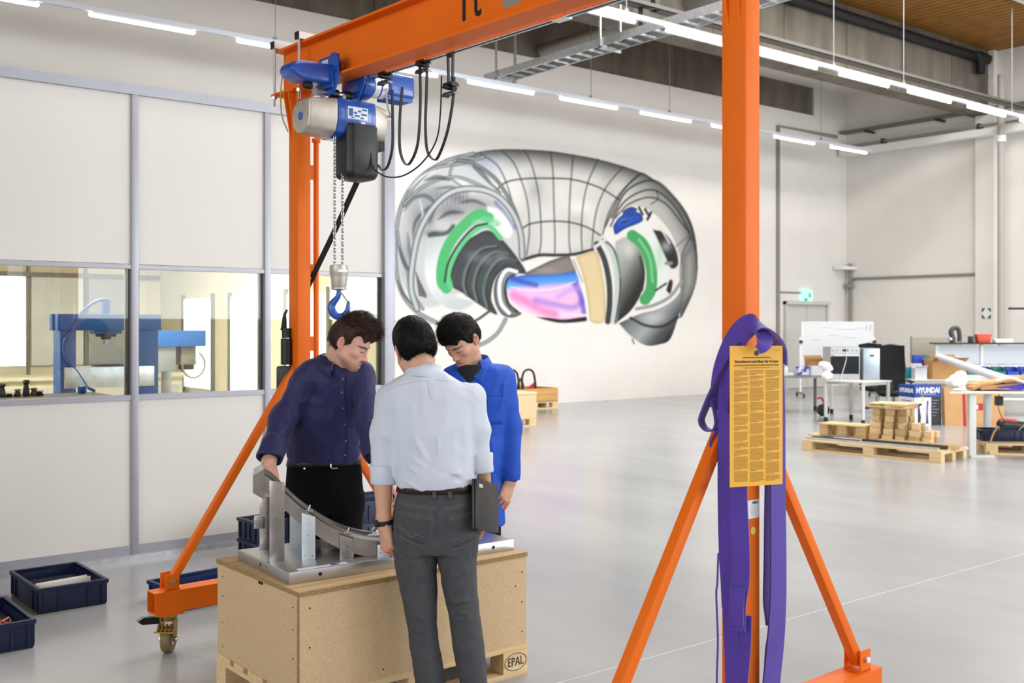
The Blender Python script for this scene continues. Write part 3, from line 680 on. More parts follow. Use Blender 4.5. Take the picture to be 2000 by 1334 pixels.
# ================================================================== implicit-surface modelling for the people
_LAT = np.random.RandomState(3).rand(32, 32, 32).astype(np.float32)
def vnoise(p):
    i = np.floor(p).astype(int); f = p - i; f = f * f * (3 - 2 * f); i &= 31; j = (i + 1) & 31
    L = _LAT; x, y, z = f[:, 0], f[:, 1], f[:, 2]
    def g(a, b, c): return L[a, b, c]
    x0 = g(i[:, 0], i[:, 1], i[:, 2]) * (1 - x) + g(j[:, 0], i[:, 1], i[:, 2]) * x
    x1 = g(i[:, 0], j[:, 1], i[:, 2]) * (1 - x) + g(j[:, 0], j[:, 1], i[:, 2]) * x
    x2 = g(i[:, 0], i[:, 1], j[:, 2]) * (1 - x) + g(j[:, 0], i[:, 1], j[:, 2]) * x
    x3 = g(i[:, 0], j[:, 1], j[:, 2]) * (1 - x) + g(j[:, 0], j[:, 1], j[:, 2]) * x
    a = x0 * (1 - y) + x1 * y; b = x2 * (1 - y) + x3 * y
    return (a * (1 - z) + b * z) * 2 - 1
A3 = lambda *q: np.array(q, dtype=np.float64)
class Sdf:
    def __init__(s): s.p = []
    def rc(s, a, b, ra, rb=None, k=.02, lat=None, q=1., neg=False):     # rounded cone, optionally widened q times along lat
        s.p.append(('rc', A3(*a), A3(*b), ra, ra if rb is None else rb, k, None if lat is None else A3(*lat) / np.linalg.norm(lat), q, neg)); return s
    def chain(s, pts, rs, k=.02, **kw):
        for i in range(len(pts) - 1): s.rc(pts[i], pts[i + 1], rs[i], rs[i + 1], k, **kw)
        return s
    def ell(s, c, r, rot=None, k=.02, neg=False): s.p.append(('ell', A3(*c), A3(*r), rot, k, neg)); return s
    def loft(s, rows, k=.02, e=2.4):           # rows: (z, cx, cy, a, b)
        s.p.append(('loft', np.array(sorted(rows), dtype=np.float64), k, e)); return s
    def plane(s, n, d, k=.004): s.p.append(('plane', A3(*n) / np.linalg.norm(n), d, k)); return s   # keep n.p < d
    def merge(s, o, M, O, sc=1.):              # add another part, rotated by M (columns = its axes), scaled, moved to O
        for p in o.p:
            if p[0] == 'rc': s.p.append(('rc', M @ p[1] * sc + O, M @ p[2] * sc + O, p[3] * sc, p[4] * sc, p[5] * sc, None if p[6] is None else M @ p[6], p[7], p[8]))
            elif p[0] == 'ell': s.p.append(('ell', M @ p[1] * sc + O, p[2] * sc, M @ (np.eye(3) if p[3] is None else np.array(p[3])), p[4] * sc, p[5]))
        return s
    def mesh(s, h, pad=.012):
        lo = A3(9e9, 9e9, 9e9); hi = -lo; bx = []
        for p in s.p:
            if p[0] == 'rc':
                m = max(p[3], p[4]) * max(1, p[7]); l, u = np.minimum(p[1], p[2]) - m, np.maximum(p[1], p[2]) + m; neg = p[8]; k = p[5]
            elif p[0] == 'ell': m = p[2].max() if p[3] is not None else p[2]; l, u = p[1] - m, p[1] + m; neg = p[5]; k = p[4]
            elif p[0] == 'loft':
                r = p[1]; l = A3((r[:, 1] - r[:, 3]).min(), (r[:, 2] - r[:, 4]).min(), r[0, 0]); u = A3((r[:, 1] + r[:, 3]).max(), (r[:, 2] + r[:, 4]).max(), r[-1, 0]); neg = False; k = p[2]
            else: bx.append(None); continue
            bx.append((l - k - pad, u + k + pad))
            if not neg: lo = np.minimum(lo, l); hi = np.maximum(hi, u)
        lo -= 3 * h; hi += 3 * h; n = np.ceil((hi - lo) / h).astype(int) + 1
        D = np.full(n, .2, np.float32); ax = [lo[i] + h * np.arange(n[i]) for i in range(3)]
        for p, b in zip(s.p, bx):
            if b is None: i0, i1 = np.zeros(3, int), n
            else: i0 = np.clip(np.floor((b[0] - lo) / h).astype(int), 0, n); i1 = np.clip(np.ceil((b[1] - lo) / h).astype(int) + 1, 0, n)
            if (i1 <= i0).any(): continue
            sl = tuple(slice(i0[i], i1[i]) for i in range(3))
            x = ax[0][sl[0]][:, None, None].astype(np.float32); y = ax[1][sl[1]][None, :, None].astype(np.float32); z = ax[2][sl[2]][None, None, :].astype(np.float32)
            neg = False
            if p[0] == 'rc':
                a, bb, ra, rb, k, lat, q, neg = p[1:]
                px, py, pz = x - a[0], y - a[1], z - a[2]; ba = bb - a
                l2 = max(float(ba @ ba), 1e-9)
                if lat is not None:
                    dl = px * lat[0] + py * lat[1] + pz * lat[2]
                    t0 = np.clip((px * ba[0] + py * ba[1] + pz * ba[2]) / l2, 0, 1)
                    dl = (dl - t0 * float(ba @ lat)) * (1 - 1 / q)
                    px, py, pz = px - dl * lat[0], py - dl * lat[1], pz - dl * lat[2]
                t = np.clip((px * ba[0] + py * ba[1] + pz * ba[2]) / l2, 0, 1)
                d = np.sqrt((px - t * ba[0]) ** 2 + (py - t * ba[1]) ** 2 + (pz - t * ba[2]) ** 2) - (ra + (rb - ra) * t)
            elif p[0] == 'ell':
                c, r, rot, k, neg = p[1:]
                px, py, pz = x - c[0], y - c[1], z - c[2]
                if rot is not None:
                    px, py, pz = [px * rot[0][i] + py * rot[1][i] + pz * rot[2][i] for i in range(3)]
                k0 = np.sqrt((px / r[0]) ** 2 + (py / r[1]) ** 2 + (pz / r[2]) ** 2); k1 = np.sqrt((px / r[0] ** 2) ** 2 + (py / r[1] ** 2) ** 2 + (pz / r[2] ** 2) ** 2)
                d = k0 * (k0 - 1) / np.maximum(k1, 1e-6)
            elif p[0] == 'loft':
                rw, k, e = p[1:]; zz = z.ravel(); f = [np.interp(zz, rw[:, 0], rw[:, i])[None, None, :].astype(np.float32) for i in (1, 2, 3, 4)]
                rr = (np.abs((x - f[0]) / f[2]) ** e + np.abs((y - f[1]) / f[3]) ** e) ** (1 / e)
                d = (rr - 1) * np.minimum(f[2], f[3]); d = np.maximum(d, np.maximum(z - rw[-1, 0], rw[0, 0] - z))
            else:
                nn, dd, k = p[1:]; d = nn[0] * x + nn[1] * y + nn[2] * z - dd
                w = D[sl]; hh = np.clip(.5 - .5 * (w - d) / k, 0, 1); D[sl] = w * (1 - hh) + d * hh + k * hh * (1 - hh); continue
            w = D[sl]
            if neg:
                hh = np.clip(.5 - .5 * (w + d) / k, 0, 1); D[sl] = w * (1 - hh) - d * hh + k * hh * (1 - hh)
            else:
                hh = np.clip(.5 + .5 * (w - d) / k, 0, 1); D[sl] = w * (1 - hh) + d * hh - k * hh * (1 - hh)
        return nets(D, lo, h)
def nets(D, lo, h):
    ins = D < 0; cs = tuple(q - 1 for q in D.shape); cnt = np.zeros(cs, np.uint8)
    for a in (0, 1):
        for b in (0, 1):
            for c in (0, 1): cnt += ins[a:a + cs[0], b:b + cs[1], c:c + cs[2]]
    act = np.argwhere((cnt > 0) & (cnt < 8)); idx = np.full(cs, -1, np.int32); idx[tuple(act.T)] = np.arange(len(act))
    acc = np.zeros((len(act), 3)); w = np.zeros(len(act))
    cor = [(a, b, c) for a in (0, 1) for b in (0, 1) for c in (0, 1)]
    for i in range(8):
        for j in range(i + 1, 8):
            p, q = np.array(cor[i]), np.array(cor[j])
            if np.abs(p - q).sum() != 1: continue
            d0 = D[tuple((act + p).T)]; d1 = D[tuple((act + q).T)]; m = (d0 < 0) != (d1 < 0)
            t = np.where(m, d0 / np.where(m, d0 - d1, 1), 0)[:, None]
            acc += np.where(m[:, None], p + (q - p) * t, 0); w += m
    V = (act + acc / w[:, None]) * h + lo
    Fs = []
    for ax in range(3):
        o1, o2 = [i for i in range(3) if i != ax]
        s0 = [slice(1, -1)] * 3; s0[ax] = slice(0, -1); s1 = [slice(1, -1)] * 3; s1[ax] = slice(1, None)
        ch = ins[tuple(s0)] != ins[tuple(s1)]
        e = np.argwhere(ch); up = ins[tuple(s0)][ch]
        e[:, o1] += 1; e[:, o2] += 1
        def cell(a, b):
            c = e.copy(); c[:, o1] -= a; c[:, o2] -= b; return idx[tuple(c.T)]
        qd = np.stack([cell(1, 1), cell(0, 1), cell(0, 0), cell(1, 0)], 1)
        flip = up if ax != 1 else ~up
        qd[~flip] = qd[~flip][:, ::-1]
        Fs.append(qd)
    return V, np.concatenate(Fs)
def vnormals(V, Fq):
    n = np.cross(V[Fq[:, 2]] - V[Fq[:, 0]], V[Fq[:, 3]] - V[Fq[:, 1]]); N = np.zeros_like(V)
    for i in range(4): np.add.at(N, Fq[:, i], n)
    return N / np.maximum(np.linalg.norm(N, axis=1), 1e-12)[:, None]
def smoothV(V, Fq, it=1, lam=.5):
    for _ in range(it):
        S = np.zeros_like(V); C = np.zeros(len(V))
        for a, b in ((0, 1), (1, 2), (2, 3), (3, 0)):
            np.add.at(S, Fq[:, a], V[Fq[:, b]]); np.add.at(C, Fq[:, a], 1); np.add.at(S, Fq[:, b], V[Fq[:, a]]); np.add.at(C, Fq[:, b], 1)
        V = V + lam * (S / C[:, None] - V)
    return V
CAMM = np.array([[RT.x, FW.x, 0], [RT.y, FW.y, 0], [0, 0, 1]])        # camera-aligned frame (right, depth, up) -> world
def C3(u, v, d): return A3((u - CX) / F * d, d, CH + (HZ - v) / F * d)
def npmesh(name, V, Fq, m, parent, vcol=None, world=True, smooth=True):
    me = bpy.data.meshes.new(name)
    if world:
        Mi = np.array(rootm(parent).inverted()); V = V @ Mi[:3, :3].T + Mi[:3, 3]
    nf = len(Fq); me.vertices.add(len(V)); me.vertices.foreach_set('co', V.astype(np.float32).ravel())
    me.loops.add(nf * 4); me.loops.foreach_set('vertex_index', Fq.astype(np.int32).ravel())
    me.polygons.add(nf); me.polygons.foreach_set('loop_start', np.arange(0, nf * 4, 4, dtype=np.int32))
    me.update(calc_edges=True); me.validate()
    if vcol is not None:
        at = me.color_attributes.new('col', 'FLOAT_COLOR', 'POINT')
        at.data.foreach_set('color', np.concatenate([vcol, np.ones((len(V), 1))], 1).astype(np.float32).ravel())
    return fin(name, me, m, parent, smooth, 0)
def folds(V, Fq, segs=(), amp=.004, freq=(9, 9, 5), seed=0., fine=.0):
    # cloth relief: broad noise wrinkles + fold lines given as (a, b, width, height)
    N = vnormals(V, Fq); fr = A3(*freq)
    n1 = vnoise(V * fr + seed); n2 = vnoise(V * fr * 2.3 + seed + 7.7)
    dsp = amp * (1 - 2 * np.abs(n1)) + amp * .5 * (1 - 2 * np.abs(n2)) + fine * vnoise(V * 60 + seed)
    for a, b, w, hgt in segs:
        a, b = A3(*a), A3(*b); ba = b - a; t = np.clip(((V - a) @ ba) / (ba @ ba), 0, 1)
        d2 = ((V - a - t[:, None] * ba) ** 2).sum(1)
        dsp = dsp + 1.5 * hgt * np.exp(-d2 / (w * w)) * np.minimum(1, np.minimum(t, 1 - t) * 6 + .25)
    return V + N * dsp[:, None]
def eul(yaw, pitch, roll):
    # local (right, forward, up) -> camera frame; yaw 0 looks away from the camera, + turns to image left; pitch + looks down; roll + tilts to image left
    cy, sy = math.cos(R(yaw)), math.sin(R(yaw)); cp, sp = math.cos(R(-pitch)), math.sin(R(-pitch)); cr_, sr = math.cos(R(-roll)), math.sin(R(-roll))
    Rz = np.array([[cy, -sy, 0], [sy, cy, 0], [0, 0, 1]]); Rx = np.array([[1, 0, 0], [0, cp, -sp], [0, sp, cp]]); Ry = np.array([[cr_, 0, sr], [0, 1, 0], [-sr, 0, cr_]])
    return Rz @ Rx @ Ry
def head_sdf(neck, wide=1., jaw=1., nose=1.):
    s = Sdf()
    s.ell((0, -.015, .035), (.074 * wide, .096, .087), k=.01)
    s.ell((0, .032, .0), (.064 * wide, .062, .086), k=.03)
    for q in (-1, 1):
        s.rc((q * .05 * jaw, .012, -.05), (q * .018 * jaw, .072, -.088), .026, .02, k=.03)
        s.ell((q * .044, .062, -.022), (.02, .022, .02), k=.02)
    s.ell((0, .055, -.06), (.04, .045, .045), k=.025)
    s.ell((0, .079, -.092), (.02, .016, .015), k=.02)
    s.rc((-.034, .081, .024), (.034, .081, .024), .011, k=.015)
    for q in (-1, 1): s.ell((q * .032, .103, .006), (.018, .016, .011), k=.012, neg=True)
    for q in (-1, 1): s.ell((q * .031, .0775, .004), (.0155, .0145, .0125), k=.004)
    s.rc((0, .088, .018), (0, .108 * nose, -.03), .0075, .0095, k=.012)
    s.ell((0, .109 * nose, -.033), (.0125, .0125, .0105), k=.008)
    for q in (-1, 1): s.ell((q * .0125, .0985, -.0365), (.0075, .011, .0075), k=.006)
    s.rc((-.017, .0915, -.0635), (.017, .0915, -.0635), .0062, k=.006, lat=(0, 1, 0), q=1.)
    s.rc((-.014, .0915, -.0735), (.014, .0915, -.0735), .0068, k=.006)
    s.rc((-.022, .1005, -.0685), (.022, .1005, -.0685), .0022, k=.004, neg=True)
    s.rc((0, -.03, -.03), neck, .05, .06, k=.03)
    s.rc((0, .01, -.07), (neck[0] * .9, neck[1] + .045, neck[2] * .9), .035, .045, k=.03)
    for q in (-1, 1):                       # ears
        t = R(q * 24); rot = np.array([[math.cos(t), -math.sin(t), 0], [math.sin(t), math.cos(t), 0], [0, 0, 1]])
        s.ell((q * .081, -.016, .0), (.0075, .0175, .029), rot, k=.007)
        s.ell((q * .0885, -.012, .003), (.0075, .0095, .017), rot, k=.004, neg=True)
        s.ell((q * .078, -.006, -.026), (.007, .010, .010), None, k=.006)
    return s
def skin_col(Vl, base, beard=0., lipc=(.45, .13, .11)):
    n = vnoise(Vl * 40) * .06 + vnoise(Vl * 140) * .04
    c = np.array(base)[None] * (1 + n[:, None])
    def blend(w, col): 
        nonlocal c
        c = c * (1 - w[:, None]) + np.array(col)[None] * w[:, None]
    g = lambda ctr, r: np.exp(-(((Vl - np.array(ctr)) / np.array(r)) ** 2).sum(1))
    red = np.array(base) * np.array([1.02, .72, .68])
    for q in (-1, 1): blend(.55 * g((q * .045, .075, -.03), (.025, .03, .022)), red); blend(.75 * g((q * .084, -.014, 0), (.012, .03, .04)), red)
    for q in (-1, 1): blend(.7 * g((q * .088, -.009, .001), (.010, .0075, .013)), np.array(base) * np.array([.62, .36, .32]))  # inner ear darkened: shade of its hollow put into the skin colour
    blend(.5 * g((0, .112, -.033), (.014, .02, .014)), red)
    blend(.85 * np.clip(1.6 * g((0, .096, -.0685), (.0175, .012, .0075)), 0, 1), lipc)
    blend(.9 * np.clip(2 * g((0, .096, -.0688), (.02, .009, .0014)), 0, 1), (.12, .03, .03))
    for q in (-1, 1):
        blend(.95 * np.clip(2.5 * g((q * .031, .09, -.0035), (.0145, .014, .0021)), 0, 1), (.03, .018, .015))     # lash line of the lowered lid
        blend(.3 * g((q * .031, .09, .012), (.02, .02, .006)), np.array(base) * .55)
        for e in (-.018, -.006, .006, .018): 
            blend(.85 * np.clip(1.8 * g((q * .034 + e, .09, .0225 + .004 * (1 - abs(e) / .012)), (.0085, .03, .0038)), 0, 1), (.03, .02, .015))
        blend(.8 * np.clip(1.5 * g((q * .010, .104, -.0425), (.0045, .008, .003)), 0, 1), (.12, .04, .03))
    if beard:
        w = np.clip((-.03 - Vl[:, 2]) / .02, 0, 1) * np.clip((Vl[:, 1] + .0) / .02, 0, 1) * np.clip((Vl[:, 2] + .125) / .02, 0, 1)
        mou = np.clip(1.5 * g((0, .1, -.053), (.026, .02, .0075)), 0, 1)
        w = np.clip(np.clip((-.055 - Vl[:, 2]) / .025, 0, 1) * np.clip(Vl[:, 1] / .03, 0, 1) * np.clip((Vl[:, 2] + .12) / .02, 0, 1) * .62 + mou, 0, 1)
        lip = np.clip(2 * g((0, .096, -.0685), (.018, .012, .009)), 0, 1)
        blend(beard * w * (1 - lip) * (.75 + .25 * vnoise(Vl * 400)), np.array((.075, .036, .024)))
    return np.clip(c, 0, 1)
def hair_mesh(thick, top, face, sides, nape):
    s = Sdf()
    s.ell((0, -.017, .037), (.074 + thick * .75, .096 + thick, .087 + thick), k=.01)
    s.ell((0, .015, .085), (.058 + top * .6, .075 + top * .7, .05 + top), k=.03)
    s.ell((0, -.045, -.0), (.066 + thick * .6, .065 + thick * .9, .075), k=.02)
    for c, r in face: s.ell(c, r, k=.01, neg=True)
    for q in (-1, 1):
        for c, r in sides: s.ell((q * c[0], c[1], c[2]), r, k=.006, neg=True)
    s.plane((0, nape[0], -1), nape[1])
    return s
def tufts(V, N, n, ln, wd, flow, seed, keep=None, lift=.35):
    rs = np.random.RandomState(seed); idx = rs.randint(0, len(V), n)
    if keep is not None: idx = idx[keep(V[idx])]
    P = V[idx]; Nn = N[idx]; fl = flow(P) + rs.normal(0, .28, P.shape); fl -= (fl * Nn).sum(1)[:, None] * Nn * .75
    d = fl / np.maximum(np.linalg.norm(fl, axis=1), 1e-9)[:, None] + Nn * lift * rs.uniform(.3, 1.3, (len(P), 1)); d /= np.linalg.norm(d, axis=1)[:, None]
    L = ln * rs.uniform(.55, 1.25, (len(P), 1)); sd = np.cross(d, Nn); sd /= np.maximum(np.linalg.norm(sd, axis=1), 1e-9)[:, None]
    up = np.cross(sd, d); Wd = wd * rs.uniform(.6, 1.3, (len(P), 1))
    b = P - Nn * .003; m = b + d * L * .55 + Nn * .002; t = b + d * L - up * L * .10
    vs = np.stack([b - sd * Wd, b + sd * Wd, b + up * Wd, m - sd * Wd * .8, m + sd * Wd * .8, m + up * Wd * .8, t, t + sd * .0003], 1).reshape(-1, 3)
    o = (np.arange(len(P)) * 8)[:, None, None]
    f = np.array([[0, 1, 4, 3], [1, 2, 5, 4], [2, 0, 3, 5], [3, 4, 7, 6], [4, 5, 7, 6], [5, 3, 6, 7]])[None] + o
    return vs, f.reshape(-1, 4)
def join(parts):
    V, Fq, o = [], [], 0
    for v, f in parts: V.append(v); Fq.append(f + o); o += len(v)
    return np.concatenate(V), np.concatenate(Fq)
def hand_sdf(curl, thumb=(.5, .5), spread=.0, fore=.24, fr=.043, wr=.026):
    # local: y towards the fingertips, z back of the hand, thumb on +x; curl = four (mcp, pip, dip) degrees
    s = Sdf()
    s.rc((0, -fore, 0), (0, -.02, 0), fr, wr, k=.02, lat=(1, 0, 0), q=1.12)
    kn = [(.030, .092, .002), (.0095, .098, .004), (-.0115, .094, .002), (-.031, .083, -.002)]
    ln = [(.042, .026, .02), (.046, .030, .021), (.043, .028, .021), (.034, .021, .019)]
    for (x, y, z) in kn: s.rc((x * .45, .0, 0), (x * .92, y, z - .004), .0165, .0125, k=.014)
    s.rc((.012, .01, -.006), (.026, .05, -.012), .017, .013, k=.015)
    s.rc((-.018, .02, -.006), (-.024, .06, -.008), .015, .011, k=.015)
    for i in range(4):
        p = A3(*kn[i]); an = 0.; dirx = spread * (1.5 - i)
        for j in range(3):
            an += curl[i][j]; d = A3(math.sin(R(dirx)) * math.cos(R(an)), math.cos(R(an)), -math.sin(R(an))); q = p + d * ln[i][j]
            r0 = (.0098, .0088, .0078)[j] * (.88 if i == 3 else 1); s.rc(p, q, r0, r0 * .93, k=.004); p = q
    p = A3(.022, .022, -.008); t0, t1 = thumb
    for j, (l, r0) in enumerate(((.040, .0125), (.032, .0105), (.026, .0092))):
        a = (38 - 22 * j * .6) if j == 0 else 38 - 18 * j * t1 * 2
        dn = -.35 - t0 * (.25 + .35 * j)
        d = A3(math.sin(R(a)), math.cos(R(a)), dn); d /= np.linalg.norm(d); q = p + d * l; s.rc(p, q, r0, r0 * .9, k=.006); p = q
    return s
def hand_frame(wrist, fdir, back, mirror):
    f = np.array(fdir, float); f /= np.linalg.norm(f); b = np.array(back, float); b -= f * (b @ f); b /= np.linalg.norm(b); x = np.cross(f, b)
    return np.stack([-x if mirror else x, f, b], 1), np.array(wrist, float)
def bvh_of(V, Fq): return BVHTree.FromPolygons([tuple(q) for q in V], [tuple(int(i) for i in f) for f in Fq])
def cast(bv, u, v):                    # photo pixel onto a garment (camera frame)
    o = Vector((0, 0, CH)); d = Vector(tuple(C3(u, v, 1.0) - A3(0, 0, CH))).normalized()
    loc, nrm, i, dist = bv.ray_cast(o, d)
    return (None, None) if loc is None else (A3(*loc), A3(*nrm))
def to_world(q): return Vector(tuple(CAMM @ np.array(q)))
def px_line(bv, pts, n=6, lift=.001):
    P = [Vector((a, b, 0)) for a, b in pts]; P = spline(P, n) if len(P) > 2 else [P[0].lerp(P[1], i / n) for i in range(n + 1)]
    out = []
    for q in P:
        l, nn = cast(bv, q.x, q.y)
        if l is not None: out.append(to_world(l + nn * lift))
    return out
def px_patch(bv, quad, nu, nv, lift, thick, name, m, root):
    # a cloth patch lying on a garment; quad = four photo pixels (tl, tr, br, bl)
    tl, tr, br, bl = [A3(*q) for q in quad]; V = []; N_ = []
    for j in range(nv + 1):
        for i in range(nu + 1):
            a, b = i / nu, j / nv; p = (tl * (1 - a) + tr * a) * (1 - b) + (bl * (1 - a) + br * a) * b
            l, nn = cast(bv, *p)
            if l is None:
                dr = np.mean([q[1] for q in V]) if V else 5.0
                l, nn, _, _ = bv.find_nearest(Vector(tuple(C3(p[0], p[1], dr)))); l, nn = A3(*l), A3(*nn)
            V.append(l); N_.append(nn)
    V = np.array(V); nn = np.array(N_).mean(0); nn /= np.linalg.norm(nn)
    k = len(V); top = V + nn * (lift + thick); bot = V - nn * .004
    Vv = np.concatenate([top, bot]); Fq = []
    for j in range(nv):
        for i in range(nu):
            a = j * (nu + 1) + i; Fq.append((a, a + nu + 1, a + nu + 2, a + 1))
    rim = [i for i in range(nu + 1)] + [j * (nu + 1) + nu for j in range(1, nv + 1)] + [nv * (nu + 1) + i for i in range(nu - 1, -1, -1)] + [j * (nu + 1) for j in range(nv - 1, 0, -1)]
    for a, b in zip(rim, rim[1:] + rim[:1]): Fq.append((a, b, b + k, a + k))
    return npmesh(name, Vv @ CAMM.T, np.array(Fq), m, root)
def collar(root, name, m, c, yaw, pitch, rx, ry, h0, out, gap, tip=0., roll=0., thick=.004, rise=0.):
    # folded shirt collar around the neck: stand + fall, open by `gap` degrees at the front
    B = eul(yaw, pitch, roll); n = 40; prof = [(0., 0.), (.004, h0), (out * .35, h0 + .006), (out, h0 * .35), (out * 1.25, -.012)]
    V = []
    for i in range(n + 1):
        t = R(gap / 2 + (360 - gap) * i / n); fx, fy = math.sin(t), math.cos(t)
        fr = max(0, math.cos(t)) ** 6
        for k, (o, z) in enumerate(prof):
            ext = tip * fr if k == 4 else 0
            V.append(A3((rx + o) * fx, (ry + o) * fy + ext * .6, z - ext - (rise * (1 + fy) / 2)))
    for i in range(n + 1):
        t = R(gap / 2 + (360 - gap) * i / n)
        fx, fy = math.sin(t), math.cos(t)
        fr = max(0, math.cos(t)) ** 6
        for k, (o, z) in enumerate(prof):
            ext = tip * fr if k == 4 else 0; o2 = o - thick if k < 2 else o; z2 = z if k < 2 else z - thick
            if k >= 3: o2 = o - thick
            V.append(A3((rx + o2) * fx, (ry + o2) * fy + ext * .6, z2 - ext - (rise * (1 + fy) / 2)))
    V = np.array(V) @ B.T + np.array(c); K = len(prof); Fq = []; half = (n + 1) * K
    for i in range(n):
        for k in range(K - 1):
            a = i * K + k; Fq.append((a, a + K, a + K + 1, a + 1)); Fq.append((half + a, half + a + 1, half + a + K + 1, half + a + K))
        for k in (0, K - 1):
            a = i * K + k; Fq.append((a, a + K, half + a + K, half + a))
    for i in (0, n):
        for k in range(K - 1):
            a = i * K + k; Fq.append((a, a + 1, half + a + 1, half + a))
    return npmesh(name, V @ CAMM.T, np.array(Fq), m, root)
def lp_rows(rows, dfn, depth):
    # rows: (v, uL, uR) photo silhouette -> loft rows in the camera frame
    out = []
    for i, (v, a, b) in enumerate(rows):
        d = dfn(v); dep = depth(v) if callable(depth) else depth
        p, q = C3(a, v, d), C3(b, v, d); out.append((p[2], (p[0] + q[0]) / 2, d, (q[0] - p[0]) / 2, dep))
    return out
def band(rows_fn, z0, z1, grow, n=48):      # a closed belt ring that follows a loft section
    V = []
    for g, z in ((grow, z0), (grow, z1), (-.006, z1), (-.006, z0)):
        cx, cy, a, b, tl = rows_fn(z)
        for i in range(n):
            t = 2 * math.pi * i / n; c, s_ = math.cos(t), math.sin(t); e = 2 / 2.4
            x = cx + (a + g) * math.copysign(abs(c) ** e, c); V.append(A3(x, cy + (b + g) * math.copysign(abs(s_) ** e, s_), z + tl * (x - cx)))
    Fq = [(k * n + i, k * n + (i + 1) % n, ((k + 1) % 4) * n + (i + 1) % n, ((k + 1) % 4) * n + i) for k in range(4) for i in range(n)]
    return np.array(V), np.array(Fq)
def rows_at(rows, tilt=0.):
    r = np.array(sorted(rows))
    return lambda z: tuple(np.interp(z, r[:, 0], r[:, i]) for i in (1, 2, 3, 4)) + (tilt,)
def shoe(root, name, m, msole, toe, heel):
    toe, heel = A3(*toe), A3(*heel); s = Sdf(); up = A3(0, 0, 1); d = (toe - heel) / np.linalg.norm(toe - heel)
    s.rc(heel + up * .045, heel + d * .06 + up * .05, .036, .038, k=.02); s.rc(heel + d * .05 + up * .05, toe - d * .035 + up * .032, .04, .03, k=.03, lat=np.cross(d, up), q=1.25)
    s.rc(heel + up * .05 + d * .01, heel + up * .11 + d * .02, .036, .04, k=.02); s.plane((0, 0, -1), -.018)
    V, Fq = s.mesh(.006); o = npmesh(name, V @ CAMM.T, Fq, m, root)
    q = Sdf(); q.rc(heel + up * .02, heel + d * .08 + up * .02, .036, .036, k=.01); q.rc(heel + d * .08 + up * .02, toe - d * .035 + up * .02, .036, .034, k=.02, lat=np.cross(d, up), q=1.25)
    q.plane((0, 0, 1), .02); q.plane((0, 0, -1), .0)
    V, Fq = q.mesh(.006); npmesh('sole', V @ CAMM.T, Fq, msole, o)

def cuff(root, name, m, p0, p1, r0, r1, thick=.005, lat=None, q=1., n=36, wob=.003, seed=0, par=None):
    # rolled or plain sleeve end: an open tube with wall thickness and a slightly uneven edge
    p0, p1 = A3(*p0), A3(*p1); t = (p1 - p0) / np.linalg.norm(p1 - p0)
    a = np.cross(t, A3(0, 1, 0)); a /= np.linalg.norm(a); b = np.cross(t, a); rs = np.random.RandomState(seed)
    ph = rs.uniform(0, 6, 6); L = np.linalg.norm(p1 - p0)
    prof = [(0., r0 - thick * 1.5), (.02, r0 + thick * .3), (.12, r0 + thick), (.5, (r0 + r1) / 2 + thick), (.9, r1 + thick), (.98, r1 + thick * .6), (1., r1), (.97, r1 - thick), (.5, r1 - thick * 1.5)]
    V = []
    for f, r in prof:
        for i in range(n):
            an = 2 * math.pi * i / n; w = wob * (math.sin(2 * an + ph[0] + f * 3) + .6 * math.sin(3 * an + ph[1] - f * 4) + .4 * math.sin(5 * an + ph[2] + f * 7))
            w2 = wob * 1.2 * math.sin(an + ph[3]) + wob * .6 * math.sin(3 * an + ph[4])
            V.append(p0 + t * (f * L + w2 * (1 if f > .4 else .6)) + (a * math.cos(an) * q + b * math.sin(an)) * (r + w))
    k = len(prof); Fq = [(j * n + i, j * n + (i + 1) % n, (j + 1) * n + (i + 1) % n, (j + 1) * n + i) for j in range(k - 1) for i in range(n)]
    return npmesh(name, np.array(V) @ CAMM.T, np.array(Fq), m, par or root)
# ================================================================== people
def vcmat(name, rough, sub=0., bump=0., bscale=300, spec=.4, sheen=0.):
    m = mat(name, 'FFFFFF', rough, vc='col', sub=sub, bump=bump, bscale=bscale, spec=spec, sheen=sheen); return m
M_skin = vcmat('skin', .48, sub=.1, bump=.03, bscale=700)
M_hairb = mat('brown_hair', '33221A', .5, var=.45, scale=60, stretch=(1, 1, .3), spec=.22)
M_hairk = mat('black_hair', '0A0909', .6, var=.5, scale=60, stretch=(1, 1, .3), spec=.2)
M_navy = mat('navy_shirt_cloth', '1A1A4C', .62, var=.07, scale=5, bump=.06, bscale=500, sheen=.1)
M_lblue = mat('pale_blue_shirt_cloth', 'C6CFDC', .75, var=.02, scale=6, bump=.05, bscale=600)
M_coat = mat('royal_blue_coat_cloth', '0B49B4', .68, var=.05, scale=5, bump=.06, bscale=450)
M_tblk = mat('black_trouser_cloth', '070709', .85, var=.12, scale=8, spec=.15)
M_tgry = mat('dark_grey_denim', '434448', .8, var=.12, scale=30, bump=.12, bscale=400)
M_stitch = mat('grey_stitching', '7F8185', .8)
M_beltk = mat('black_leather', '131212', .42, bump=.05, bscale=200)
M_beltb = mat('dark_brown_leather', '2A1C18', .45, bump=.05, bscale=200)
M_shoe = mat('dark_shoe_leather', '1C1A1A', .4)
M_sole = mat('shoe_sole', '0F0F0F', .7)
M_button = mat('pearl_button', '77749A', .3)
M_seam2 = mat('shirt_seam', '98A3B4', .8)
M_tee = mat('black_tshirt', '17161B', .8)
SK1 = (.62, .35, .265); SK2 = (.58, .33, .22)
def flat_col(V, base): return np.clip(np.array(base)[None] * (1 + (vnoise(V * 45) * .07 + vnoise(V * 160) * .04)[:, None]), 0, 1)
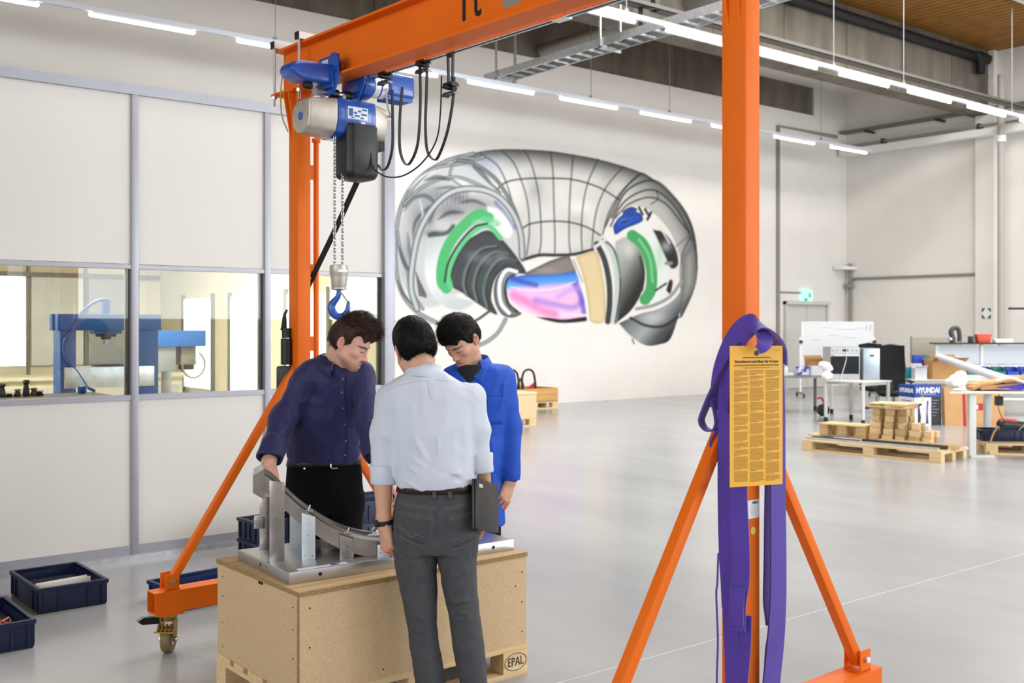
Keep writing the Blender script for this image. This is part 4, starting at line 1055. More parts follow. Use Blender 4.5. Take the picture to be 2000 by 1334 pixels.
def body_mesh(root, head, hands, inner, base, beard=0.):
    # one continuous skin: head and neck, trunk and limbs under the clothes, forearms and hands
    s = Sdf()
    for pts, rs in inner: s.chain([A3(*q) for q in pts], rs, k=.02)
    s.merge(head['sdf'], head['B'], head['O'], head['sc'])
    for h_, M, O in hands: s.merge(h_, M, O)
    V, Fq = s.mesh(.0029)
    Vl = ((V - head['O']) @ head['B']) / head['sc']
    c = flat_col(V, base); hm = np.linalg.norm(Vl, axis=1) < .2
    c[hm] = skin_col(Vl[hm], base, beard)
    for h_, M, O in hands:
        L = (V - O) @ M; m_ = (np.abs(L[:, 0]) < .09) & (L[:, 1] > 0) & (L[:, 1] < .22) & (np.abs(L[:, 2]) < .13)
        w = (np.clip((L[:, 1] - .06) / .05, 0, 1) * .6 * m_)[:, None]; c = c * (1 - w) + (np.array(base) * np.array([1.02, .74, .7]))[None] * w
    return npmesh('body', V @ CAMM.T, Fq, M_skin, root, vcol=np.clip(c, 0, 1))
def make_head(B, O, scale, neck_cam, hair, wide=1., jaw=1., nose=1.):
    neck = ((np.array(neck_cam) - O) @ B) / scale
    H, HF = hair['sdf'].mesh(.0042); N = vnormals(H, HF)
    H = H + N * (.002 * vnoise(H * A3(120, 40, 40)))[:, None]
    parts = [(H, HF)]
    for t in hair['tufts']: parts.append(tufts(H, N, *t[:5], t[5], **(t[6] if len(t) > 6 else {})))
    HV, HFq = join(parts)
    return dict(sdf=head_sdf(neck, wide, jaw, nose), B=B, O=O, sc=scale, hair=((HV * scale) @ B.T + O, HFq))
def limbs(root_d, hip, feet, shoulders, elbows, wrists, neck, rs=(.032, .03, .03)):
    ch = [([neck, hip], [.055, .07])]
    for sh, el, wr, r in zip(shoulders, elbows, wrists, rs):
        ch.append(([neck, sh], [.04, .035])); ch.append(([sh, el, wr], [.036, r[0], r[1]]))
    for lg in feet: ch.append(([hip] + list(lg), [.06] + [.055, .045, .03][:len(lg)]))
    return ch
sgd = lambda d: (lambda u0, v0, u1, v1, w, hgt, dd=None: (C3(u0, v0, dd or d), C3(u1, v1, dd or d), w, hgt))
def fl(f): return lambda v: float(np.interp(v, *f))

# ---------------------------------------------------------------- man with his back to us
D2 = lambda v: 4.42 + max(0, (960 - v)) * .00022
p2 = thing('person', to_world(A3(*C3(888, 1400, 4.42)[:2], 0)), 0, 'man in pale blue shirt and grey jeans, turned away, carrying a laptop', 'person')
O = C3(811, 684, 4.50); B = eul(20, 22, 9)
h2 = hair_mesh(.012, .012, [((0, .14, -.04), (.11, .10, .085))], [((.09, -.008, -.022), (.022, .034, .046))], (-.15, .056))
flow2 = lambda P: np.stack([P[:, 0] * 4, -.3 - P[:, 1] * 2, -.9 + 0 * P[:, 2]], 1)
hd = make_head(B, O, 1.04, C3(827, 748, 4.46), dict(sdf=h2, tufts=[(9000, .018, .0006, flow2, 5, None, dict(lift=.06)), (160, .032, .0006, flow2, 9, lambda P: P[:, 2] > .09, dict(lift=.6))]))
rows = lp_rows([(718, 799, 856), (727, 794, 866), (735, 782, 884), (745, 766, 902), (757, 751, 921), (772, 745, 935), (795, 750, 935), (830, 761, 932), (870, 767, 928), (905, 769, 928), (930, 771, 930), (944, 774, 930), (951, 779, 927), (956, 786, 922)],
               D2, fl(([718, 745, 780, 850, 925, 950, 956], [.062, .082, .105, .122, .125, .112, .104])))
s = Sdf().loft(rows, k=.03, e=2.3)
s.chain([C3(762, 784, 4.47), C3(750, 845, 4.44), C3(748, 925, 4.42)], [.056, .05, .045], k=.035); s.chain([C3(922, 774, 4.47), C3(934, 840, 4.45), C3(942, 905, 4.43)], [.054, .043, .037], k=.035)
V, Fq = s.mesh(.006); sg = sgd(4.32)
V = folds(V, Fq, [sg(842, 745, 851, 778, .005, -.009), sg(853, 780, 857, 905, .005, .006), sg(833, 745, 837, 765, .005, .006), sg(930, 800, 905, 855, .012, .009), sg(775, 800, 790, 880, .012, .008), sg(785, 905, 850, 940, .007, .009), sg(800, 890, 880, 948, .008, .008),
                     sg(830, 905, 915, 945, .008, -.008), sg(870, 930, 925, 915, .008, .009), sg(780, 935, 830, 958, .006, .008), sg(900, 880, 925, 940, .008, .009), sg(760, 830, 775, 905, .009, -.009, 4.36), sg(915, 810, 928, 890, .009, -.009, 4.36),
                     sg(880, 820, 920, 865, .010, .007), sg(800, 840, 835, 900, .010, .007), sg(735, 870, 765, 890, .007, .006, 4.37), sg(738, 840, 768, 868, .007, .006, 4.38), sg(928, 850, 955, 870, .007, .006, 4.38), sg(930, 828, 955, 838, .007, .006, 4.39),
                     sg(772, 790, 800, 770, .009, .006), sg(915, 790, 885, 765, .009, .006), sg(810, 800, 812, 880, .008, .004), sg(895, 790, 890, 860, .008, .004)], amp=.0045, freq=(10, 10, 6), seed=1.3, fine=.0006)
V = smoothV(V, Fq, 1, .35)
shirt = npmesh('shirt', V @ CAMM.T, Fq, M_lblue, p2); bv = bvh_of(V, Fq)
for ln in ([(742, 772), (775, 754), (815, 745), (838, 743)], [(850, 742), (895, 747), (925, 758)]):
    MB().tube(px_line(bv, ln, 6, .0), .0008, 5).build('yoke_seam', M_seam2, shirt, world=True)
MB().tube(px_line(bv, [(835, 744), (839, 768), (843, 779)], 6, .0), .001, 5).build('back_pleat', M_seam2, shirt, world=True)
cuff(p2, 'rolled_cuff', M_lblue, C3(748, 905, 4.42), C3(749.5, 944, 4.425), .050, .0525, .006, wob=.0025, seed=1, par=shirt)
cuff(p2, 'rolled_cuff', M_lblue, C3(941.5, 884, 4.43), C3(943, 922, 4.435), .042, .0425, .005, wob=.002, seed=2, par=shirt)
collar(p2, 'collar', M_lblue, C3(827, 736, 4.475), 10, 12, .066, .068, .046, .016, 40, tip=.02, roll=-9, rise=.0)
rws = lp_rows([(936, 784, 922), (960, 778, 926), (985, 772, 929), (1010, 768, 931), (1045, 765, 932), (1075, 768, 931)], D2, fl(([940, 1000, 1075], [.103, .118, .105])))
t = Sdf().loft(rws, k=.03, e=2.3); dl2 = fl(([1040, 1100, 1220, 1300, 1386], [.10, .092, .072, .066, .062]))
t.loft(lp_rows([(1040, 767, 850), (1100, 772, 852), (1150, 782, 853), (1195, 791, 853), (1222, 797, 853), (1260, 801, 857), (1300, 807, 864), (1340, 813, 870), (1386, 820, 874)], lambda v: 4.42, dl2), k=.02, e=2.1)
t.loft(lp_rows([(1040, 848, 931), (1100, 857, 930), (1150, 866, 931), (1205, 878, 937), (1260, 885, 945), (1300, 892, 949), (1340, 900, 953), (1386, 908, 959)], lambda v: 4.42, dl2), k=.02, e=2.1)
V, Fq = t.mesh(.006); kf = []
for (u0, v0, u1, v1, h_) in ((798, 1200, 845, 1212, .008), (795, 1216, 850, 1205, .007), (800, 1232, 852, 1240, .008), (802, 1252, 850, 1246, .007), (880, 1180, 932, 1168, .008), (878, 1196, 935, 1202, .008), (882, 1214, 938, 1205, .007), (890, 1232, 940, 1240, .007), (852, 1068, 800, 1085, .008), (858, 1070, 905, 1082, .008), (775, 1090, 830, 1075, .008), (845, 1060, 800, 1045, .006), (812, 1300, 860, 1292, .007), (900, 1290, 945, 1300, .007), (905, 1330, 950, 1322, .007), (815, 1345, 866, 1352, .007), (785, 1120, 850, 1105, .005), (870, 1130, 925, 1110, .005)):
    kf.append(sg(u0, v0, u1, v1, .006, h_, 4.34))
kf += [sg(850, 985, 851, 1060, .006, -.006, 4.31)]
V = folds(V, Fq, kf, amp=.0028, freq=(11, 11, 11), seed=5.1, fine=.0006); V = smoothV(V, Fq, 1, .35)
jeans = npmesh('jeans', V @ CAMM.T, Fq, M_tgry, p2); bv2 = bvh_of(V, Fq)
def stitch(pts, double=0., par=jeans, bvx=bv2, r=.0006, m=None, name='stitch_line'):
    for o in ((0,) if not double else (-double / 2, double / 2)):
        l = px_line(bvx, [(a, b + o) for a, b in pts], 6, .0002)
        if len(l) > 1: MB().tube(l, r, 4).build(name, m or M_stitch, par, world=True)
stitch([(775, 978), (810, 988), (862, 995)], 4.5); stitch([(866, 995), (900, 988), (926, 979)], 4.5); stitch([(861, 970), (862, 996)], 0)
for quad in ([(775, 1001), (846, 1013), (831, 1066), (772, 1040)], [(878, 1014), (926, 1001), (929, 1053), (880, 1072)]):
    pk = px_patch(bv2, quad, 10, 8, .0003, .0008, 'back_pocket', M_tgry, p2)
    tl_, tr_, br_, bl_ = quad
    pkb = bv2
    mid = lambda f: (bl_[0] + (br_[0] - bl_[0]) * f, (bl_[1] + (br_[1] - bl_[1]) * f) - 14)
    for ln, db in (([tl_, tr_], 4.), ([tl_, bl_], 0), ([tr_, br_], 0), ([bl_, ((bl_[0] + br_[0]) / 2, (bl_[1] + br_[1]) / 2 + 6), br_], 0), ([mid(.05), mid(.3), (mid(.5)[0], mid(.5)[1] + 9), mid(.75), mid(.95)], 0)):
        for o in ((0,) if not db else (-db / 2, db / 2)):
            l = px_line(bv2, [(a, b + o) for a, b in ln], 6, .0013)
            MB().tube(l, .0006, 4).build('stitch_line', M_stitch, pk, world=True)
bz_ = C3(850, 957, 4.31)[2]
Vb, Fb = band(rows_at(rws), bz_ - .019, bz_ + .021, .011); belt = npmesh('belt', Vb @ CAMM.T, Fb, M_beltb, p2)
for u in (848, 878): px_patch(bv2, [(u - 3.5, 960), (u + 3.5, 960), (u + 3.5, 976), (u - 3.5, 976)], 2, 3, .008, .0015, 'belt_loop', M_tgry, p2)
lw = C3(750, 1028, 4.39); rw_ = C3(950, 985, 4.53)
lh = hand_sdf([(48, 55, 35), (56, 62, 38), (62, 66, 40), (64, 66, 40)], (.9, .8), fore=.03, fr=.028, wr=.026)
rh = hand_sdf([(12, 45, 40), (14, 48, 40), (16, 48, 40), (18, 48, 40)], (.3, .3), fore=.03, fr=.027, wr=.025)
LHF = hand_frame(lw, C3(755, 1075, 4.385) - lw, A3(-.8, -.55, .05), False); RHF = hand_frame(rw_, C3(942, 1040, 4.50) - rw_, A3(.95, .2, 0), True)
le, re_ = C3(748, 928, 4.415), C3(943, 905, 4.425)
nk = C3(829, 752, 4.47); hp = C3(850, 1000, 4.42)
inn = limbs(4.42, hp, [[C3(812, 1090, 4.42), C3(826, 1215, 4.42), C3(846, 1370, 4.42)], [C3(892, 1090, 4.42), C3(908, 1210, 4.42), C3(931, 1370, 4.42)]], [C3(768, 790, 4.47), C3(918, 782, 4.47)], [le, re_], [lw, rw_], nk, [(.043, .026), (.031, .025)])
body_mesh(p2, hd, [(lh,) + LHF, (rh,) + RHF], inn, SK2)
npmesh('hair', hd['hair'][0] @ CAMM.T, hd['hair'][1], M_hairk, p2)
ww = A3(*C3(750, 1021, 4.392)); ring = []
for i in range(26):
    a_ = 2 * math.pi * i / 24; ring.append(to_world(ww + A3((.034) * math.cos(a_), .033 * math.sin(a_), .004 * math.cos(a_))))
wo = tag(MB().ribbon(ring, Z_, .02, .004).build('wristwatch', M_rubber, p2, world=True), 'black wristwatch on a rubber strap')
MB().cyl(to_world(ww + A3(-.028, -.02, 0)), to_world(ww + A3(-.033, -.023, 0)), .0165, n=18).build('watch_case', M_black, wo, world=True)
shoe(p2, 'shoe', M_shoe, M_sole, A3(C3(838, 1400, 4.42)[0] - .03, 4.57, 0), A3(C3(848, 1400, 4.42)[0], 4.36, 0))
shoe(p2, 'shoe', M_shoe, M_sole, A3(C3(930, 1400, 4.42)[0] + .01, 4.64, 0), A3(C3(934, 1400, 4.42)[0], 4.39, 0))
# his laptop
q0 = [C3(921, 936, 4.31), C3(961, 946, 4.50), C3(977, 1041, 4.50), C3(931, 1030, 4.31)]
qw = [to_world(q) for q in q0]; ax_ = ((qw[1] + qw[2]) - (qw[0] + qw[3])).normalized(); ay_ = ((qw[0] + qw[1]) - (qw[3] + qw[2])); ay_ = (ay_ - ax_ * ay_.dot(ax_)).normalized(); az_ = ax_.cross(ay_)
cw_ = sum(qw, Vector()) / 4; hw_, hh_ = .107, .098
lt = thing('laptop', cw_, 0, 'closed black laptop held upright against the thigh of the man in grey jeans', 'laptop')
ML = Matrix((ax_, ay_, az_)).transposed().to_4x4()
MB().box(-hw_, hw_, -hh_ - .004, hh_ + .004, -.012, .001, ML).build('base', M_black, lt, bevel=.003)
MB().box(-hw_, hw_, -hh_ - .004, hh_ + .004, .002, .013, ML).build('lid', mat('laptop_lid_black', '0C0C0D', .35), lt, bevel=.003)
MB().box(-hw_ + .02, -hw_ + .055, hh_ - .03, hh_ - .015, .0132, .0137, ML).build('sticker', mat('silver_sticker', 'B9BBBD', .4), lt)
vt = MB()
for k in range(12): vt.box(hw_ - .0005, hw_ + .0006, -.1 + k * .009, -.095 + k * .009, -.008, -.003, ML)
vt.build('vent', M_rubber, lt)

# ---------------------------------------------------------------- man in the navy shirt
D1 = lambda v: 5.42 - max(0, (905 - v)) * .0008
p1 = thing('person', to_world(A3(*C3(640, 1240, 5.46)[:2], 0)), 0, 'man in a navy shirt and black trousers leaning over the aluminium fixture', 'person')
O = C3(683, 672, 5.2); B = eul(-104, 27, 3)
h1 = hair_mesh(.008, .042, [((0, .14, -.03), (.1, .09, .112))], [((.086, -.004, -.028), (.02, .03, .036)), ((.074, .072, .03), (.034, .042, .062))], (-.3, .055))
flow1 = lambda P: np.stack([P[:, 0] * 2, np.where(P[:, 2] > .06, 1.2, -.4), np.where(P[:, 2] > .06, .5, -1.0)], 1)
hd1 = make_head(B, O, 1.0, C3(640, 728, 5.27), dict(sdf=h1, tufts=[(8000, .015, .0006, flow1, 11, None, dict(lift=.07)), (2200, .040, .0011, flow1, 12, lambda P: P[:, 2] > .085, dict(lift=.5))]), jaw=1.05)
rows = lp_rows([(694, 626, 676), (702, 610, 692), (712, 594, 708), (724, 583, 720), (742, 577, 729), (765, 577, 730), (790, 575, 726), (830, 566, 708), (865, 559, 702), (884, 560, 703), (894, 562, 702), (900, 567, 698)], D1, fl(([694, 715, 760, 850, 900], [.058, .085, .115, .13, .115])))
s = Sdf().loft(rows, k=.03, e=2.3)
s.chain([C3(606, 728, 5.28), C3(553, 815, 5.2), C3(532, 878, 5.04)], [.058, .056, .047], k=.04)
s.chain([C3(708, 728, 5.24), C3(717, 830, 5.12), C3(727, 882, 5.02)], [.056, .05, .046], k=.04)
V, Fq = s.mesh(.006); sg = sgd(5.2)
V = folds(V, Fq, [sg(600, 730, 575, 820, .010, .008, 5.18), sg(620, 745, 590, 835, .010, -.008), sg(600, 790, 566, 770, .008, .007), sg(575, 800, 545, 840, .008, .008, 5.12), sg(565, 820, 535, 845, .008, -.006, 5.1), sg(560, 790, 540, 815, .008, .007, 5.12), sg(570, 760, 590, 790, .008, .006, 5.15),
                  sg(672, 735, 668, 790, .006, .006), sg(690, 745, 715, 775, .010, .008), sg(640, 800, 600, 850, .012, .008), sg(650, 850, 590, 885, .010, .009), sg(690, 800, 660, 870, .010, .008), sg(695, 850, 670, 890, .008, .008), sg(600, 860, 640, 895, .008, -.007), sg(700, 780, 735, 800, .008, .007, 5.1), sg(705, 810, 738, 835, .008, .007, 5.06), sg(712, 845, 738, 860, .007, .006, 5.0)], amp=.0068, freq=(9, 9, 6), seed=9.3, fine=.0006)
V = smoothV(V, Fq, 1, .35)
shirt1 = npmesh('shirt', V @ CAMM.T, Fq, M_navy, p1); bv = bvh_of(V, Fq)
cuff(p1, 'rolled_cuff', M_navy, C3(537, 858, 5.07), C3(527, 897, 5.0), .058, .055, .006, wob=.004, seed=4, par=shirt1)
cuff(p1, 'sleeve_cuff', M_navy, C3(724, 866, 5.05), C3(731, 893, 4.98), .050, .047, .005, wob=.003, seed=5, par=shirt1)
MB().ribbon(px_line(bv, [(670, 728), (668, 770), (672, 830), (676, 870), (672, 902)], 8, .001), RT, .026, .003).build('button_placket', M_navy, shirt1, world=True)
for (u, v) in ((669.5, 740), (668, 766), (670, 797), (673, 828), (675, 861), (674, 888)):
    l, nn = cast(bv, u, v)
    if l is not None: MB().cyl(to_world(l + nn * .001), to_world(l + nn * .0042), .0048, n=12).build('button', M_button, shirt1, world=True)
stl = lambda pts: MB().tube(px_line(bv, pts, 6, .0), .0009, 4).build('seam', mat('navy_seam', '35325F', .7), shirt1, world=True)
stl([(577, 706), (592, 712), (602, 730), (606, 760)]); stl([(716, 714), (710, 735), (708, 770)])
collar(p1, 'collar', M_navy, C3(650, 718, 5.24), -152, 16, .068, .072, .046, .018, 50, tip=.04, roll=3)
collar(p1, 'collar_lining', mat('white_collar_lining', 'C9C9CE', .7), C3(650, 718, 5.245), -150, 12, .058, .062, .034, .004, 50, tip=.0, roll=4)
rws = lp_rows([(895, 566, 700), (912, 562, 704), (950, 560, 708), (985, 561, 710), (1000, 563, 708)], lambda v: 5.43, fl(([895, 960, 1000], [.112, .122, .112])))
t = Sdf().loft(rws, k=.03, e=2.3)
t.loft(lp_rows([(965, 562, 636), (1030, 564, 637), (1100, 570, 634), (1160, 578, 630), (1228, 584, 628)], lambda v: 5.44, fl(([965, 1030, 1228], [.115, .10, .06]))), k=.02, e=2.1)
t.loft(lp_rows([(965, 636, 709), (1030, 638, 708), (1100, 642, 704), (1160, 648, 700), (1228, 654, 696)], lambda v: 5.44, fl(([965, 1030, 1228], [.115, .10, .06]))), k=.02, e=2.1)
V, Fq = t.mesh(.007); sg = sgd(5.31)
V = folds(V, Fq, [sg(652, 915, 648, 1000, .006, .006), sg(640, 1000, 590, 1030, .01, .008), sg(655, 985, 700, 1010, .01, .008), sg(645, 960, 610, 990, .01, .006), sg(640, 1030, 600, 1050, .01, .008)], amp=.004, freq=(8, 8, 8), seed=2.2); V = smoothV(V, Fq, 1, .4)
tr1 = npmesh('trousers', V @ CAMM.T, Fq, M_tblk, p1); bv2 = bvh_of(V, Fq)
bz_ = C3(640, 906, 5.31)[2]
Vb, Fb = band(rows_at(rws, .03), bz_ - .017, bz_ + .017, .010); belt1 = npmesh('belt', Vb @ CAMM.T, Fb, M_beltk, p1)
bvb = bvh_of(Vb, Fb); bk = px_line(bvb, [(646, 907), (660, 908)], 1, .003)
if len(bk) == 2:
    e_ = (bk[1] - bk[0]).normalized()
    MB().tube([bk[0] + Z_ * .016, bk[0] - Z_ * .014, bk[0] + e_ * .008 - Z_ * .02, bk[1] - Z_ * .016], .0032, 6).tube([bk[0] + Z_ * .016, bk[1] + Z_ * .016], .003, 6).build('belt_buckle', M_bolt, belt1, world=True)
l_, n_ = cast(bv2, 595, 915)
if l_ is not None: MB().cyl(to_world(l_), to_world(l_ + n_ * .003), .005, n=10).build('rivet', M_bolt, tr1, world=True)
lw = C3(525, 908, 4.985); rw_ = C3(757, 934, 4.93)
lh = hand_sdf([(18, 20, 15), (20, 22, 15), (22, 24, 18), (24, 26, 18)], (.2, .4), spread=4, fore=.03, fr=.03, wr=.028)
rh = hand_sdf([(25, 35, 25)] * 4, (.5, .5), fore=.03, fr=.028, wr=.026)
LHF = hand_frame(lw, C3(530, 946, 4.86) - lw, A3(.1, -.25, .9), False); RHF = hand_frame(rw_, C3(778, 966, 4.90) - rw_, A3(.6, .2, .7), True)
nk = C3(648, 735, 5.28); hp = C3(634, 960, 5.43)
inn = limbs(0, hp, [[C3(600, 1000, 5.44), C3(603, 1120, 5.44), C3(606, 1210, 5.44)], [C3(674, 1000, 5.44), C3(674, 1120, 5.44), C3(674, 1210, 5.44)]], [C3(608, 728, 5.28), C3(702, 732, 5.25)], [C3(551, 820, 5.19), C3(718, 835, 5.11)], [lw, rw_], nk, [(.042, .028), (.04, .027)])
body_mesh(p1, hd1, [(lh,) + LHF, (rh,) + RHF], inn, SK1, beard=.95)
npmesh('hair', hd1['hair'][0] @ CAMM.T, hd1['hair'][1], M_hairb, p1)
shoe(p1, 'shoe', M_shoe, M_sole, A3(C3(602, 1240, 5.44)[0] - .05, 5.30, 0), A3(C3(606, 1240, 5.44)[0], 5.5, 0))
shoe(p1, 'shoe', M_shoe, M_sole, A3(C3(674, 1240, 5.44)[0] - .04, 5.36, 0), A3(C3(674, 1240, 5.44)[0], 5.56, 0))

# ---------------------------------------------------------------- man in the blue coat
D3 = lambda v: 5.56 - max(0, (900 - v)) * .0002
p3 = thing('person', to_world(A3(*C3(930, 1246, 5.56)[:2], 0)), 0, 'man in a royal blue work coat looking down at the fixture', 'person')
O = C3(903, 666, 5.47); B = eul(143, 40, -5)
h3 = hair_mesh(.014, .032, [((0, .145, -.04), (.105, .095, .112))], [((.088, -.004, -.03), (.02, .032, .036)), ((.078, .08, .015), (.034, .038, .065))], (-.3, .055))
flow3 = lambda P: np.stack([P[:, 0] * 3, np.where(P[:, 2] > .05, 1.3, -.2), np.where(P[:, 2] > .05, .1, -1.0)], 1)
hd3 = make_head(B, O, 1.0, C3(925, 726, 5.54), dict(sdf=h3, tufts=[(8000, .018, .0007, flow3, 21, None, dict(lift=.09)), (1300, .034, .001, flow3, 22, lambda P: P[:, 2] > .06, dict(lift=.45))]), wide=1.02, nose=.99)
rows = lp_rows([(706, 900, 950), (712, 890, 968), (720, 880, 984), (732, 871, 998), (750, 866, 1000), (790, 867, 992), (850, 868, 985), (920, 868, 983), (980, 867, 985), (1022, 866, 987)], D3, fl(([706, 722, 760, 850, 1022], [.05, .085, .115, .12, .13])))
s = Sdf().loft(rows, k=.03, e=2.3)
s.chain([C3(982, 735, 5.56), C3(999, 830, 5.57), C3(999, 925, 5.52)], [.056, .05, .042], k=.035)
s.chain([C3(880, 738, 5.54), C3(860, 830, 5.5), C3(840, 900, 5.35)], [.056, .05, .042], k=.035)
# open front: neck opening
s.ell(C3(916, 712, 5.44), (.05, .07, .035), k=.01, neg=True)
V, Fq = s.mesh(.006); sg = sgd(5.45)
V = folds(V, Fq, [sg(985, 745, 975, 800, .008, .008), sg(984, 790, 980, 880, .006, -.010), sg(1000, 790, 1012, 850, .008, .007), sg(990, 850, 1010, 880, .008, .006), sg(988, 895, 1010, 905, .008, .005), sg(960, 860, 965, 1000, .012, .007), sg(940, 900, 945, 1010, .012, -.006), sg(975, 930, 978, 1015, .008, .007), sg(965, 750, 950, 830, .01, .005)], amp=.0055, freq=(8, 8, 4), seed=4.4, fine=.0005)
V = smoothV(V, Fq, 1, .35)
coat = npmesh('work_coat', V @ CAMM.T, Fq, M_coat, p3); bv = bvh_of(V, Fq)
cuff(p3, 'sleeve_cuff', M_coat, C3(999, 905, 5.53), C3(998.5, 938, 5.52), .0445, .043, .004, wob=.0015, seed=7, par=coat)
cuff(p3, 'sleeve_cuff', M_coat, C3(842, 893, 5.36), C3(835, 915, 5.32), .0445, .043, .004, wob=.0015, seed=8, par=coat)
M_cseam = mat('coat_seam', '0A3A92', .7)
def cs(pts, par=coat): MB().tube(px_line(bv, pts, 6, .0), .0011, 4).build('seam', M_cseam, par, world=True)
cs([(994, 722), (984, 745), (981, 790)]); cs([(982, 960), (984, 1022)])
pk = px_patch(bv, [(948, 770), (984, 771), (982, 829), (949, 829)], 6, 6, .0005, .0015, 'chest_pocket', M_coat, p3)
pb = px_patch(bv, [(948, 768), (984, 769), (984, 775), (948, 774)], 6, 2, .0015, .0015, 'pocket_hem', M_coat, p3)
cs([(944, 960), (984, 961)])
collar(p3, 'collar', M_coat, C3(926, 718, 5.53), 168, 12, .072, .076, .046, .024, 80, tip=.045, roll=-3)
# lapels: two folded triangles lying on the chest, and the t-shirt between them
for tri in ([(934, 700), (954, 718), (940, 752), (922, 735)], [(872, 722), (890, 720), (912, 745), (905, 760)]): px_patch(bv, tri, 6, 6, .003, .003, 'lapel', M_coat, p3)
ts = Sdf().loft(lp_rows([(712, 898, 946), (722, 892, 946), (735, 895, 940), (760, 905, 930)], lambda v: 5.475, .05), e=2.2); V, Fq = ts.mesh(.006)
npmesh('t_shirt', V @ CAMM.T, Fq, M_tee, p3)
t = Sdf()
t.loft(lp_rows([(1000, 876, 929), (1100, 882, 926), (1232, 888, 924)], lambda v: 5.56, fl(([1000, 1232], [.09, .06]))), k=.02, e=2.1)
t.loft(lp_rows([(1000, 926, 979), (1100, 930, 976), (1232, 934, 970)], lambda v: 5.56, fl(([1000, 1232], [.09, .06]))), k=.02, e=2.1)
V, Fq = t.mesh(.008); npmesh('trousers', folds(V, Fq, [], amp=.004) @ CAMM.T, Fq, M_tblk, p3)
lw = C3(997, 942, 5.52); rw_ = C3(833, 918, 5.31)
lh = hand_sdf([(22, 28, 20), (28, 34, 22), (34, 38, 24), (38, 40, 24)], (.5, .3), spread=3, fore=.03, fr=.028, wr=.026)
rh = hand_sdf([(30, 40, 30)] * 4, (.5, .5), fore=.03, fr=.028, wr=.026)
LHF = hand_frame(lw, C3(986, 976, 5.49) - lw, A3(.75, -.65, .2), True); RHF = hand_frame(rw_, C3(826, 950, 5.24) - rw_, A3(-.5, -.3, .7), False)
nk = C3(926, 735, 5.55); hp = C3(928, 985, 5.56)
inn = limbs(0, hp, [[C3(903, 1030, 5.56), C3(904, 1120, 5.56), C3(905, 1215, 5.56)], [C3(952, 1030, 5.56), C3(952, 1120, 5.56), C3(952, 1215, 5.56)]], [C3(976, 742, 5.56), C3(884, 742, 5.55)], [C3(999, 835, 5.57), C3(860, 832, 5.5)], [lw, rw_], nk, [(.04, .027), (.04, .027)])
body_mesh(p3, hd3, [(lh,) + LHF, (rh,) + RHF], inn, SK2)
npmesh('hair', hd3['hair'][0] @ CAMM.T, hd3['hair'][1], M_hairk, p3)
shoe(p3, 'shoe', M_shoe, M_sole, A3(C3(898, 1246, 5.56)[0], 5.36, 0), A3(C3(906, 1246, 5.56)[0], 5.6, 0))
shoe(p3, 'shoe', M_shoe, M_sole, A3(C3(950, 1246, 5.56)[0], 5.36, 0), A3(C3(953, 1246, 5.56)[0], 5.6, 0))
# ================================================================== wooden transport box on its pallet, plate and fixture
M_osb = mat('raw_chipboard', 'BEA37C', .85, col2='CDB48E', scale=150, bump=.15, bscale=120)
M_osbe = mat('chipboard_edge', 'A98D60', .9, col2='7E6643', scale=120, bump=.3, bscale=160)
M_pine = mat('pine_wood', 'DFC79C', .75, col2='CFB080', scale=5, stretch=(.25, 9, 9), bump=.1, bscale=20)
M_pine2 = mat('weathered_pine', 'CBB085', .8, col2='B4976B', scale=5, stretch=(.25, 9, 9), bump=.12, bscale=20)
M_alup = mat('milled_aluminium', 'C2C4C6', .3, .95, var=.10, scale=4, bump=.02, bscale=30)
M_aluw = mat('brushed_aluminium_part', 'A39E9A', .24, 1., var=.16, scale=9)
M_aluw2 = mat('bright_aluminium_part', 'D3DCE2', .36, .6, var=.05, scale=9)
M_hole = mat('dark_hole', '151515', .7)
# chipboard gets a few scuffs
def pallet(name, loc, rz, label, L=1.2, Wd=.8, m=None, cat='pallet', group=None):
    m = m or M_pine
    r = thing(name, loc, rz, label, cat, group); h = .144
    ys = [.0, .1725, .3275, .5, .655]; ws = [.145, .10, .145, .10, .145]
    n = 5
    xs = [0, (L - .1) / 2, L - .1]
    for w, y in zip((.145, .1, .145, .1, .145), (0, .18375, .3275, .51625, .655)):
        y = y * Wd / .8; MB().box(0, L, y, y + w * Wd / .8, h - .022, h).build('deck_board', m, r)
    for x in (0, L / 2 - .0725, L - .145): MB().box(x, x + .145, 0, Wd, h - .044, h - .0225).build('stringer_board', m, r)
    for y in (0, Wd / 2 - .05, Wd - .1): MB().box(0, L, y, y + .1, 0, .022).build('bottom_board', m, r)
    for x in (0, L / 2 - .0725, L - .145):
        for y in (0, Wd / 2 - .05, Wd - .1): MB().box(x, x + .145, y, y + .1, .0225, h - .0445).build('block', m, r)
    return r
c0 = RT * -.856 + FW * 4.22; BRZ = R(51.5 - 50.7)
pal = pallet('euro_pallet', c0, BRZ, 'pine euro pallet carrying the large chipboard box')
MP = ROOTM[pal.name]
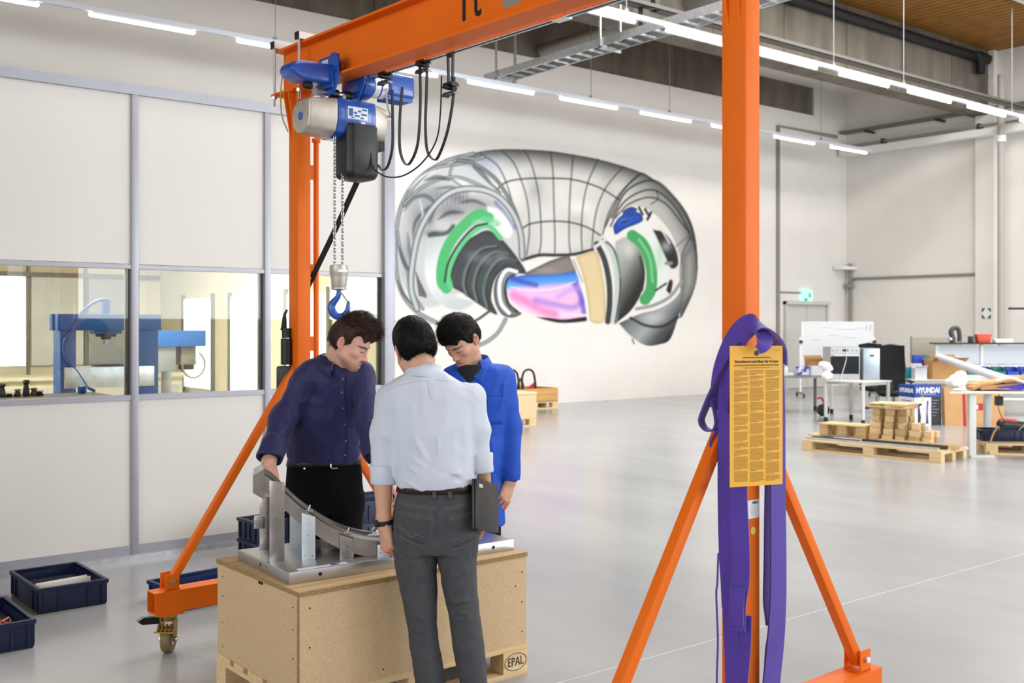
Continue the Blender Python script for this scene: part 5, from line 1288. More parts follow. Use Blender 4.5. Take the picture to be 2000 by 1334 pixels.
# burnt mark on the near-right block
bl = lettering('EPAL', .058, (1.2 - .072, -.0012, .07), X_, Z_, M_ink, pal, name='burnt_mark', world=False, xscale=.78)
MB().tube([(1.2 - .072 + .066 * math.cos(t * .2618), -.0008, .07 + .04 * math.sin(t * .2618)) for t in range(24)], .0016, 4, closed=True).build('burnt_ring', M_ink, pal)
box_h = .576
bx_ = thing('chipboard_crate', MP @ Vector((0, 0, .144)), BRZ, 'large raw chipboard box on a pallet under the aluminium plate', 'crate')
t_ = .02; Hc = box_h - .144
MB().box(.004, 1.196, .004, .004 + t_, 0, Hc - t_).build('side_panel', M_osb, bx_); MB().box(.004, 1.196, .796 - t_, .796, 0, Hc - t_).build('side_panel', M_osb, bx_)
MB().box(.004, .004 + t_, .004 + t_, .796 - t_, 0, Hc - t_).build('end_panel', M_osb, bx_); MB().box(1.196 - t_, 1.196, .004 + t_, .796 - t_, 0, Hc - t_).build('end_panel', M_osb, bx_)
lid = MB().box(0, 1.2, 0, .8, Hc - t_ + .0005, Hc).build('lid', M_pine2, bx_)
for (x0, x1, y0, y1) in ((0, 1.2, -.0008, 0), (0, 1.2, .8, .8008), (-.0008, 0, 0, .8), (1.2, 1.2008, 0, .8)): MB().box(x0, x1, y0, y1, Hc - t_, Hc).build('lid_edge', M_osbe, lid)
MB().box(.003, .0045, .004, .004 + t_, 0, Hc - t_).build('panel_edge', M_osbe, bx_)
for (x, y, z) in [(.003, .06 + .68 * i, zz) for i in (0, 1) for zz in (.04, .15, .27, .36)]: MB().cyl((x, y, z), (x + .002, y, z), .004, n=8).build('screw', M_hole, bx_)
for (x, z) in [(.05, .05), (.05, .2), (.05, .36), (.4, .04), (.8, .37), (1.17, .06), (1.17, .2), (1.17, .34), (1.13, .28), (.6, .37)]: MB().cyl((x, .003, z), (x, .005, z), .004, n=8).build('screw', M_hole, bx_)
MB().box(.0, .004, .33, .37, Hc - t_ - .012, Hc - t_ - .002).build('tape_mark', M_rubber, bx_)
# aluminium base plate
zt_ = box_h; pa, pb, pd = [RT * x + FW * d for x, d in ((-.922, 4.346), (.0086, 5.03), (-1.277, 4.775))]
ang = math.atan2((pb - pa).y, (pb - pa).x); Lp = (pb - pa).length; Wp = (pd - pa).length
ap = thing('aluminium_base_plate', pa + Z_ * zt_, ang, 'thick aluminium base plate lying on the chipboard box', 'plate')
MB().box(0, Lp, 0, Wp, 0, .05).build('plate', M_alup, ap, bevel=.0015)
hl = MB()
for x in (.14, Lp - .12): hl.cyl((x, -.0006, .026), (x, .001, .026), .0085, n=14)
hl.cyl((-.0006, .3, .03), (.001, .3, .03), .008, n=14)
hl.build('threaded_hole', M_hole, ap)
MB().box(.05, .28, .012, .045, .05, .0506).build('protective_film', mat('white_film', 'DDE3EA', .5), ap)
MB().prism([(0, 0), (.045, .0), (.03, .028), (.01, .026)], (.2, .018, .0507), X_, Y_, Z_, .0004).build('film_print', mat('film_blue', '4C5AA5', .5), ap)
# fixture: curved channel on pairs of upright plates
fo = RT * -1.024 + FW * 4.564; fd = (RT * .97 + FW * .22).normalized(); fang = math.atan2(fd.y, fd.x)
fx_ = thing('curved_blade_fixture', fo + Z_ * (zt_ + .05), fang, 'aluminium fixture holding a curved ribbed channel on upright plates', 'fixture')
# local x along the fixture, y away; curve of the channel top (x, z)
def upr(x, y, w, h, t, m, cut=0., yaw=0.):
    M = Matrix.Translation((x, y, 0)) @ Matrix.Rotation(R(yaw), 4, 'Z')
    b = MB().prism([(0, 0), (w, 0), (w, h - cut), (0, h)], (0, 0, 0), X_, Z_, Y_, t).xf(M); o = b.build('upright_plate', m, fx_, bevel=.0008)
    hb = MB()
    for hx, hz in ((.012, .02), (w - .012, .016), (w * .5, h * .52), (w * .55, h - cut - .03)): hb.cyl((hx, -.0004, hz), (hx, .0006, hz), .0022, n=8)
    hb.xf(M).build('bolt_hole', M_hole, o)
    return o
upr(-.03, 0, .064, .352, .012, M_aluw, .012); upr(-.075, .245, .05, .24, .012, M_aluw, .0); upr(-.10, .235, .05, .05, .06, M_aluw)
bpy.data.objects['upright_plate.002'].location = (0, 0, .10)
upr(.108, 0, .058, .205, .012, M_aluw2, .02); upr(.06, .24, .055, .2, .012, M_aluw2, .0)
upr(.272, -.012, .06, .104, .012, M_aluw, .022); upr(.20, .235, .05, .12, .012, M_dark if False else M_aluw, .0)
upr(.435, -.03, .055, .055, .012, M_aluw2, .0); upr(.40, .235, .05, .06, .012, M_aluw, .0)
prof = [(-.055, .375), (-.02, .352), (.04, .29), (.10, .232), (.17, .178), (.24, .132), (.31, .098), (.38, .076), (.46, .062), (.54, .058)]
sp = [(q.x, q.z) for q in spline([(a, 0, b) for a, b in prof], 6)]
def sweep(y0, y1, dz0, dz1, name, m, x_from=-1, x_to=9):
    P = [q for q in sp if x_from <= q[0] <= x_to]; n = len(P); vs = []
    for (a, b) in P: vs += [(a, y0, b + dz0), (a, y1, b + dz0), (a, y1, b + dz1), (a, y0, b + dz1)]
    fs = [(3, 2, 1, 0), tuple((n - 1) * 4 + k for k in range(4))]
    for i in range(n - 1): fs += [(i * 4 + k, i * 4 + (k + 1) % 4, i * 4 + 4 + (k + 1) % 4, i * 4 + 4 + k) for k in range(4)]
    return MB().add(vs, fs).build(name, m, fx_)
sweep(.012, .235, -.075, -.055, 'channel_floor', M_aluw); sweep(.0125, .03, -.055, .0, 'channel_side', M_aluw); sweep(.215, .235, -.055, .0, 'channel_side', M_aluw)
sweep(.03, .215, -.055, -.012, 'curved_plate', mat('satin_aluminium', 'A59D95', .25, 1., var=.06, scale=6))
rb_ = MB()
for k in range(7):
    z = -.05 + k * .0075
    P = sp; n = len(P); vs = []
    for (a, b) in P: vs += [(a, .0105, b + z), (a, .0125, b + z), (a, .0125, b + z + .003), (a, .0105, b + z + .003)]
    fs = []
    for i in range(n - 1): fs += [(i * 4 + k2, i * 4 + (k2 + 1) % 4, i * 4 + 4 + (k2 + 1) % 4, i * 4 + 4 + k2) for k2 in range(4)]
    rb_.add(vs, fs)
rb_.build('side_ribs', M_aluw, fx_)
# ribbed end block at the top
MB().prism([(-.055, .40), (-.10, .375), (-.10, .30), (-.055, .27)], (0, .0, 0), X_, Z_, Y_, .23).build('end_block', M_aluw, fx_)
er = MB()
for k in range(9): er.box(-.095 + k * .005, -.093 + k * .005, -.002, .0, .30 - k * .003, .372 + k * .002)
er.build('end_ribs', M_aluw, fx_)
for (x, z) in ((.135, .222), (.305, .115)):
    MB().cyl((x, .03, z - .02), (x + .01, .03, z + .012), .004, n=8).cyl((x - .012, .025, z - .012), (x + .022, .025, z - .014), .004, n=8).build('clamp_screw', M_bolt, fx_)
# spanner-like clips and a loose screwdriver near the right end
rr_ = MB()
for k in range(6): rr_.cyl((.40 + k * .012, .06 + k * .02, .085 - k * .001), (.56, .08 + k * .02, .075), .003, n=6)
rr_.build('comb_rods', M_bolt, fx_)
MB().bar((.42, .14, .09), (.47, .2, .12), .012, .006).bar((.44, .12, .088), (.5, .17, .118), .01, .006).cyl((.47, .19, .11), (.475, .195, .135), .006, n=8).build('toggle_clip', M_bolt, fx_)

# ================================================================== blue plastic bins
M_bin = mat('navy_bin_plastic', '0B1A3A', .42, var=.06, scale=5)
def make_bin(name, loc, rz, label, group, L=.6, Wd=.4, H=.147, m=None):
    m = m or M_bin; r = thing(name, loc, rz, label, 'bin', group); t = .012
    MB().box(.012, L - .012, .012, Wd - .012, 0, .008).build('bottom', m, r)
    for (x0, x1, y0, y1) in ((.008, L - .008, .008, .008 + t), (.008, L - .008, Wd - .008 - t, Wd - .008), (.008, .008 + t, .008 + t, Wd - .008 - t), (L - .008 - t, L - .008, .008 + t, Wd - .008 - t)):
        MB().box(x0, x1, y0, y1, .008, H - .004).build('side_wall', m, r, bevel=.002)
    rim = MB()
    for (x0, x1, y0, y1) in ((0, L, 0, .02), (0, L, Wd - .02, Wd), (0, .02, .02, Wd - .02), (L - .02, L, .02, Wd - .02)): rim.box(x0, x1, y0, y1, H - .022, H)
    rim.build('rim', m, r)
    for x in (.03, .11, .19, L - .19 - .012, L - .11 - .012, L - .042):
        if L < .45 and .15 < x < L - .15: continue
        for y0, y1 in ((.0, .0085), (Wd - .0085, Wd)): MB().box(x, x + .012, y0, y1, .012, H - .0215).build('rib', m, r, smooth=False)
    for y in (.03, .11, Wd - .122, Wd - .042):
        for x0, x1 in ((0, .0085), (L - .0085, L)): MB().box(x0, x1, y, y + .012, .012, H - .0215).build('rib', m, r, smooth=False)
    MB().box(.02, L - .02, .02, Wd - .02, -.0, .004).build('foot_ring', m, r)
    return r
a, b, c = G(73, 1202), G(206, 1180), G(33, 1160)
RZb = math.atan2((b - a).y, (b - a).x)
bn = make_bin('storage_bin', a + (b - a).normalized().cross(Z_) * 0, RZb + R(0), 'open navy plastic bin holding a white profile, by the partition', 'navy storage bins', L=.4, Wd=.6)
MB_ = MB().cbox((0, 0, 0), (.30, .05, .045)); 
pr = single('white_profile', MB().box(-.155, .155, -.025, .025, 0, .012).box(-.155, .155, -.025, -.021, .012, .05).box(-.155, .155, .021, .025, .012, .05).xf(ROOTM[bn.name] @ Matrix.Translation((.2, .20, .085)) @ Matrix.Rotation(R(8), 4, 'Z') @ Matrix.Rotation(R(0), 4, 'Y')), mat('cream_profile', 'E3E1D4', .5), 'white plastic profile lying in the open navy bin', 'profile')
pk_ = single('grey_foam_block', MB().box(.03, .37, .05, .55, .009, .084).xf(ROOTM[bn.name]), mat('dark_bin_content', '0F1B33', .8), 'dark foam layer in the navy bin below the white profile', 'foam')
q2 = G(71, 1265)
b2 = make_bin('storage_bin', q2 - Vector((.4 * math.cos(RZb), .4 * math.sin(RZb), 0)), RZb, 'navy plastic bin holding copper wire, first of the row along the partition', 'navy storage bins', L=.4, Wd=.6)
wires = MB(); rs = random.Random(4)
for k in range(7):
    pts = [(.1 + rs.uniform(0, .24), .05 + rs.uniform(0, .2), .1 + rs.uniform(-.02, .035)) for _ in range(6)]
    wires.tube(spline(pts, 6), .0035, 6)
wires.xf(ROOTM[b2.name]); tag(single('copper_wire', wires, mat('copper_wire_orange', 'B4603A', .4, .3), 'tangle of orange copper wire in the front navy bin', 'wire'), kind=None)
fl_ = single('bin_filling', MB().box(.03, .37, .03, .57, .009, .075).xf(ROOTM[b2.name]), MATS['dark_bin_content'], 'dark foam layer in the bin with the copper wire', 'foam')
ex, ey = Vector((math.cos(RZb), math.sin(RZb), 0)), Vector((-math.sin(RZb), math.cos(RZb), 0))
p_ = Vector(b2.location)
make_bin('storage_bin', p_ + ey * .63 - ex * .02, RZb, 'empty navy plastic bin, second of the row along the partition', 'navy storage bins', L=.4, Wd=.6)
make_bin('storage_bin', p_ + ey * 1.26 - ex * .06, RZb, 'empty navy plastic bin, third of the row along the partition', 'navy storage bins', L=.4, Wd=.6)
a = G(350, 1197); make_bin('storage_bin', a, math.atan2((RT * .7 + FW * .71).y, (RT * .7 + FW * .71).x), 'low navy plastic bin on the floor behind the orange base beam', 'navy storage bins', L=.6, Wd=.4, H=.12, m=mat('mid_blue_bin_plastic', '10295A', .42))
# stacked bins beyond the men
q = RT * -1.75 + FW * 7.2
for k in range(2): make_bin('storage_bin', Vector((q.x, q.y, .148 * k)), R(3), 'navy bin stacked behind the fixture, %s of its stack' % ('bottom', 'top')[k], 'navy storage bins', L=.4, Wd=.3)
q = RT * -1.06 + FW * 7.1
for k in range(3): make_bin('storage_bin', Vector((q.x, q.y, .148 * k)), R(2), 'navy bin beyond the man in navy, %s of its stack' % ('bottom', 'middle', 'top')[k], 'navy storage bins', L=.6, Wd=.4)
MQ = Matrix.Translation((q.x, q.y, .296)) @ Matrix.Rotation(R(2), 4, 'Z')
single('jar', MB().lathe([(.03, 0), (.032, .01), (.032, .07), (.028, .08)], (.1, .2, .0505), Z_).xf(MQ), mat('green_label_jar', '8FA65A', .4), 'small jar with a green label in the top navy bin', 'jar')
single('cardboard_tray', MB().box(.04, .56, .04, .36, .009, .05).xf(MQ), mat('tan_card', 'B98F63', .8), 'tan cardboard layer in the top navy bin beyond the men', 'cardboard')
# ================================================================== mural painted on the back wall
class Paint:
    # a small 2-D painter; coordinates are those of the enlarged photo crop (740..1400 x 270..700, 3.03 times)
    def __init__(s, x0, x1, y0, y1, st, bg):
        s.x = np.arange(x0, x1 + st, st, dtype=np.float32); s.y = np.arange(y0, y1 + st, st, dtype=np.float32)
        s.X, s.Y = np.meshgrid(s.x, s.y); s.c = np.tile(np.array(bg, np.float32), s.X.shape + (1,)); s.a = np.zeros_like(s.X)
    def put(s, al, col):
        s.c = s.c * (1 - al[..., None]) + np.asarray(col, np.float32) * al[..., None]; s.a = np.maximum(s.a, al)
    def dist(s, pts, closed=False):
        D = np.full_like(s.X, 1e9); T = np.zeros_like(s.X); P = list(pts) + ([pts[0]] if closed else []); n = len(P) - 1
        for i in range(n):
            (ax, ay), (bx, by) = P[i], P[i + 1]; dx, dy = bx - ax, by - ay; l2 = dx * dx + dy * dy + 1e-9
            t = np.clip(((s.X - ax) * dx + (s.Y - ay) * dy) / l2, 0, 1); d = np.hypot(s.X - ax - t * dx, s.Y - ay - t * dy)
            m = d < D; D = np.where(m, d, D); T = np.where(m, (i + t) / n, T)
        return D, T
    def sp(s, pts, k=6): return [(q.x, q.y) for q in spline([(a, b, 0) for a, b in pts], k)] if len(pts) > 2 else pts
    def stroke(s, pts, w, col, soft=6, op=1., k=6, taper=False):
        soft = max(soft, 9)
        D, T = s.dist(s.sp(pts, k)); hw = w / 2 * (np.sin(np.clip(T, .02, .98) * math.pi) ** .5 if taper else 1)
        s.put(np.clip((hw - D) / soft + .5, 0, 1) * op, lin(col)[:3])
    def tubel(s, pts, w, light, dark, op=1.):          # a painted pipe: dark rims, light core
        s.stroke(pts, w, dark, op=op); s.stroke(pts, w * .55, light, soft=8, op=op)
    def mask(s, pts, k=5):
        P = s.sp(list(pts) + [pts[0]], k) if k else list(pts); ins = np.zeros(s.X.shape, bool); n = len(P)
        for i in range(n):
            (ax, ay), (bx, by) = P[i], P[(i + 1) % n]
            if ay == by: continue
            ins ^= ((ay > s.Y) != (by > s.Y)) & (s.X < (bx - ax) * (s.Y - ay) / (by - ay) + ax)
        D, _ = s.dist(P, True); return np.where(ins, D, -D)
    def poly(s, pts, col, soft=7, op=1., k=5, edge=None, ew=40):
        soft = max(soft, 9); D = s.mask(pts, k); al = np.clip(D / soft + .5, 0, 1) * op
        c = np.tile(np.array(lin(col)[:3], np.float32), s.X.shape + (1,))
        if edge is not None:
            e = np.clip(1 - D / ew, 0, 1)[..., None]; c = c * (1 - e) + np.array(lin(edge)[:3], np.float32) * e
        s.put(al, c); return D
    def grad(s, pts, cols, axis, soft=7, k=5, op=1.):   # cols: (position, colour) along axis (ox, oy, dx, dy)
        D = s.mask(pts, k); al = np.clip(D / soft + .5, 0, 1) * op
        ox, oy, dx, dy = axis; t = ((s.X - ox) * dx + (s.Y - oy) * dy) / (dx * dx + dy * dy); ps = [p for p, _ in cols]
        c = np.stack([np.interp(t, ps, [lin(q)[i] for _, q in cols]) for i in range(3)], -1); s.put(al, c)
    def spray(s, x, y, rx, ry, col, op): s.put(np.exp(-(((s.X - x) / rx) ** 2 + ((s.Y - y) / ry) ** 2)) * op, lin(col)[:3])
pt = Paint(60, 1925, 40, 1262, 4.4, lin('E2DED8')[:3])
LG, MG, DG, BK = 'C9CCCB', '8F9394', '55595C', '26282A'
# cage tube across the back
outer = [(430, 150), (560, 88), (700, 66), (860, 66), (1020, 76), (1150, 96), (1290, 122), (1450, 166), (1560, 206), (1660, 265), (1745, 345), (1812, 432), (1856, 520), (1880, 640), (1886, 780), (1868, 890), (1830, 985), (1785, 1065)]
inner = [(1785, 960), (1795, 860), (1790, 740), (1755, 620), (1700, 520), (1600, 425), (1500, 400), (1400, 440), (1330, 560), (1275, 655), (1150, 690), (1000, 692), (880, 720), (850, 690), (820, 560), (760, 400), (690, 300), (560, 185)]
D = pt.mask(outer + inner, 4); Do, _ = pt.dist(pt.sp(outer, 5))
al = np.clip(D / 8 + .5, 0, 1); e = np.clip(1 - Do / 120, 0, 1) ** 1.2
nz = vnoise(np.stack([pt.X.ravel() / 90, pt.Y.ravel() / 120, pt.X.ravel() * 0], 1)).reshape(pt.X.shape)
base_ = np.array(lin('CFCEC9')[:3]) * (1 + .12 * nz[..., None]); base_ = base_ * (1 - e[..., None]) + np.array(lin('3C3F42')[:3]) * e[..., None]
rgt = np.clip((pt.X - 1300) / 500, 0, 1)[..., None] * .55; base_ = base_ * (1 - rgt * .5)
pt.put(al * .96, base_)
pt.spray(640, 170, 120, 60, 'B9C3D6', .6); pt.spray(930, 310, 40, 55, '8A8B8A', .5); pt.spray(1190, 410, 70, 40, 'E9ECE8', .7); pt.spray(1030, 450, 90, 60, 'DADAD6', .6); pt.spray(1560, 300, 120, 60, '9AA08E', .35)
for rb in ([(600, 92), (700, 160), (760, 280), (800, 430), (835, 600)], [(725, 72), (800, 150), (860, 300), (885, 420), (890, 560), (875, 690)], [(862, 70), (905, 160), (940, 300), (955, 430), (960, 600), (948, 690)], [(1015, 80), (1030, 200), (1036, 400), (1042, 600), (1040, 690)], [(1150, 100), (1137, 250), (1128, 400), (1126, 600), (1135, 690)],
           [(1298, 125), (1238, 260), (1208, 400), (1198, 560), (1205, 680)], [(1445, 168), (1345, 290), (1290, 420), (1268, 560), (1262, 655)], [(1555, 205), (1440, 310), (1365, 430), (1325, 570)]):
    pt.stroke(rb, 9, '4A4D50', soft=5, op=.85)
for hl_ in ([(690, 312), (750, 262), (850, 241), (1000, 237), (1150, 245), (1300, 290), (1420, 362)], [(850, 532), (900, 506), (1000, 492), (1120, 496), (1230, 526), (1310, 575)]): pt.stroke(hl_, 10, '2F3234', soft=5, op=.9)
pt.stroke([(860, 716), (950, 692), (1050, 692), (1150, 688), (1265, 660)], 20, '3A3C3E', soft=10)
# hoops on the right
for hp_, w_ in (([(1380, 470), (1450, 330), (1540, 265), (1640, 255), (1730, 330), (1820, 450), (1868, 600), (1880, 780)], 14), ([(1370, 520), (1440, 390), (1540, 320), (1640, 310), (1740, 390), (1810, 500), (1850, 600)], 12), ([(1400, 470), (1480, 390), (1600, 350), (1700, 390), (1790, 500), (1840, 560)], 11), ([(1340, 520), (1420, 350), (1500, 250), (1560, 210), (1620, 250)], 12)): pt.stroke(hp_, w_, '33363A', soft=6, op=.85)
pt.stroke([(1850, 560), (1790, 720), (1790, 900), (1800, 960)], 12, '50504E', op=.7); pt.stroke([(1645, 310), (1650, 360), (1610, 390)], 9, '404244', op=.7); pt.stroke([(1760, 640), (1850, 560)], 10, '606260', op=.6)
# tail below right
pt.grad([(1420, 1095), (1490, 1062), (1560, 1035), (1650, 1012), (1740, 960), (1795, 900), (1800, 965), (1772, 1060), (1725, 1188), (1662, 1220), (1580, 1226), (1495, 1175)], [(0, '2E3133'), (.25, '7D8285'), (.55, 'A6AAAB'), (.8, '5A5D60'), (1, '2A2C2E')], (1450, 1020, 240, 200))
pt.stroke([(1490, 1064), (1580, 1108), (1680, 1112), (1772, 1058)], 16, '222426'); pt.spray(1620, 1060, 70, 30, 'C9CBCB', .6); pt.stroke([(1700, 1200), (1712, 1170)], 10, BK); pt.stroke([(1500, 1190), (1510, 1215)], 8, BK)
pt.poly([(1795, 700), (1860, 640), (1880, 760), (1870, 880), (1800, 980), (1790, 880)], 'A9A9A4', edge='6F706E', ew=50, op=.9)
# left wheel of hoops
pt.poly([(430, 150), (560, 120), (700, 300), (800, 450), (850, 700), (700, 760), (500, 900), (330, 1000), (200, 960), (110, 780), (110, 560), (170, 370), (280, 230)], 'B9BCBD', op=.7, soft=25)
for (x, y, rx, ry, c, o) in ((330, 330, 120, 60, '84878A', .7), (230, 480, 60, 110, '6E7275', .6), (430, 430, 120, 50, '7C7E82', .8), (300, 460, 30, 70, '333538', .6), (560, 380, 120, 40, '9A9398', .7), (340, 560, 60, 16, BK, .8), (160, 700, 30, 120, '8D9092', .6), (470, 350, 60, 30, '5E6265', .6), (620, 420, 60, 30, '88858A', .6)): pt.spray(x, y, rx, ry, c, o)
for hp_, w_ in (([(560, 92), (400, 135), (240, 235), (140, 385), (102, 560), (100, 760), (140, 920), (230, 1030), (350, 1096)], 26), ([(620, 110), (480, 150), (330, 180), (210, 280), (150, 400)], 22), ([(560, 120), (460, 120), (425, 190), (420, 240)], 16), ([(110, 560), (130, 680), (170, 780), (190, 900), (260, 1010)], 20), ([(150, 390), (230, 310), (340, 250), (460, 230), (580, 270), (690, 330)], 20), ([(430, 240), (500, 290), (560, 300)], 12)): pt.tubel(hp_, w_, 'A9AFB0', '44484B', .95)
for ln_, w_, c_ in (([(150, 430), (200, 360), (270, 340), (330, 390), (300, 500)], 26, '5A5E61'), ([(200, 600), (215, 500), (270, 430), (350, 380)], 20, '46494C'), ([(170, 560), (185, 690), (215, 800)], 24, '6A6E70'), ([(270, 250), (350, 230), (420, 250)], 26, '3F4245'), ([(330, 300), (430, 290), (520, 320)], 16, '55585B'), ([(480, 380), (560, 370), (640, 400)], 22, '4A4C50'), ([(350, 480), (420, 440), (500, 440)], 24, '3A3C40'), ([(520, 130), (600, 190), (660, 260)], 16, '33363A'), ([(120, 640), (150, 740), (190, 800)], 18, '2F3235'), ([(110, 840), (150, 930), (220, 1000)], 16, '3A3D40'), ([(180, 300), (250, 230), (330, 190)], 10, 'F0F2F2'), ([(450, 240), (520, 280), (560, 330)], 26, 'D5DCDB'), ([(300, 640), (290, 740), (300, 840)], 18, 'E8ECEA'), ([(240, 360), (260, 460), (240, 560)], 12, 'DADDDD')):
    pt.stroke(ln_, w_, c_, soft=14, op=.75, taper=True)
for k in range(9): pt.stroke([(330 + k * 24, 400 - abs(k - 4) * 3), (345 + k * 22, 330 - abs(k - 4) * 3)], 5, '4A4C50', soft=6, op=.5)
pt.tubel([(470, 130), (560, 150), (680, 230), (760, 340), (820, 470), (850, 620), (850, 720)], 22, '8C9294', '3B3F42')
pt.tubel([(848, 700), (838, 560), (790, 440), (700, 340), (580, 300), (440, 315), (330, 400), (245, 540), (205, 700), (190, 880), (225, 1010)], 40, 'BFC5C5', '6B7073')
pt.stroke([(560, 170), (640, 250), (720, 320)], 14, '5B6063', op=.8); pt.stroke([(690, 380), (740, 440), (800, 530)], 22, '3345A0', soft=14, op=.55)
# pale disc, ribbed vents
pt.grad([(290, 600), (350, 560), (420, 560), (380, 700), (370, 850), (440, 930), (560, 970), (480, 1020), (380, 990), (300, 900), (270, 760)], [(0, 'BFC6C4'), (.5, 'E4E7E5'), (1, 'C4CAC9')], (280, 600, 180, 380), soft=18)
for k in range(6): pt.stroke([(222 + k * 10, 800 + k * 22), (240 + k * 8, 930 + k * 2)], 9, BK, op=.8)
pt.poly([(640, 400), (720, 430), (790, 530), (770, 590), (700, 560), (650, 480)], 'E6E8E7', op=.9, soft=14)
pt.stroke([(300, 575), (400, 560), (440, 520)], 26, BK, soft=12, op=.8)
# green collar and dark bellows
pt.stroke([(650, 470), (590, 450), (520, 500), (450, 575), (400, 660), (372, 760), (372, 850), (400, 890)], 62, '58B877', soft=8); pt.stroke([(700, 505), (640, 480), (570, 500)], 40, '78C892', soft=14, op=.7)
pt.poly([(540, 590), (640, 545), (720, 590), (800, 680), (872, 790), (830, 800), (760, 770), (690, 830), (665, 950), (700, 1045), (600, 990), (500, 920), (415, 860), (430, 760), (480, 650)], '4C5052', edge='35383B', ew=30)
pt.stroke([(720, 590), (660, 525), (600, 525), (520, 590), (450, 690), (410, 800), (425, 880)], 30, '6CC489', soft=7); pt.stroke([(640, 505), (560, 530), (470, 630), (410, 740), (390, 850)], 12, '20281F', soft=6)
for rg in ([(690, 640), (600, 660), (530, 740), (500, 850), (520, 930)], [(760, 690), (670, 680), (590, 760), (560, 870), (580, 960)], [(810, 730), (720, 715), (650, 790), (620, 900), (640, 1000)]): pt.stroke(rg, 18, '7A7F80', soft=9, op=.8); pt.stroke([(x + 14, y + 6) for x, y in rg], 9, '232628', soft=5, op=.9)
for (x, y) in ((560, 700), (640, 720), (720, 700)): pt.spray(x, y, 40, 30, '8B9092', .5)
pt.spray(620, 850, 40, 50, '3E6B50', .4)
pt.poly([(830, 800), (770, 770), (705, 810), (680, 890), (690, 980), (730, 1045), (790, 1062), (845, 1035), (780, 1000), (755, 900), (780, 830)], '8B9091', edge='3A3D40', ew=26)
pt.stroke([(815, 790), (760, 780), (722, 830), (712, 900), (725, 980), (770, 1035)], 20, 'EDF0F0', soft=9); pt.stroke([(800, 815), (762, 840), (750, 910), (770, 980), (820, 1025)], 13, '1F2428', soft=5)
# coloured core
pt.poly([(860, 800), (940, 760), (1040, 715), (1135, 700), (1165, 795), (1040, 830), (900, 840)], '8E8780', edge='5E5A58', ew=26); pt.spray(1000, 780, 60, 14, 'A79C93', .8)
pt.grad([(775, 822), (880, 808), (1040, 806), (1160, 792), (1190, 860), (1215, 960), (1230, 1058), (1100, 1078), (980, 1060), (900, 1040), (825, 1000), (775, 945), (755, 880)], [(0, '3A49B8'), (.12, '4E93DE'), (.24, '6FA9E6'), (.34, 'E7BEE6'), (.6, 'F2BEDF'), (.8, 'F6CFE4'), (1, 'F3C6E2')], (900, 800, 20, 270), k=4)
pt.stroke([(790, 830), (850, 850), (930, 870)], 30, '4A3FA8', soft=18, op=.7); pt.stroke([(800, 930), (870, 965), (960, 1015), (1040, 1040)], 50, 'EE86BC', soft=36, op=.8); pt.stroke([(930, 960), (1040, 985), (1150, 1000), (1210, 960)], 40, 'A184D8', soft=30, op=.75)
pt.stroke([(1160, 860), (1195, 930), (1215, 1030)], 34, '5A54C4', soft=22, op=.8); pt.stroke([(1060, 940), (1130, 900), (1180, 890)], 30, 'B79FE4', soft=26, op=.6); pt.stroke([(780, 880), (900, 900), (1040, 890), (1160, 850)], 9, 'DCE6F6', soft=8, op=.7); pt.stroke([(1080, 1045), (1160, 1045), (1220, 1050)], 16, 'F6DCEA', soft=14, op=.8)
pt.poly([(930, 1058), (1000, 1080), (1090, 1094), (1228, 1082), (1230, 1056), (1100, 1072), (1000, 1062)], '1E1C22', k=4)
pt.poly([(1165, 702), (1282, 668), (1315, 760), (1338, 900), (1338, 1078), (1248, 1080), (1236, 960), (1205, 810)], 'DDCBA2', edge='CBB88F', ew=24); pt.stroke([(1140, 705), (1190, 830), (1225, 960), (1240, 1080)], 14, 'E9E7E2'); pt.stroke([(1150, 720), (1205, 850)], 10, '9A978F', op=.7)
# right collar, bulb and green seal
pt.grad([(1400, 610), (1470, 585), (1540, 650), (1575, 780), (1560, 900), (1500, 1010), (1425, 1078), (1395, 1092), (1420, 950), (1428, 800), (1400, 690)], [(0, 'B9BAB7'), (.4, '9B9C98'), (.75, '5F605E'), (1, '2B2D2C')], (1410, 700, 170, 100)); pt.spray(1480, 660, 36, 50, 'D9D9D6', .7)
pt.stroke([(1290, 625), (1335, 720), (1362, 850), (1366, 980), (1355, 1085)], 34, '3B4643'); pt.stroke([(1325, 600), (1372, 660), (1405, 770), (1412, 900), (1392, 1085)], 34, 'C6CBC9', soft=10); pt.stroke([(1325, 600), (1385, 650), (1420, 760), (1428, 900), (1400, 1090)], 10, '2C302F'); pt.stroke([(1285, 640), (1340, 600)], 18, 'D5D8D6'); pt.stroke([(1412, 690), (1430, 820)], 12, '6FAE82', op=.7)
pt.poly([(1370, 570), (1450, 555), (1560, 492), (1650, 560), (1692, 700), (1700, 850), (1660, 950), (1570, 1002), (1525, 1008), (1600, 900), (1622, 780), (1590, 650), (1500, 580)], 'E2E6E2', soft=10)
pt.stroke([(1500, 575), (1560, 625), (1598, 710), (1615, 800), (1608, 900), (1575, 955)], 66, '4FA868', soft=9); pt.stroke([(1540, 600), (1600, 700), (1620, 850)], 14, '8FD1A3', soft=10, op=.8); pt.stroke([(1545, 700), (1565, 800), (1560, 900)], 14, '23352A', op=.7)
pt.spray(1660, 700, 30, 80, '9FCFAE', .5)
pt.poly([(1385, 520), (1420, 470), (1470, 440), (1540, 440), (1560, 490), (1460, 535), (1400, 570)], '1F56B8', edge='153A80', ew=24); pt.poly([(1440, 430), (1490, 405), (1530, 420), (1500, 455), (1450, 465)], '2A4E96'); pt.spray(1450, 490, 30, 20, '4E8AE0', .6); pt.stroke([(1440, 500), (1470, 490)], 10, BK)
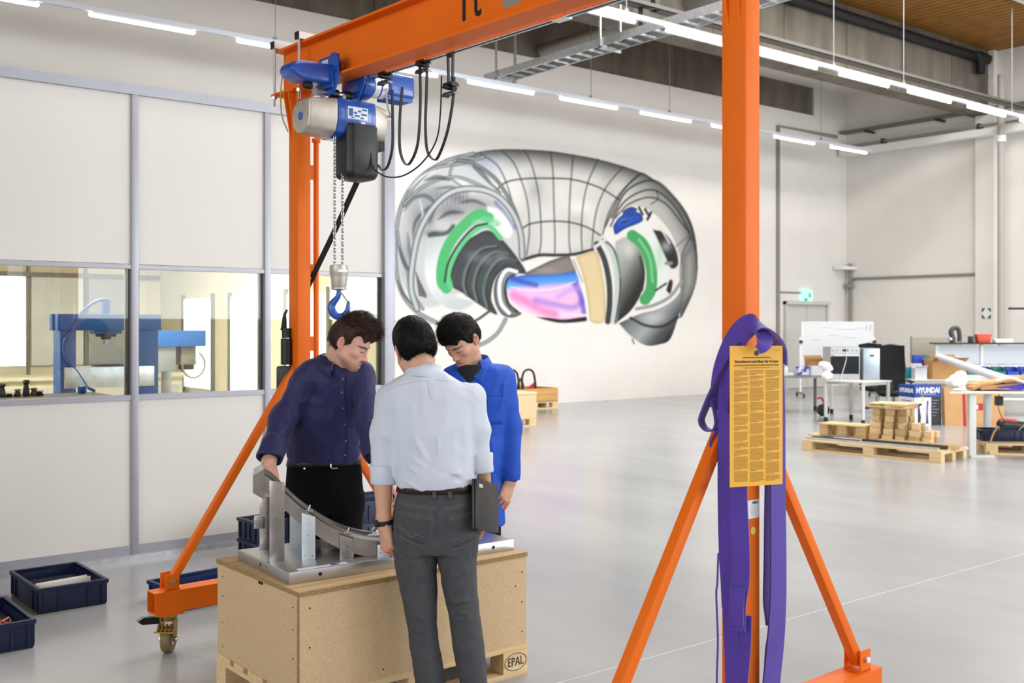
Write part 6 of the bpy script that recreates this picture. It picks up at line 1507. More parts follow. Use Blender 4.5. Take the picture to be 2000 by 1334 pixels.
for p_, q_ in (((1540, 410), (1560, 450)), ((1575, 420), (1600, 460)), ((1610, 440), (1590, 480))): pt.stroke([p_, q_], 16, '2B2D2F')
pt.poly([(1620, 540), (1690, 560), (1755, 650), (1772, 745), (1730, 770), (1690, 690), (1650, 600)], '2E3133', soft=10); pt.spray(1700, 640, 30, 30, 'A9ACAC', .8); pt.stroke([(1660, 520), (1720, 620)], 9, 'D9DAD8'); pt.stroke([(1700, 740), (1730, 740)], 20, '909492')
pt.poly([(1700, 900), (1720, 840), (1740, 850), (1725, 920)], BK); pt.stroke([(1640, 900), (1700, 860)], 12, BK); pt.stroke([(1525, 1010), (1620, 990), (1720, 940), (1790, 850)], 20, '9DA1A0', soft=9)
# loose hoops below left
pt.stroke([(345, 1094), (450, 1112), (560, 1086), (660, 1020)], 16, '4B4F51'); pt.tubel([(750, 1072), (705, 1150), (645, 1200), (585, 1228)], 24, 'A3A9AA', '6C7274')
# grid of wall points
H_, W_ = pt.X.shape
mv = []
for j in range(H_):
    for i in range(W_):
        q = PY(740 + pt.x[i] / 3.0303, 270 + pt.y[j] / 3.0303, YW - .003); mv.append((q.x, q.y, q.z))
mv = np.array(mv); idx = np.arange(H_ * W_).reshape(H_, W_)
fq = np.stack([idx[1:, :-1], idx[1:, 1:], idx[:-1, 1:], idx[:-1, :-1]], -1).reshape(-1, 4)
am = pt.a.ravel(); fq = fq[am[fq].max(1) > .02]
use = np.unique(fq); rm = np.full(H_ * W_, -1); rm[use] = np.arange(len(use))
pa_l = pt.a[..., None]; pt.c = pt.c * (1 - pa_l) + (np.clip(pt.c, 0, 1) ** 1.16) * pa_l
ctr = PY(1065, 640, YW)
mu = thing('wall_mural', (ctr.x, YW, 2.0), 0, 'huge spray painted mural of a twisted machine torus with green and pink core', 'mural')
npmesh('painted_torus', mv[use], rm[fq], mat('mural_paint', 'FFFFFF', .7, vc='col'), mu, vcol=pt.c.reshape(-1, 3)[use], smooth=False)

# ================================================================== sign and slings on the near post
M_yel = mat('yellow_sign_plate', 'EDB13F', .45, var=.02, scale=4)
M_print = mat('sign_small_print', 'A67C24', .5)
dl_, dr_ = 3.33, 3.40
sa, sb, sc_, sd_ = W(1426, 676, dl_), W(1528.5, 675, dr_), W(1530, 946, dr_), W(1427, 952, dl_)
sx = (sb - sa); sx.z = 0; SW = sx.length; sx.normalize(); SH = sa.z - sd_.z; sn = sx.cross(Z_)
sgn = thing('crane_rules_sign', (sa + sb) / 2 - Z_ * SH, 0, 'tall yellow notice with small black print hanging on the orange post', 'sign')
MS = Matrix((sx, Z_, sn)).transposed().to_4x4()          # local x right, y up, z towards the viewer
MB().box(-SW / 2, SW / 2, 0, SH, -.003, 0, MS).build('plate', M_yel, sgn)
ms3 = MS.to_3x3()
def sl(x, y, z=0.0004): return ms3 @ Vector((x, y, z))
lettering('Betriebsvorschriften für Krane', .0132, sl(0, SH * .888), ms3 @ X_, ms3 @ Y_, M_ink, sgn, world=False, bold=.00022, name='headline')
rs = random.Random(11); pr_ = MB()
for y, w_, h_ in ((.916, .52, .0032), (.862, .86, .0036), (.842, .5, .0015), (.846, .86, .0006)):
    x = -w_ * SW / 2
    while x < w_ * SW / 2 - .002:
        l = min(rs.uniform(.006, .018), w_ * SW / 2 - x); pr_.box(x, x + l, SH * y - h_ / 2, SH * y + h_ / 2, 0, .0004, MS); x += l + .0012
pr_.build('subheading_print', mat('sign_dark_print', '5C4312', .5), sgn)
pt_ = MB(); cw__ = SW * .27
for c in range(3):
    y = SH * .82; x0 = -SW * .43 + c * SW * .30; gap = rs.randint(3, 8)
    while y > SH * .03:
        pt_.box(x0, x0 + cw__ * (rs.uniform(.35, .8) if gap <= 1 else rs.uniform(.93, 1)), y, y + .0024, 0, .0003, MS); y -= .0039; gap -= 1
        if gap <= 0: gap = rs.randint(3, 11); y -= .003
tag(pt_.build('text_columns', M_print, sgn), kind='stuff')
pt_ = MB().box(SW * .33, SW * .43, SH * .962, SH * .966, 0, .0003, MS).build('print_code', M_print, sgn)
MB().lathe([(.0045, 0), (.0085, 0), (.0085, .002), (.0045, .002)], sl(0, SH * .948, 0), sn, 18).build('eyelet', M_dark, sgn)

M_sling = mat('purple_sling_webbing', '4A2E9A', .6, var=.12, scale=6, bump=.25, bscale=350, sheen=.3)
def band(root, pts, wdir, w, t=.006, name='webbing'):
    P = spline([W(*q) for q in pts], 6)
    if isinstance(w, (list, tuple)): w = list(np.interp(np.linspace(0, len(w) - 1, len(P)), range(len(w)), w))
    return MB().ribbon(P, wdir, w, t).build(name, M_sling, root, world=True)
s1 = thing('lifting_sling', W(1440, 1400, 3.45), 0, 'purple lifting sling looped over the orange post, with a loose loop at its side', 'sling')
wd1 = (FW * .8 + RT * .25 + Z_ * .5)
band(s1, [(1404, 800, 3.47), (1410, 735, 3.45), (1428, 680, 3.43), (1452, 644, 3.40), (1478, 632, 3.38), (1502, 645, 3.39), (1517, 668, 3.44), (1520, 700, 3.5)], [FW * .75 - RT * .5 + Z_ * .45] * 43, .085)
band(s1, [(1462, 650, 3.37), (1480, 650, 3.36), (1494, 660, 3.355), (1490, 675, 3.33), (1481, 684, 3.325)], FW * .3 + RT * 1.0, [.03, .05, .055, .045, .03])
band(s1, [(1446, 668, 3.41), (1418, 715, 3.44), (1392, 765, 3.46), (1376, 802, 3.47), (1370, 822, 3.47), (1378, 836, 3.47), (1392, 839, 3.47), (1401, 828, 3.47), (1400, 806, 3.47), (1394, 780, 3.47)], RT * .6 + FW * .8, [.06, .06, .05, .045, .04, .04, .04, .04, .045, .05])
band(s1, [(1406, 835, 3.48), (1395, 848, 3.48), (1388, 864, 3.48), (1392, 876, 3.48), (1402, 872, 3.48), (1406, 850, 3.48)], RT * .3 + FW * .9, .03)
band(s1, [(1432, 690, 3.42), (1424, 760, 3.44), (1420, 860, 3.45), (1418, 960, 3.45), (1419, 1080, 3.45), (1424, 1180, 3.45), (1430, 1280, 3.45), (1436, 1400, 3.45)], RT * .9 - FW * .45, [.06, .07, .06, .055, .05, .045, .05, .06])
band(s1, [(1441, 935, 3.42), (1443, 1000, 3.42), (1446, 1060, 3.42), (1446, 1130, 3.42), (1440, 1180, 3.42), (1439, 1232, 3.42)], RT * .9 - FW * .5, [.06, .06, .06, .062, .058, .058])
band(s1, [(1440, 1150, 3.415), (1438, 1190, 3.41), (1438, 1222, 3.41)], RT * .9 - FW * .5, .05, name='sewn_patch')
band(s1, [(1448, 1200, 3.44), (1446, 1260, 3.44), (1440, 1340, 3.44), (1438, 1440, 3.44)], RT * .9 - FW * .5, .07)
band(s1, [(1412, 1040, 3.47), (1408, 1060, 3.47), (1411, 1120, 3.47), (1414, 1186, 3.47)], RT * .6 + FW * .5, .016)
s2 = thing('lifting_sling', W(1510, 1400, 3.52), 0, 'purple lifting sling hanging straight down on the hall side of the orange post', 'sling')
band(s2, [(1518, 690, 3.54), (1520, 800, 3.55), (1519, 950, 3.55), (1520, 1080, 3.55), (1519, 1180, 3.55), (1514, 1260, 3.55), (1506, 1340, 3.55), (1500, 1440, 3.55)], RT * .8 + FW * .5, [.05, .06, .07, .072, .075, .08, .08, .08])
band(s2, [(1506, 900, 3.58), (1504, 1000, 3.58), (1502, 1100, 3.58), (1500, 1170, 3.58), (1502, 1220, 3.58)], RT * .7 + FW * .6, [.06, .06, .055, .05, .03])
band(s2, [(1510, 1210, 3.57), (1500, 1260, 3.57), (1496, 1320, 3.57), (1494, 1400, 3.57)], RT * .5 + FW * .7, .03)
cdp = spline([W(1403, 1080, 3.49), W(1401, 1140, 3.49), (W(1399, 1162, 3.49)), W(1402, 1250, 3.49), W(1400, 1334, 3.49), W(1402, 1420, 3.49)], 6)
single('purple_cord', MB().tube(cdp, .0035, 6), M_sling, 'thin knotted purple cord hanging beside the slings', 'cord')
# ================================================================== work area at the far right
def CF(x, d, z=0.): return RT * x + FW * d + Z_ * z         # camera-frame ground point -> world
def rz_of(v): return math.atan2(v.y, v.x)
VRZ = VA - R(90)                                            # yaw whose local x runs to the right of the view, y away
M_card = mat('brown_cardboard', 'B58A5A', .85, var=.06, scale=6)
M_card2 = mat('pale_cardboard', 'C79D6C', .85, var=.05, scale=6)
M_tabl = mat('white_laminate', 'D2D0CA', .4)
M_legw = mat('white_table_leg', 'CDD0CC', .4)
M_steel = mat('stainless_steel', 'A6A7A8', .3, .8, var=.05, scale=5)
M_red = mat('signal_red', 'B3262B', .45)
M_teal = mat('teal_bin_plastic', '1F6E66', .45); M_royal = mat('blue_bin_plastic', '1F3FA0', .45)
M_white2 = mat('white_film', 'DDE3EA', .5)
# --- long pallet with offcuts
a, n_, r_ = CF(3.84, 13.9), CF(5.14, 12.57), CF(5.65, 13.06)
PLn = (n_ - a).length
pl1 = pallet('long_pallet', a, rz_of(n_ - a), 'long pine pallet loaded with offcuts and metal profiles', L=PLn, Wd=.74)
def onp(name, b, m, label, cat, group=None, **k):
    b.xf(ROOTM[pl1.name]); return single(name, b, m, label, cat, group=group, **k)
zt = .145
onp('timber_plank', MB().box(-.2, .64, .50, .70, zt, zt + .022), M_pine, 'pine plank sticking out over the left end of the long pallet', 'plank')
# half pallet lying on it
hp_ = thing('small_pallet', ROOTM[pl1.name] @ Vector((.0, .42, zt + .0225)), ROOTM[pl1.name].to_euler().z, 'broken pine pallet lying on top of the long pallet', 'pallet')
for k in range(2): MB().box(0, .66, .02 + k * .17, .16 + k * .17, .15, .17).build('deck_board', M_pine, hp_)
for x in (0, .27, .54):
    for y in (.03, .2): MB().box(x, x + .12, y, y + .12, 0, .1495).build('block', M_pine2, hp_)
# long aluminium profiles and strips
M_prof = mat('dark_profile', '4B4F58', .4, .5); 
for i, (x0, x1, y, z, w, h, m, lb) in enumerate(((.02, 1.80, .05, zt, .05, .03, M_galv, 'silver aluminium profile along the front edge of the long pallet'), (.06, .72, .15, zt, .04, .035, M_prof, 'dark profile beside the silver one on the long pallet'), (.3, 1.35, .265, zt, .05, .03, M_white2, 'white plastic strip on the long pallet'), (.75, 1.84, .18, zt, .06, .045, M_prof, 'dark ribbed rail towards the right end of the long pallet'), (.9, 1.95, .33, zt, .07, .05, M_pine, 'pine batten with a white end on the long pallet'), (.1, .62, .34, zt, .05, .03, mat('blue_grey_strip', '5A6584', .5), 'blue grey strip on the long pallet'), (1.0, 2.0, .42, zt, .03, .03, M_whitemetal, 'white rod sticking out over the right end of the long pallet'))):
    onp('metal_profile' if m is not M_pine else 'timber_batten', MB().box(x0, x1, y, y + w, z, z + h * .4).box(x0, x1, y, y + .006, z + h * .4, z + h).box(x0, x1, y + w - .006, y + w, z + h * .4, z + h), m, lb, 'profile' if m is not M_pine else 'batten')
ro = random.Random(5); blocks = []
pos = [(.76 + .178 * i + .01 * l, y, l) for l, n_i in ((0, 5), (1, 5), (2, 4), (3, 3), (4, 3)) for y in (.52, .655) for i in range(n_i)]
adj = ['pale', 'knotty', 'short', 'split', 'tilted', 'narrow', 'thick', 'darker', 'sawn', 'stubby']
for i, (x, y, l) in enumerate(pos):
    M = Matrix.Translation((x, y, zt + .0435 + l * .0875)) @ Matrix.Rotation(R(ro.uniform(-16, 16)), 4, 'Z')
    sz = (ro.uniform(.09, .145), ro.uniform(.07, .095), .086)
    onp('timber_offcut', MB().box(-sz[0] / 2, sz[0] / 2, -sz[1] / 2, sz[1] / 2, -sz[2] / 2, sz[2] / 2, M), M_pine if i % 3 else M_pine2, 'pine offcut block in the heap on the long pallet', 'offcut', group='pine offcuts heaped on the long pallet', bevel=.004)
zs = zt + 5 * .0875 + .001
for k in range(4):
    M = Matrix.Translation((.98, .58, zs + k * .017)) @ Matrix.Rotation(R((-6, 3, -2, 5)[k]), 4, 'Z')
    onp('plywood_sheet', MB().box(-.24, .24, -.2, .2, 0, .016, M), (M_pine2, M_pine, M_pine2, M_pine)[k], 'square plywood sheet on the heap of offcuts, %s of its stack' % ('bottom', 'second', 'third', 'topmost')[k], 'sheet')
onp('green_clip', MB().box(-.03, .03, -.006, 0, -.012, .004, Matrix.Translation((.93, .372, zs + 3.2 * .017))), mat('green_clip_plastic', '2FA35A', .5), 'small green clip on the edge of the plywood stack', 'clip')
# --- white tables
def table(loc, L, Wd, h, label, legm=None, dark=False, rz=0.):
    t = thing('work_table', loc, rz, label, 'table')
    MB().box(0, L, 0, Wd, h - .025, h).build('table_top', M_tabl, t, bevel=.003)
    MB().box(.06, L - .06, .05, .08, h - .07, h - .0255).box(.06, L - .06, Wd - .08, Wd - .05, h - .07, h - .0255).build('frame', M_legw, t)
    for i, (x, y) in enumerate(((.04, .04), (L - .04, .04), (.04, Wd - .04), (L - .04, Wd - .04))):
        l = MB().cyl((x, y, .0), (x, y, h - .0255), .03, n=12).build('leg', legm if (legm and i in (0, 3)) else M_legw, t)
        MB().cyl((x, y, 0), (x, y, .09), .032, n=12).build('foot', M_black, l)
    return t
tb = table(CF(5.8, 17.3), .82, .8, .72, 'white table carrying the oven', rz=0)
ta = table(CF(4.55, 19.4), 1.5, .8, .74, 'white table with cartons, standing beside the whiteboard', legm=mat('grey_table_leg', '6E7072', .4), rz=R(-30))
# oven on its table
ov = thing('built_in_oven', CF(5.71, 17.98, .721), VRZ, 'stainless built-in oven standing on the white table', 'oven')
MB().box(-.25, .25, .02, .46, 0, .56).build('casing', M_steel, ov)
MB().box(-.25, .25, 0, .019, .45, .56).build('control_panel', M_steel, ov)
dr = MB().prism([(-.25, 0), (.25, 0), (.25, .445), (-.25, .445), (-.25, .4), (.235, .4), (.235, .1), (-.25, .1)], (0, 0, 0), X_, Z_, Y_, .019).build('door', M_steel, ov)
MB().box(-.25, .234, .001, .018, .1005, .3995).build('glass', mat('black_oven_glass', '14181B', .12), dr)
MB().cyl((-.21, -.03, .415), (.21, -.03, .415), .012, n=10).box(-.2, -.18, -.03, 0, .408, .422).box(.18, .2, -.03, 0, .408, .422).build('handle', M_steel, dr)
for x in (-.2, -.13, .13, .2): MB().cyl((x, 0, .505), (x, -.02, .505), .017, n=12).build('knob', M_steel, ov)
MB().box(-.05, .05, -.002, 0, .485, .525).build('display', M_black, ov)
MB().tube(spline([(.02, -.012, .56), (.01, -.014, .35), (-.06, -.014, .1), (-.09, -.02, -.02), (-.1, -.03, -.12)], 5), .006, 6).build('power_cable', M_whitemetal, ov)
gb = thing('grey_metal_cabinet', CF(6.13, 17.92, .721), VRZ, 'small blue grey metal cabinet next to the oven', 'cabinet')
MB().box(-.13, .15, 0, .4, 0, .54).build('body', mat('blue_grey_steel', 'A3B0BA', .3, .5), gb, bevel=.008)
MB().box(-.02, .05, -.006, 0, .40, .43).build('handle', M_dark, gb)
MB().box(-.13, .15, -.004, -.001, .02, .04).build('plinth_strip', M_steel, gb)
# cartons on the left table
I_ = lambda u, v, d: W(u, v, d)
def carton(loc, rz, sx, sy, sz, m, label, flaps=True, cat='box', name='cardboard_box', group=None):
    r = thing(name, loc, rz, label, cat, group); t = .005
    MB().box(0, sx, 0, sy, 0, .005).build('bottom', m, r)
    for (x0, x1, y0, y1) in ((0, sx, 0, t), (0, sx, sy - t, sy), (0, t, t, sy - t), (sx - t, sx, t, sy - t)): MB().box(x0, x1, y0, y1, .005, sz).build('side', m, r)
    if flaps:
        MB().prism([(0, 0), (sx, 0), (sx, .004), (0, .004)], (0, 0, sz), X_, Vector((0, .25, 1)).normalized() * -0 + Z_ * 0 + Vector((0, -.6, .8)), Vector((0, .8, .6)), sx * .0 + .004)
        for (o, ax, ay) in (((0, 0, sz), X_ * sx, Vector((0, -.75, .35)) * sy * .45), ((0, sy, sz), X_ * sx, Vector((0, .6, .6)) * sy * .45)):
            b = MB(); o = Vector(o); b.add([o, o + ax, o + ax + ay, o + ay, o + Vector((0, .004, .004)), o + ax + Vector((0, .004, .004)), o + ax + ay + Vector((0, .004, .004)), o + ay + Vector((0, .004, .004))], [(0, 1, 2, 3), (7, 6, 5, 4), (0, 4, 5, 1), (1, 5, 6, 2), (2, 6, 7, 3), (3, 7, 4, 0)]); b.build('flap', m, r)
    else: MB().box(0, sx, 0, sy, sz, sz + .004).build('lid', m, r)
    return r
q = CF(5.25, 19.3, .742)
bw_ = carton(q, VRZ, .22, .25, .15, mat('blue_print_carton', '2D3F9E', .6, col2='DDE2EE', scale=9, thresh=(.45, .55)), 'blue and white printed carton on the table with cartons', False)
carton(CF(5.48, 19.2, .742), VRZ, .22, .25, .16, mat('white_carton', 'DADBE2', .6), 'plain white carton on the table with cartons', False)
carton(CF(5.52, 18.95 + .55, .742), VRZ, .34, .3, .26, M_card, 'open brown carton with raised flaps behind the white carton')
pp_ = thing('paper_roll', CF(5.36, 17.9, .721), VRZ, 'crumpled white paper standing in front of the oven corner', 'paper')
s_ = Sdf(); ro = random.Random(2)
for k in range(7): s_.ell((ro.uniform(-.05, .06), ro.uniform(0, .08), .06 + ro.uniform(0, .26)), (.07, .05, .06), k=.02)
s_.plane((0, 0, -1), 0)
V, Fq = s_.mesh(.012); V = folds(V, Fq, [], amp=.012, freq=(22, 22, 22)); V[:, 2] = np.maximum(V[:, 2], 0); npmesh('sheet', V, Fq, mat('white_paper', 'E9E9EA', .8), pp_, world=False, smooth=False)
single('white_bottle', MB().lathe([(.03, 0), (.032, .01), (.032, .13), (.012, .16), (.012, .2)], CF(5.05, 19.35, .742), Z_, 14), mat('white_plastic', 'E6E9EC', .4), 'small white plastic bottle at the end of the table with cartons', 'bottle')
# --- mesh office chairs
def chair(loc, rz, label):
    c = thing('office_chair', loc, rz, label, 'chair', 'black office chairs')
    for k in range(5):
        t = R(72 * k + 10); d = Vector((math.cos(t), math.sin(t), 0))
        MB().bar(d * .03 + Z_ * .13, d * .3 + Z_ * .09, .04, .03).build('base_arm', M_black, c)
        MB().cyl(d * .31 + Z_ * .03 - d.cross(Z_) * .02, d * .31 + Z_ * .03 + d.cross(Z_) * .02, .03, n=12).build('caster', M_rubber, c)
    MB().cyl((0, 0, .12), (0, 0, .42), .028, n=12).build('gas_column', M_steel, c)
    MB().box(-.24, .24, -.22, .24, .42, .50).build('seat', mat('black_mesh_fabric', '141517', .85, bump=.2, bscale=200), c, bevel=.03, seg=3)
    MB().grid(lambda a, b: Vector(((a - .5) * (.46 - .06 * abs(b - .5)), -.24 - .05 * math.sin(b * 3.1) - .04 * b + .06 * (2 * a - 1) ** 2, .5 + b * .80)), 10, 14).grid(lambda a, b: Vector(((.5 - a) * (.46 - .06 * abs(b - .5)), -.26 - .05 * math.sin(b * 3.1) - .04 * b + .06 * (2 * a - 1) ** 2, .5 + b * .80)), 10, 14).build('backrest', MATS['black_mesh_fabric'], c)
    MB().tube([(-.21, -.25, .52), (-.23, -.30, .9), (-.2, -.30, 1.28), (0, -.325, 1.31), (.2, -.30, 1.28), (.23, -.30, .9), (.21, -.25, .52)], .018, 8).build('back_frame', M_black, c)
    MB().bar((0, -.2, .44), (0, -.29, .7), .06, .02).build('back_strut', M_black, c)
    for s in (-1, 1): MB().tube([(s * .25, .0, .45), (s * .29, .0, .55), (s * .29, 0, .66)], .014, 8).box(s * .29 - .04, s * .29 + .04, -.14, .12, .66, .69).build('armrest', M_black, c)
    return c
chair(CF(6.66, 18.32), VRZ + R(168), 'black high mesh-back office chair in front of the printed carton')
chair(CF(6.87, 19.75), VRZ + R(190), 'black office chair half hidden behind the other mesh chair')
# --- printed power-tool carton
hb = thing('printed_carton', CF(6.62, 17.26), rz_of(RT * .966 + FW * .26), 'tall blue and white printed carton with bold white lettering', 'box')
Hx, Hy, Hz = .51, .43, .665
M_hyb = mat('carton_blue', '1C3F8C', .5); M_hyl = mat('carton_lavender', 'C9C9DE', .6, col2='E4E4EE', scale=6); M_hyd = mat('carton_dark', '2A2B33', .6)
MB().box(0, Hx, 0, Hy, 0, Hz).build('carton', mat('carton_white', 'DCDDE8', .6), hb)
MB().box(0, Hx, -.0015, 0, Hz * .70, Hz).box(-.0015, 0, 0, Hy, Hz * .70, Hz).box(0, Hx, 0, Hy, Hz, Hz + .0015).build('blue_band', M_hyb, hb)
MB().box(0, Hx * .62, -.0015, 0, 0, Hz * .70).build('picture_panel', M_hyl, hb)
MB().box(Hx * .62, Hx, -.0015, 0, 0, Hz * .70).build('text_panel', M_hyd, hb)
M_let = mat('white_lettering', 'F2F4F8', .5)
lettering('HYUNDAI', .125, (Hx * .5, -.0022, Hz * .87), X_, Z_, M_let, hb, world=False, bold=.004, xscale=.80)
lettering('HYUNDAI', .10, (-.0022, Hy * .5, Hz * .86), -Y_, Z_, M_let, hb, world=False, bold=.004, xscale=.80)
tp = MB().box(Hx * .22, Hx * .8, -.0022, -.0016, Hz * .765, Hz * .785)
for k in range(6): tp.box(Hx * .66, Hx * (.9 - .06 * (k % 3)), -.0022, -.0016, Hz * (.62 - k * .075), Hz * (.63 - k * .075))
tp.build('small_print', mat('grey_lettering', 'A9ACB8', .5), hb)
MB().prism([(0, 0), (.05, 0), (.06, .1), (.03, .28), (.08, .3), (.07, .33), (.0, .32)], (Hx * .12, -.0018, .04), X_, Z_, -Y_, .0006).prism([(0, 0), (.05, 0), (.03, .2), (.05, .38), (.02, .38)], (Hx * .42, -.0018, .03), X_, Z_, -Y_, .0006).build('tool_picture', M_hyd, hb)
MB().box(Hx * .24, Hx * .34, -.0022, -.0015, Hz * .60, Hz * .72).build('price_tag', mat('yellow_tag', 'E7CF52', .5), hb)
MB().prism([(0, 0), (.05, .02), (.06, .1), (.02, .12)], (-.0018, Hy * .5, .1), -Y_, Z_, -X_, .0005).box(-.0022, -.0016, Hy * .2, Hy * .8, Hz * .6, Hz * .62).build('end_print', M_hyd, hb)
# --- large flat carton with red tape
fc_ = thing('taped_flat_carton', CF(7.15, 17.32), rz_of(RT * .985 - FW * .17), 'large flat brown carton with two red tape bands leaning by the printed carton', 'box')
Mt = Matrix.Rotation(R(-7), 4, 'X')
MB().box(0, .92, 0, .2, 0, .64, Mt).build('carton', M_card2, fc_)
for x in (.28, .68): MB().box(x, x + .05, -.0015, 0, 0, .64, Mt).build('red_tape', M_red, fc_)
MB().box(.43, .62, -.0015, 0, .26, .37, Mt).build('red_label', M_red, fc_)
MB().box(.45, .52, -.002, -.0015, .28, .35, Mt).build('white_label', M_paper, fc_)
# --- rear workbench with perforated back panels
wbn = thing('packing_workbench', CF(7.95, 19.7), VRZ - R(4), 'white workbench with high back panels and a dark shelf on top', 'workbench')
for x in (0, .82, 1.72): MB().box(x, x + .05, 0, .05, 0, 1.30).build('upright', M_legw, wbn)
for x in (.055, .875): MB().box(x, x + .76, .02, .035, .93, 1.27).build('back_panel', mat('pale_panel', 'B9C0C8', .5), wbn)
MB().box(-.05, 1.85, -.08, .2, 1.301, 1.33).build('top_shelf', M_black, wbn)
MB().box(-.2, 1.9, -.65, .0, .70, .74).build('bench_top', M_tabl, wbn)
MB().box(-.15, 1.85, -.6, -.02, .3, .33).build('lower_shelf', M_whitemetal, wbn)
for x in (-.15, 1.8): MB().box(x, x + .05, -.62, -.57, 0, .6995).build('leg', M_legw, wbn)
MB().box(-.1, 1.85, -.07, -.02, .88, .91).build('bin_rail', M_galv, wbn)
wl = ROOTM[wbn.name]
for k in range(6):
    c = (M_teal, M_teal, M_royal, M_teal, M_royal, M_royal)[k]; t = thing('sorting_bin', wl @ Vector((.25 + k * .24, -.28, .742)), VRZ - R(4), ('teal' if c is M_teal else 'blue') + ' open-front sorting bin on the rear workbench, ' + ('first', 'second', 'third', 'fourth', 'fifth', 'last')[k] + ' of the row', 'bin', 'sorting bins on the rear workbench')
    MB().prism([(0, 0), (.2, 0), (.2, .15), (.08, .12), (0, .06)], (0, 0, 0), Y_, Z_, X_, .008).prism([(0, 0), (.2, 0), (.2, .15), (.08, .12), (0, .06)], (.192, 0, 0), Y_, Z_, X_, .008).box(.008, .192, 0, .2, 0, .006).box(.008, .192, .192, .2, .006, .15).box(.008, .192, 0, .008, .006, .06).build('tub', c, t)
gr = thing('angle_lamp', wl @ Vector((.32, .03, 1.331)), VRZ, 'dark grey curved tool standing on the dark bench shelf', 'tool')
MB().tube(spline([(0, 0, .0), (.0, 0, .1), (-.03, 0, .2), (.02, 0, .27), (.1, 0, .26), (.13, 0, .16), (.13, 0, .02)], 5), [.05] * 5 + [.045] * 10 + [.04] * 16, 10).build('housing', mat('anthracite', '3B3C42', .5), gr)
MB().cyl((-.09, -.05, .06), (-.04, -.05, .06), .04, n=14).build('knob', M_steel, gr)
single('orange_crate', MB().prism([(0, 0), (.22, 0), (.25, .16), (-.03, .16)], wl @ Vector((.78, -.02, 1.331)), RT, Z_, FW, .16), mat('orange_red_plastic', 'C6482A', .5), 'orange red plastic box on the dark bench shelf', 'box', bevel=.01)
single('white_parcel', MB().box(1.08, 1.4, -.04, .14, 1.331, 1.40, wl), mat('white_plastic', 'E6E9EC', .4), 'flat white parcel beside the orange box on the bench shelf', 'parcel', bevel=.008)
single('black_speaker', MB().box(.62, .7, .0, .1, 1.331, 1.45, wl), M_black, 'small black box between the grey tool and the orange box', 'box', bevel=.006)
rbd = thing('grey_pin_board', CF(7.85, 20.6, 0), VRZ, 'grey beige board standing behind the rear workbench', 'board')
MB().box(0, .95, 0, .03, .02, 1.42).build('panel', mat('board_grey', 'A59F93', .7), rbd); MB().box(-.02, 0, -.01, .04, 0, 1.44).box(.95, .97, -.01, .04, 0, 1.44).build('frame', M_greypipe, rbd)
# --- side table with cartons and clutter, left of the bench
sd = table(CF(7.04, 18.48), 1.4, .52, .70, 'low dark-edged table behind the printed carton', rz=VRZ)
carton(CF(7.42, 18.52, .7015), VRZ + R(4), .62, .34, .331, M_card, 'big open brown carton on the low table')
carton(CF(7.12, 18.53, .7015), VRZ - R(5), .2, .25, .2, mat('white_carton', 'DADBE2', .6), 'small white carton with open flaps on the low table')
single('turquoise_case', MB().box(-.07, .07, -.06, .06, 0, .2, Matrix.Translation(CF(7.13, 18.89, .7015)) @ Matrix.Rotation(VRZ, 4, 'Z')), mat('turquoise_plastic', '2590A8', .45), 'turquoise plastic case on the low table', 'case', bevel=.02)
single('blue_case', MB().box(-.09, .09, -.045, .045, 0, .42, Matrix.Translation(CF(7.31, 18.92, .7015)) @ Matrix.Rotation(VRZ, 4, 'Z')), M_royal, 'blue plastic case at the back of the low table', 'case', bevel=.015)
single('green_case', MB().box(-.06, .06, -.04, .04, 0, .42, Matrix.Translation(CF(7.47, 18.93, .7015)) @ Matrix.Rotation(VRZ, 4, 'Z')), M_teal, 'dark green plastic case next to the blue one', 'case', bevel=.015)
# film roll on the cartons
pa_, pb_ = CF(7.56, 18.6, 1.096), CF(6.80, 14.3, .888)
fr_ = thing('film_roll', (pa_ + pb_) / 2 - Z_ * .07, 0, 'long white roll of film lying slanted across the cartons', 'roll')
MB().cyl(pa_, pb_, .062, n=16).build('roll', mat('white_film_roll', 'D9DCE2', .35), fr_, world=True); MB().cyl(pb_, pb_ + (pb_ - pa_).normalized() * .06, .03, n=12).build('core', M_card, fr_, world=True)
# --- white desk frame at the right edge
dk = thing('white_lift_desk', CF(5.72, 13.1), VRZ, 'white desk with column legs, its top heaped with cardboard', 'desk')
Lw = 1.2
MB().prism([(-.28, -.05), (Lw, -.05), (Lw, 1.32), (.40, 1.32)], (0, 0, .80), X_, Y_, Z_, .025).build('table_top', M_tabl, dk, bevel=.003)
for x, y in ((0, 0), (.72, 1.15)): 
    MB().box(x, x + .085, .02 + y, .10 + y, .03, .7995).build('column', M_legw, dk, bevel=.004)
    MB().box(x, x + .30, -.02 + y, .10 + y, 0, .029).build('foot', M_legw, dk, bevel=.004)
MB().box(.05, 1.15, .60, .64, .76, .7995).build('cross_beam', M_legw, dk)
MB().tube(spline([(.5, .3, .78), (.48, .28, .6), (.55, .27, .4), (.5, .26, .3), (.6, .3, .32), (.68, .35, .2)], 6), .005, 6).build('cable', M_rubber, dk)
MB().box(.53, .60, .40, .5, .62, .74).build('control_box', M_black, dk)
ld = ROOTM[dk.name]
cs_ = thing('cardboard_scrap', ld @ Vector((.28, .1, .826)), VRZ, 'torn flattened carton with violet lining heaped on the white desk', 'cardboard')
MB().box(-.1, .55, .0, .45, 0, .05, Matrix.Rotation(R(-3), 4, 'Y') @ Matrix.Translation((0, 0, .02))).build('carton', M_card, cs_)
MB().prism([(0, 0), (.6, .1), (.62, .13), (0, .03)], (-.12, .05, .05), X_, Z_, Y_, .35).build('flap', M_card2, cs_)
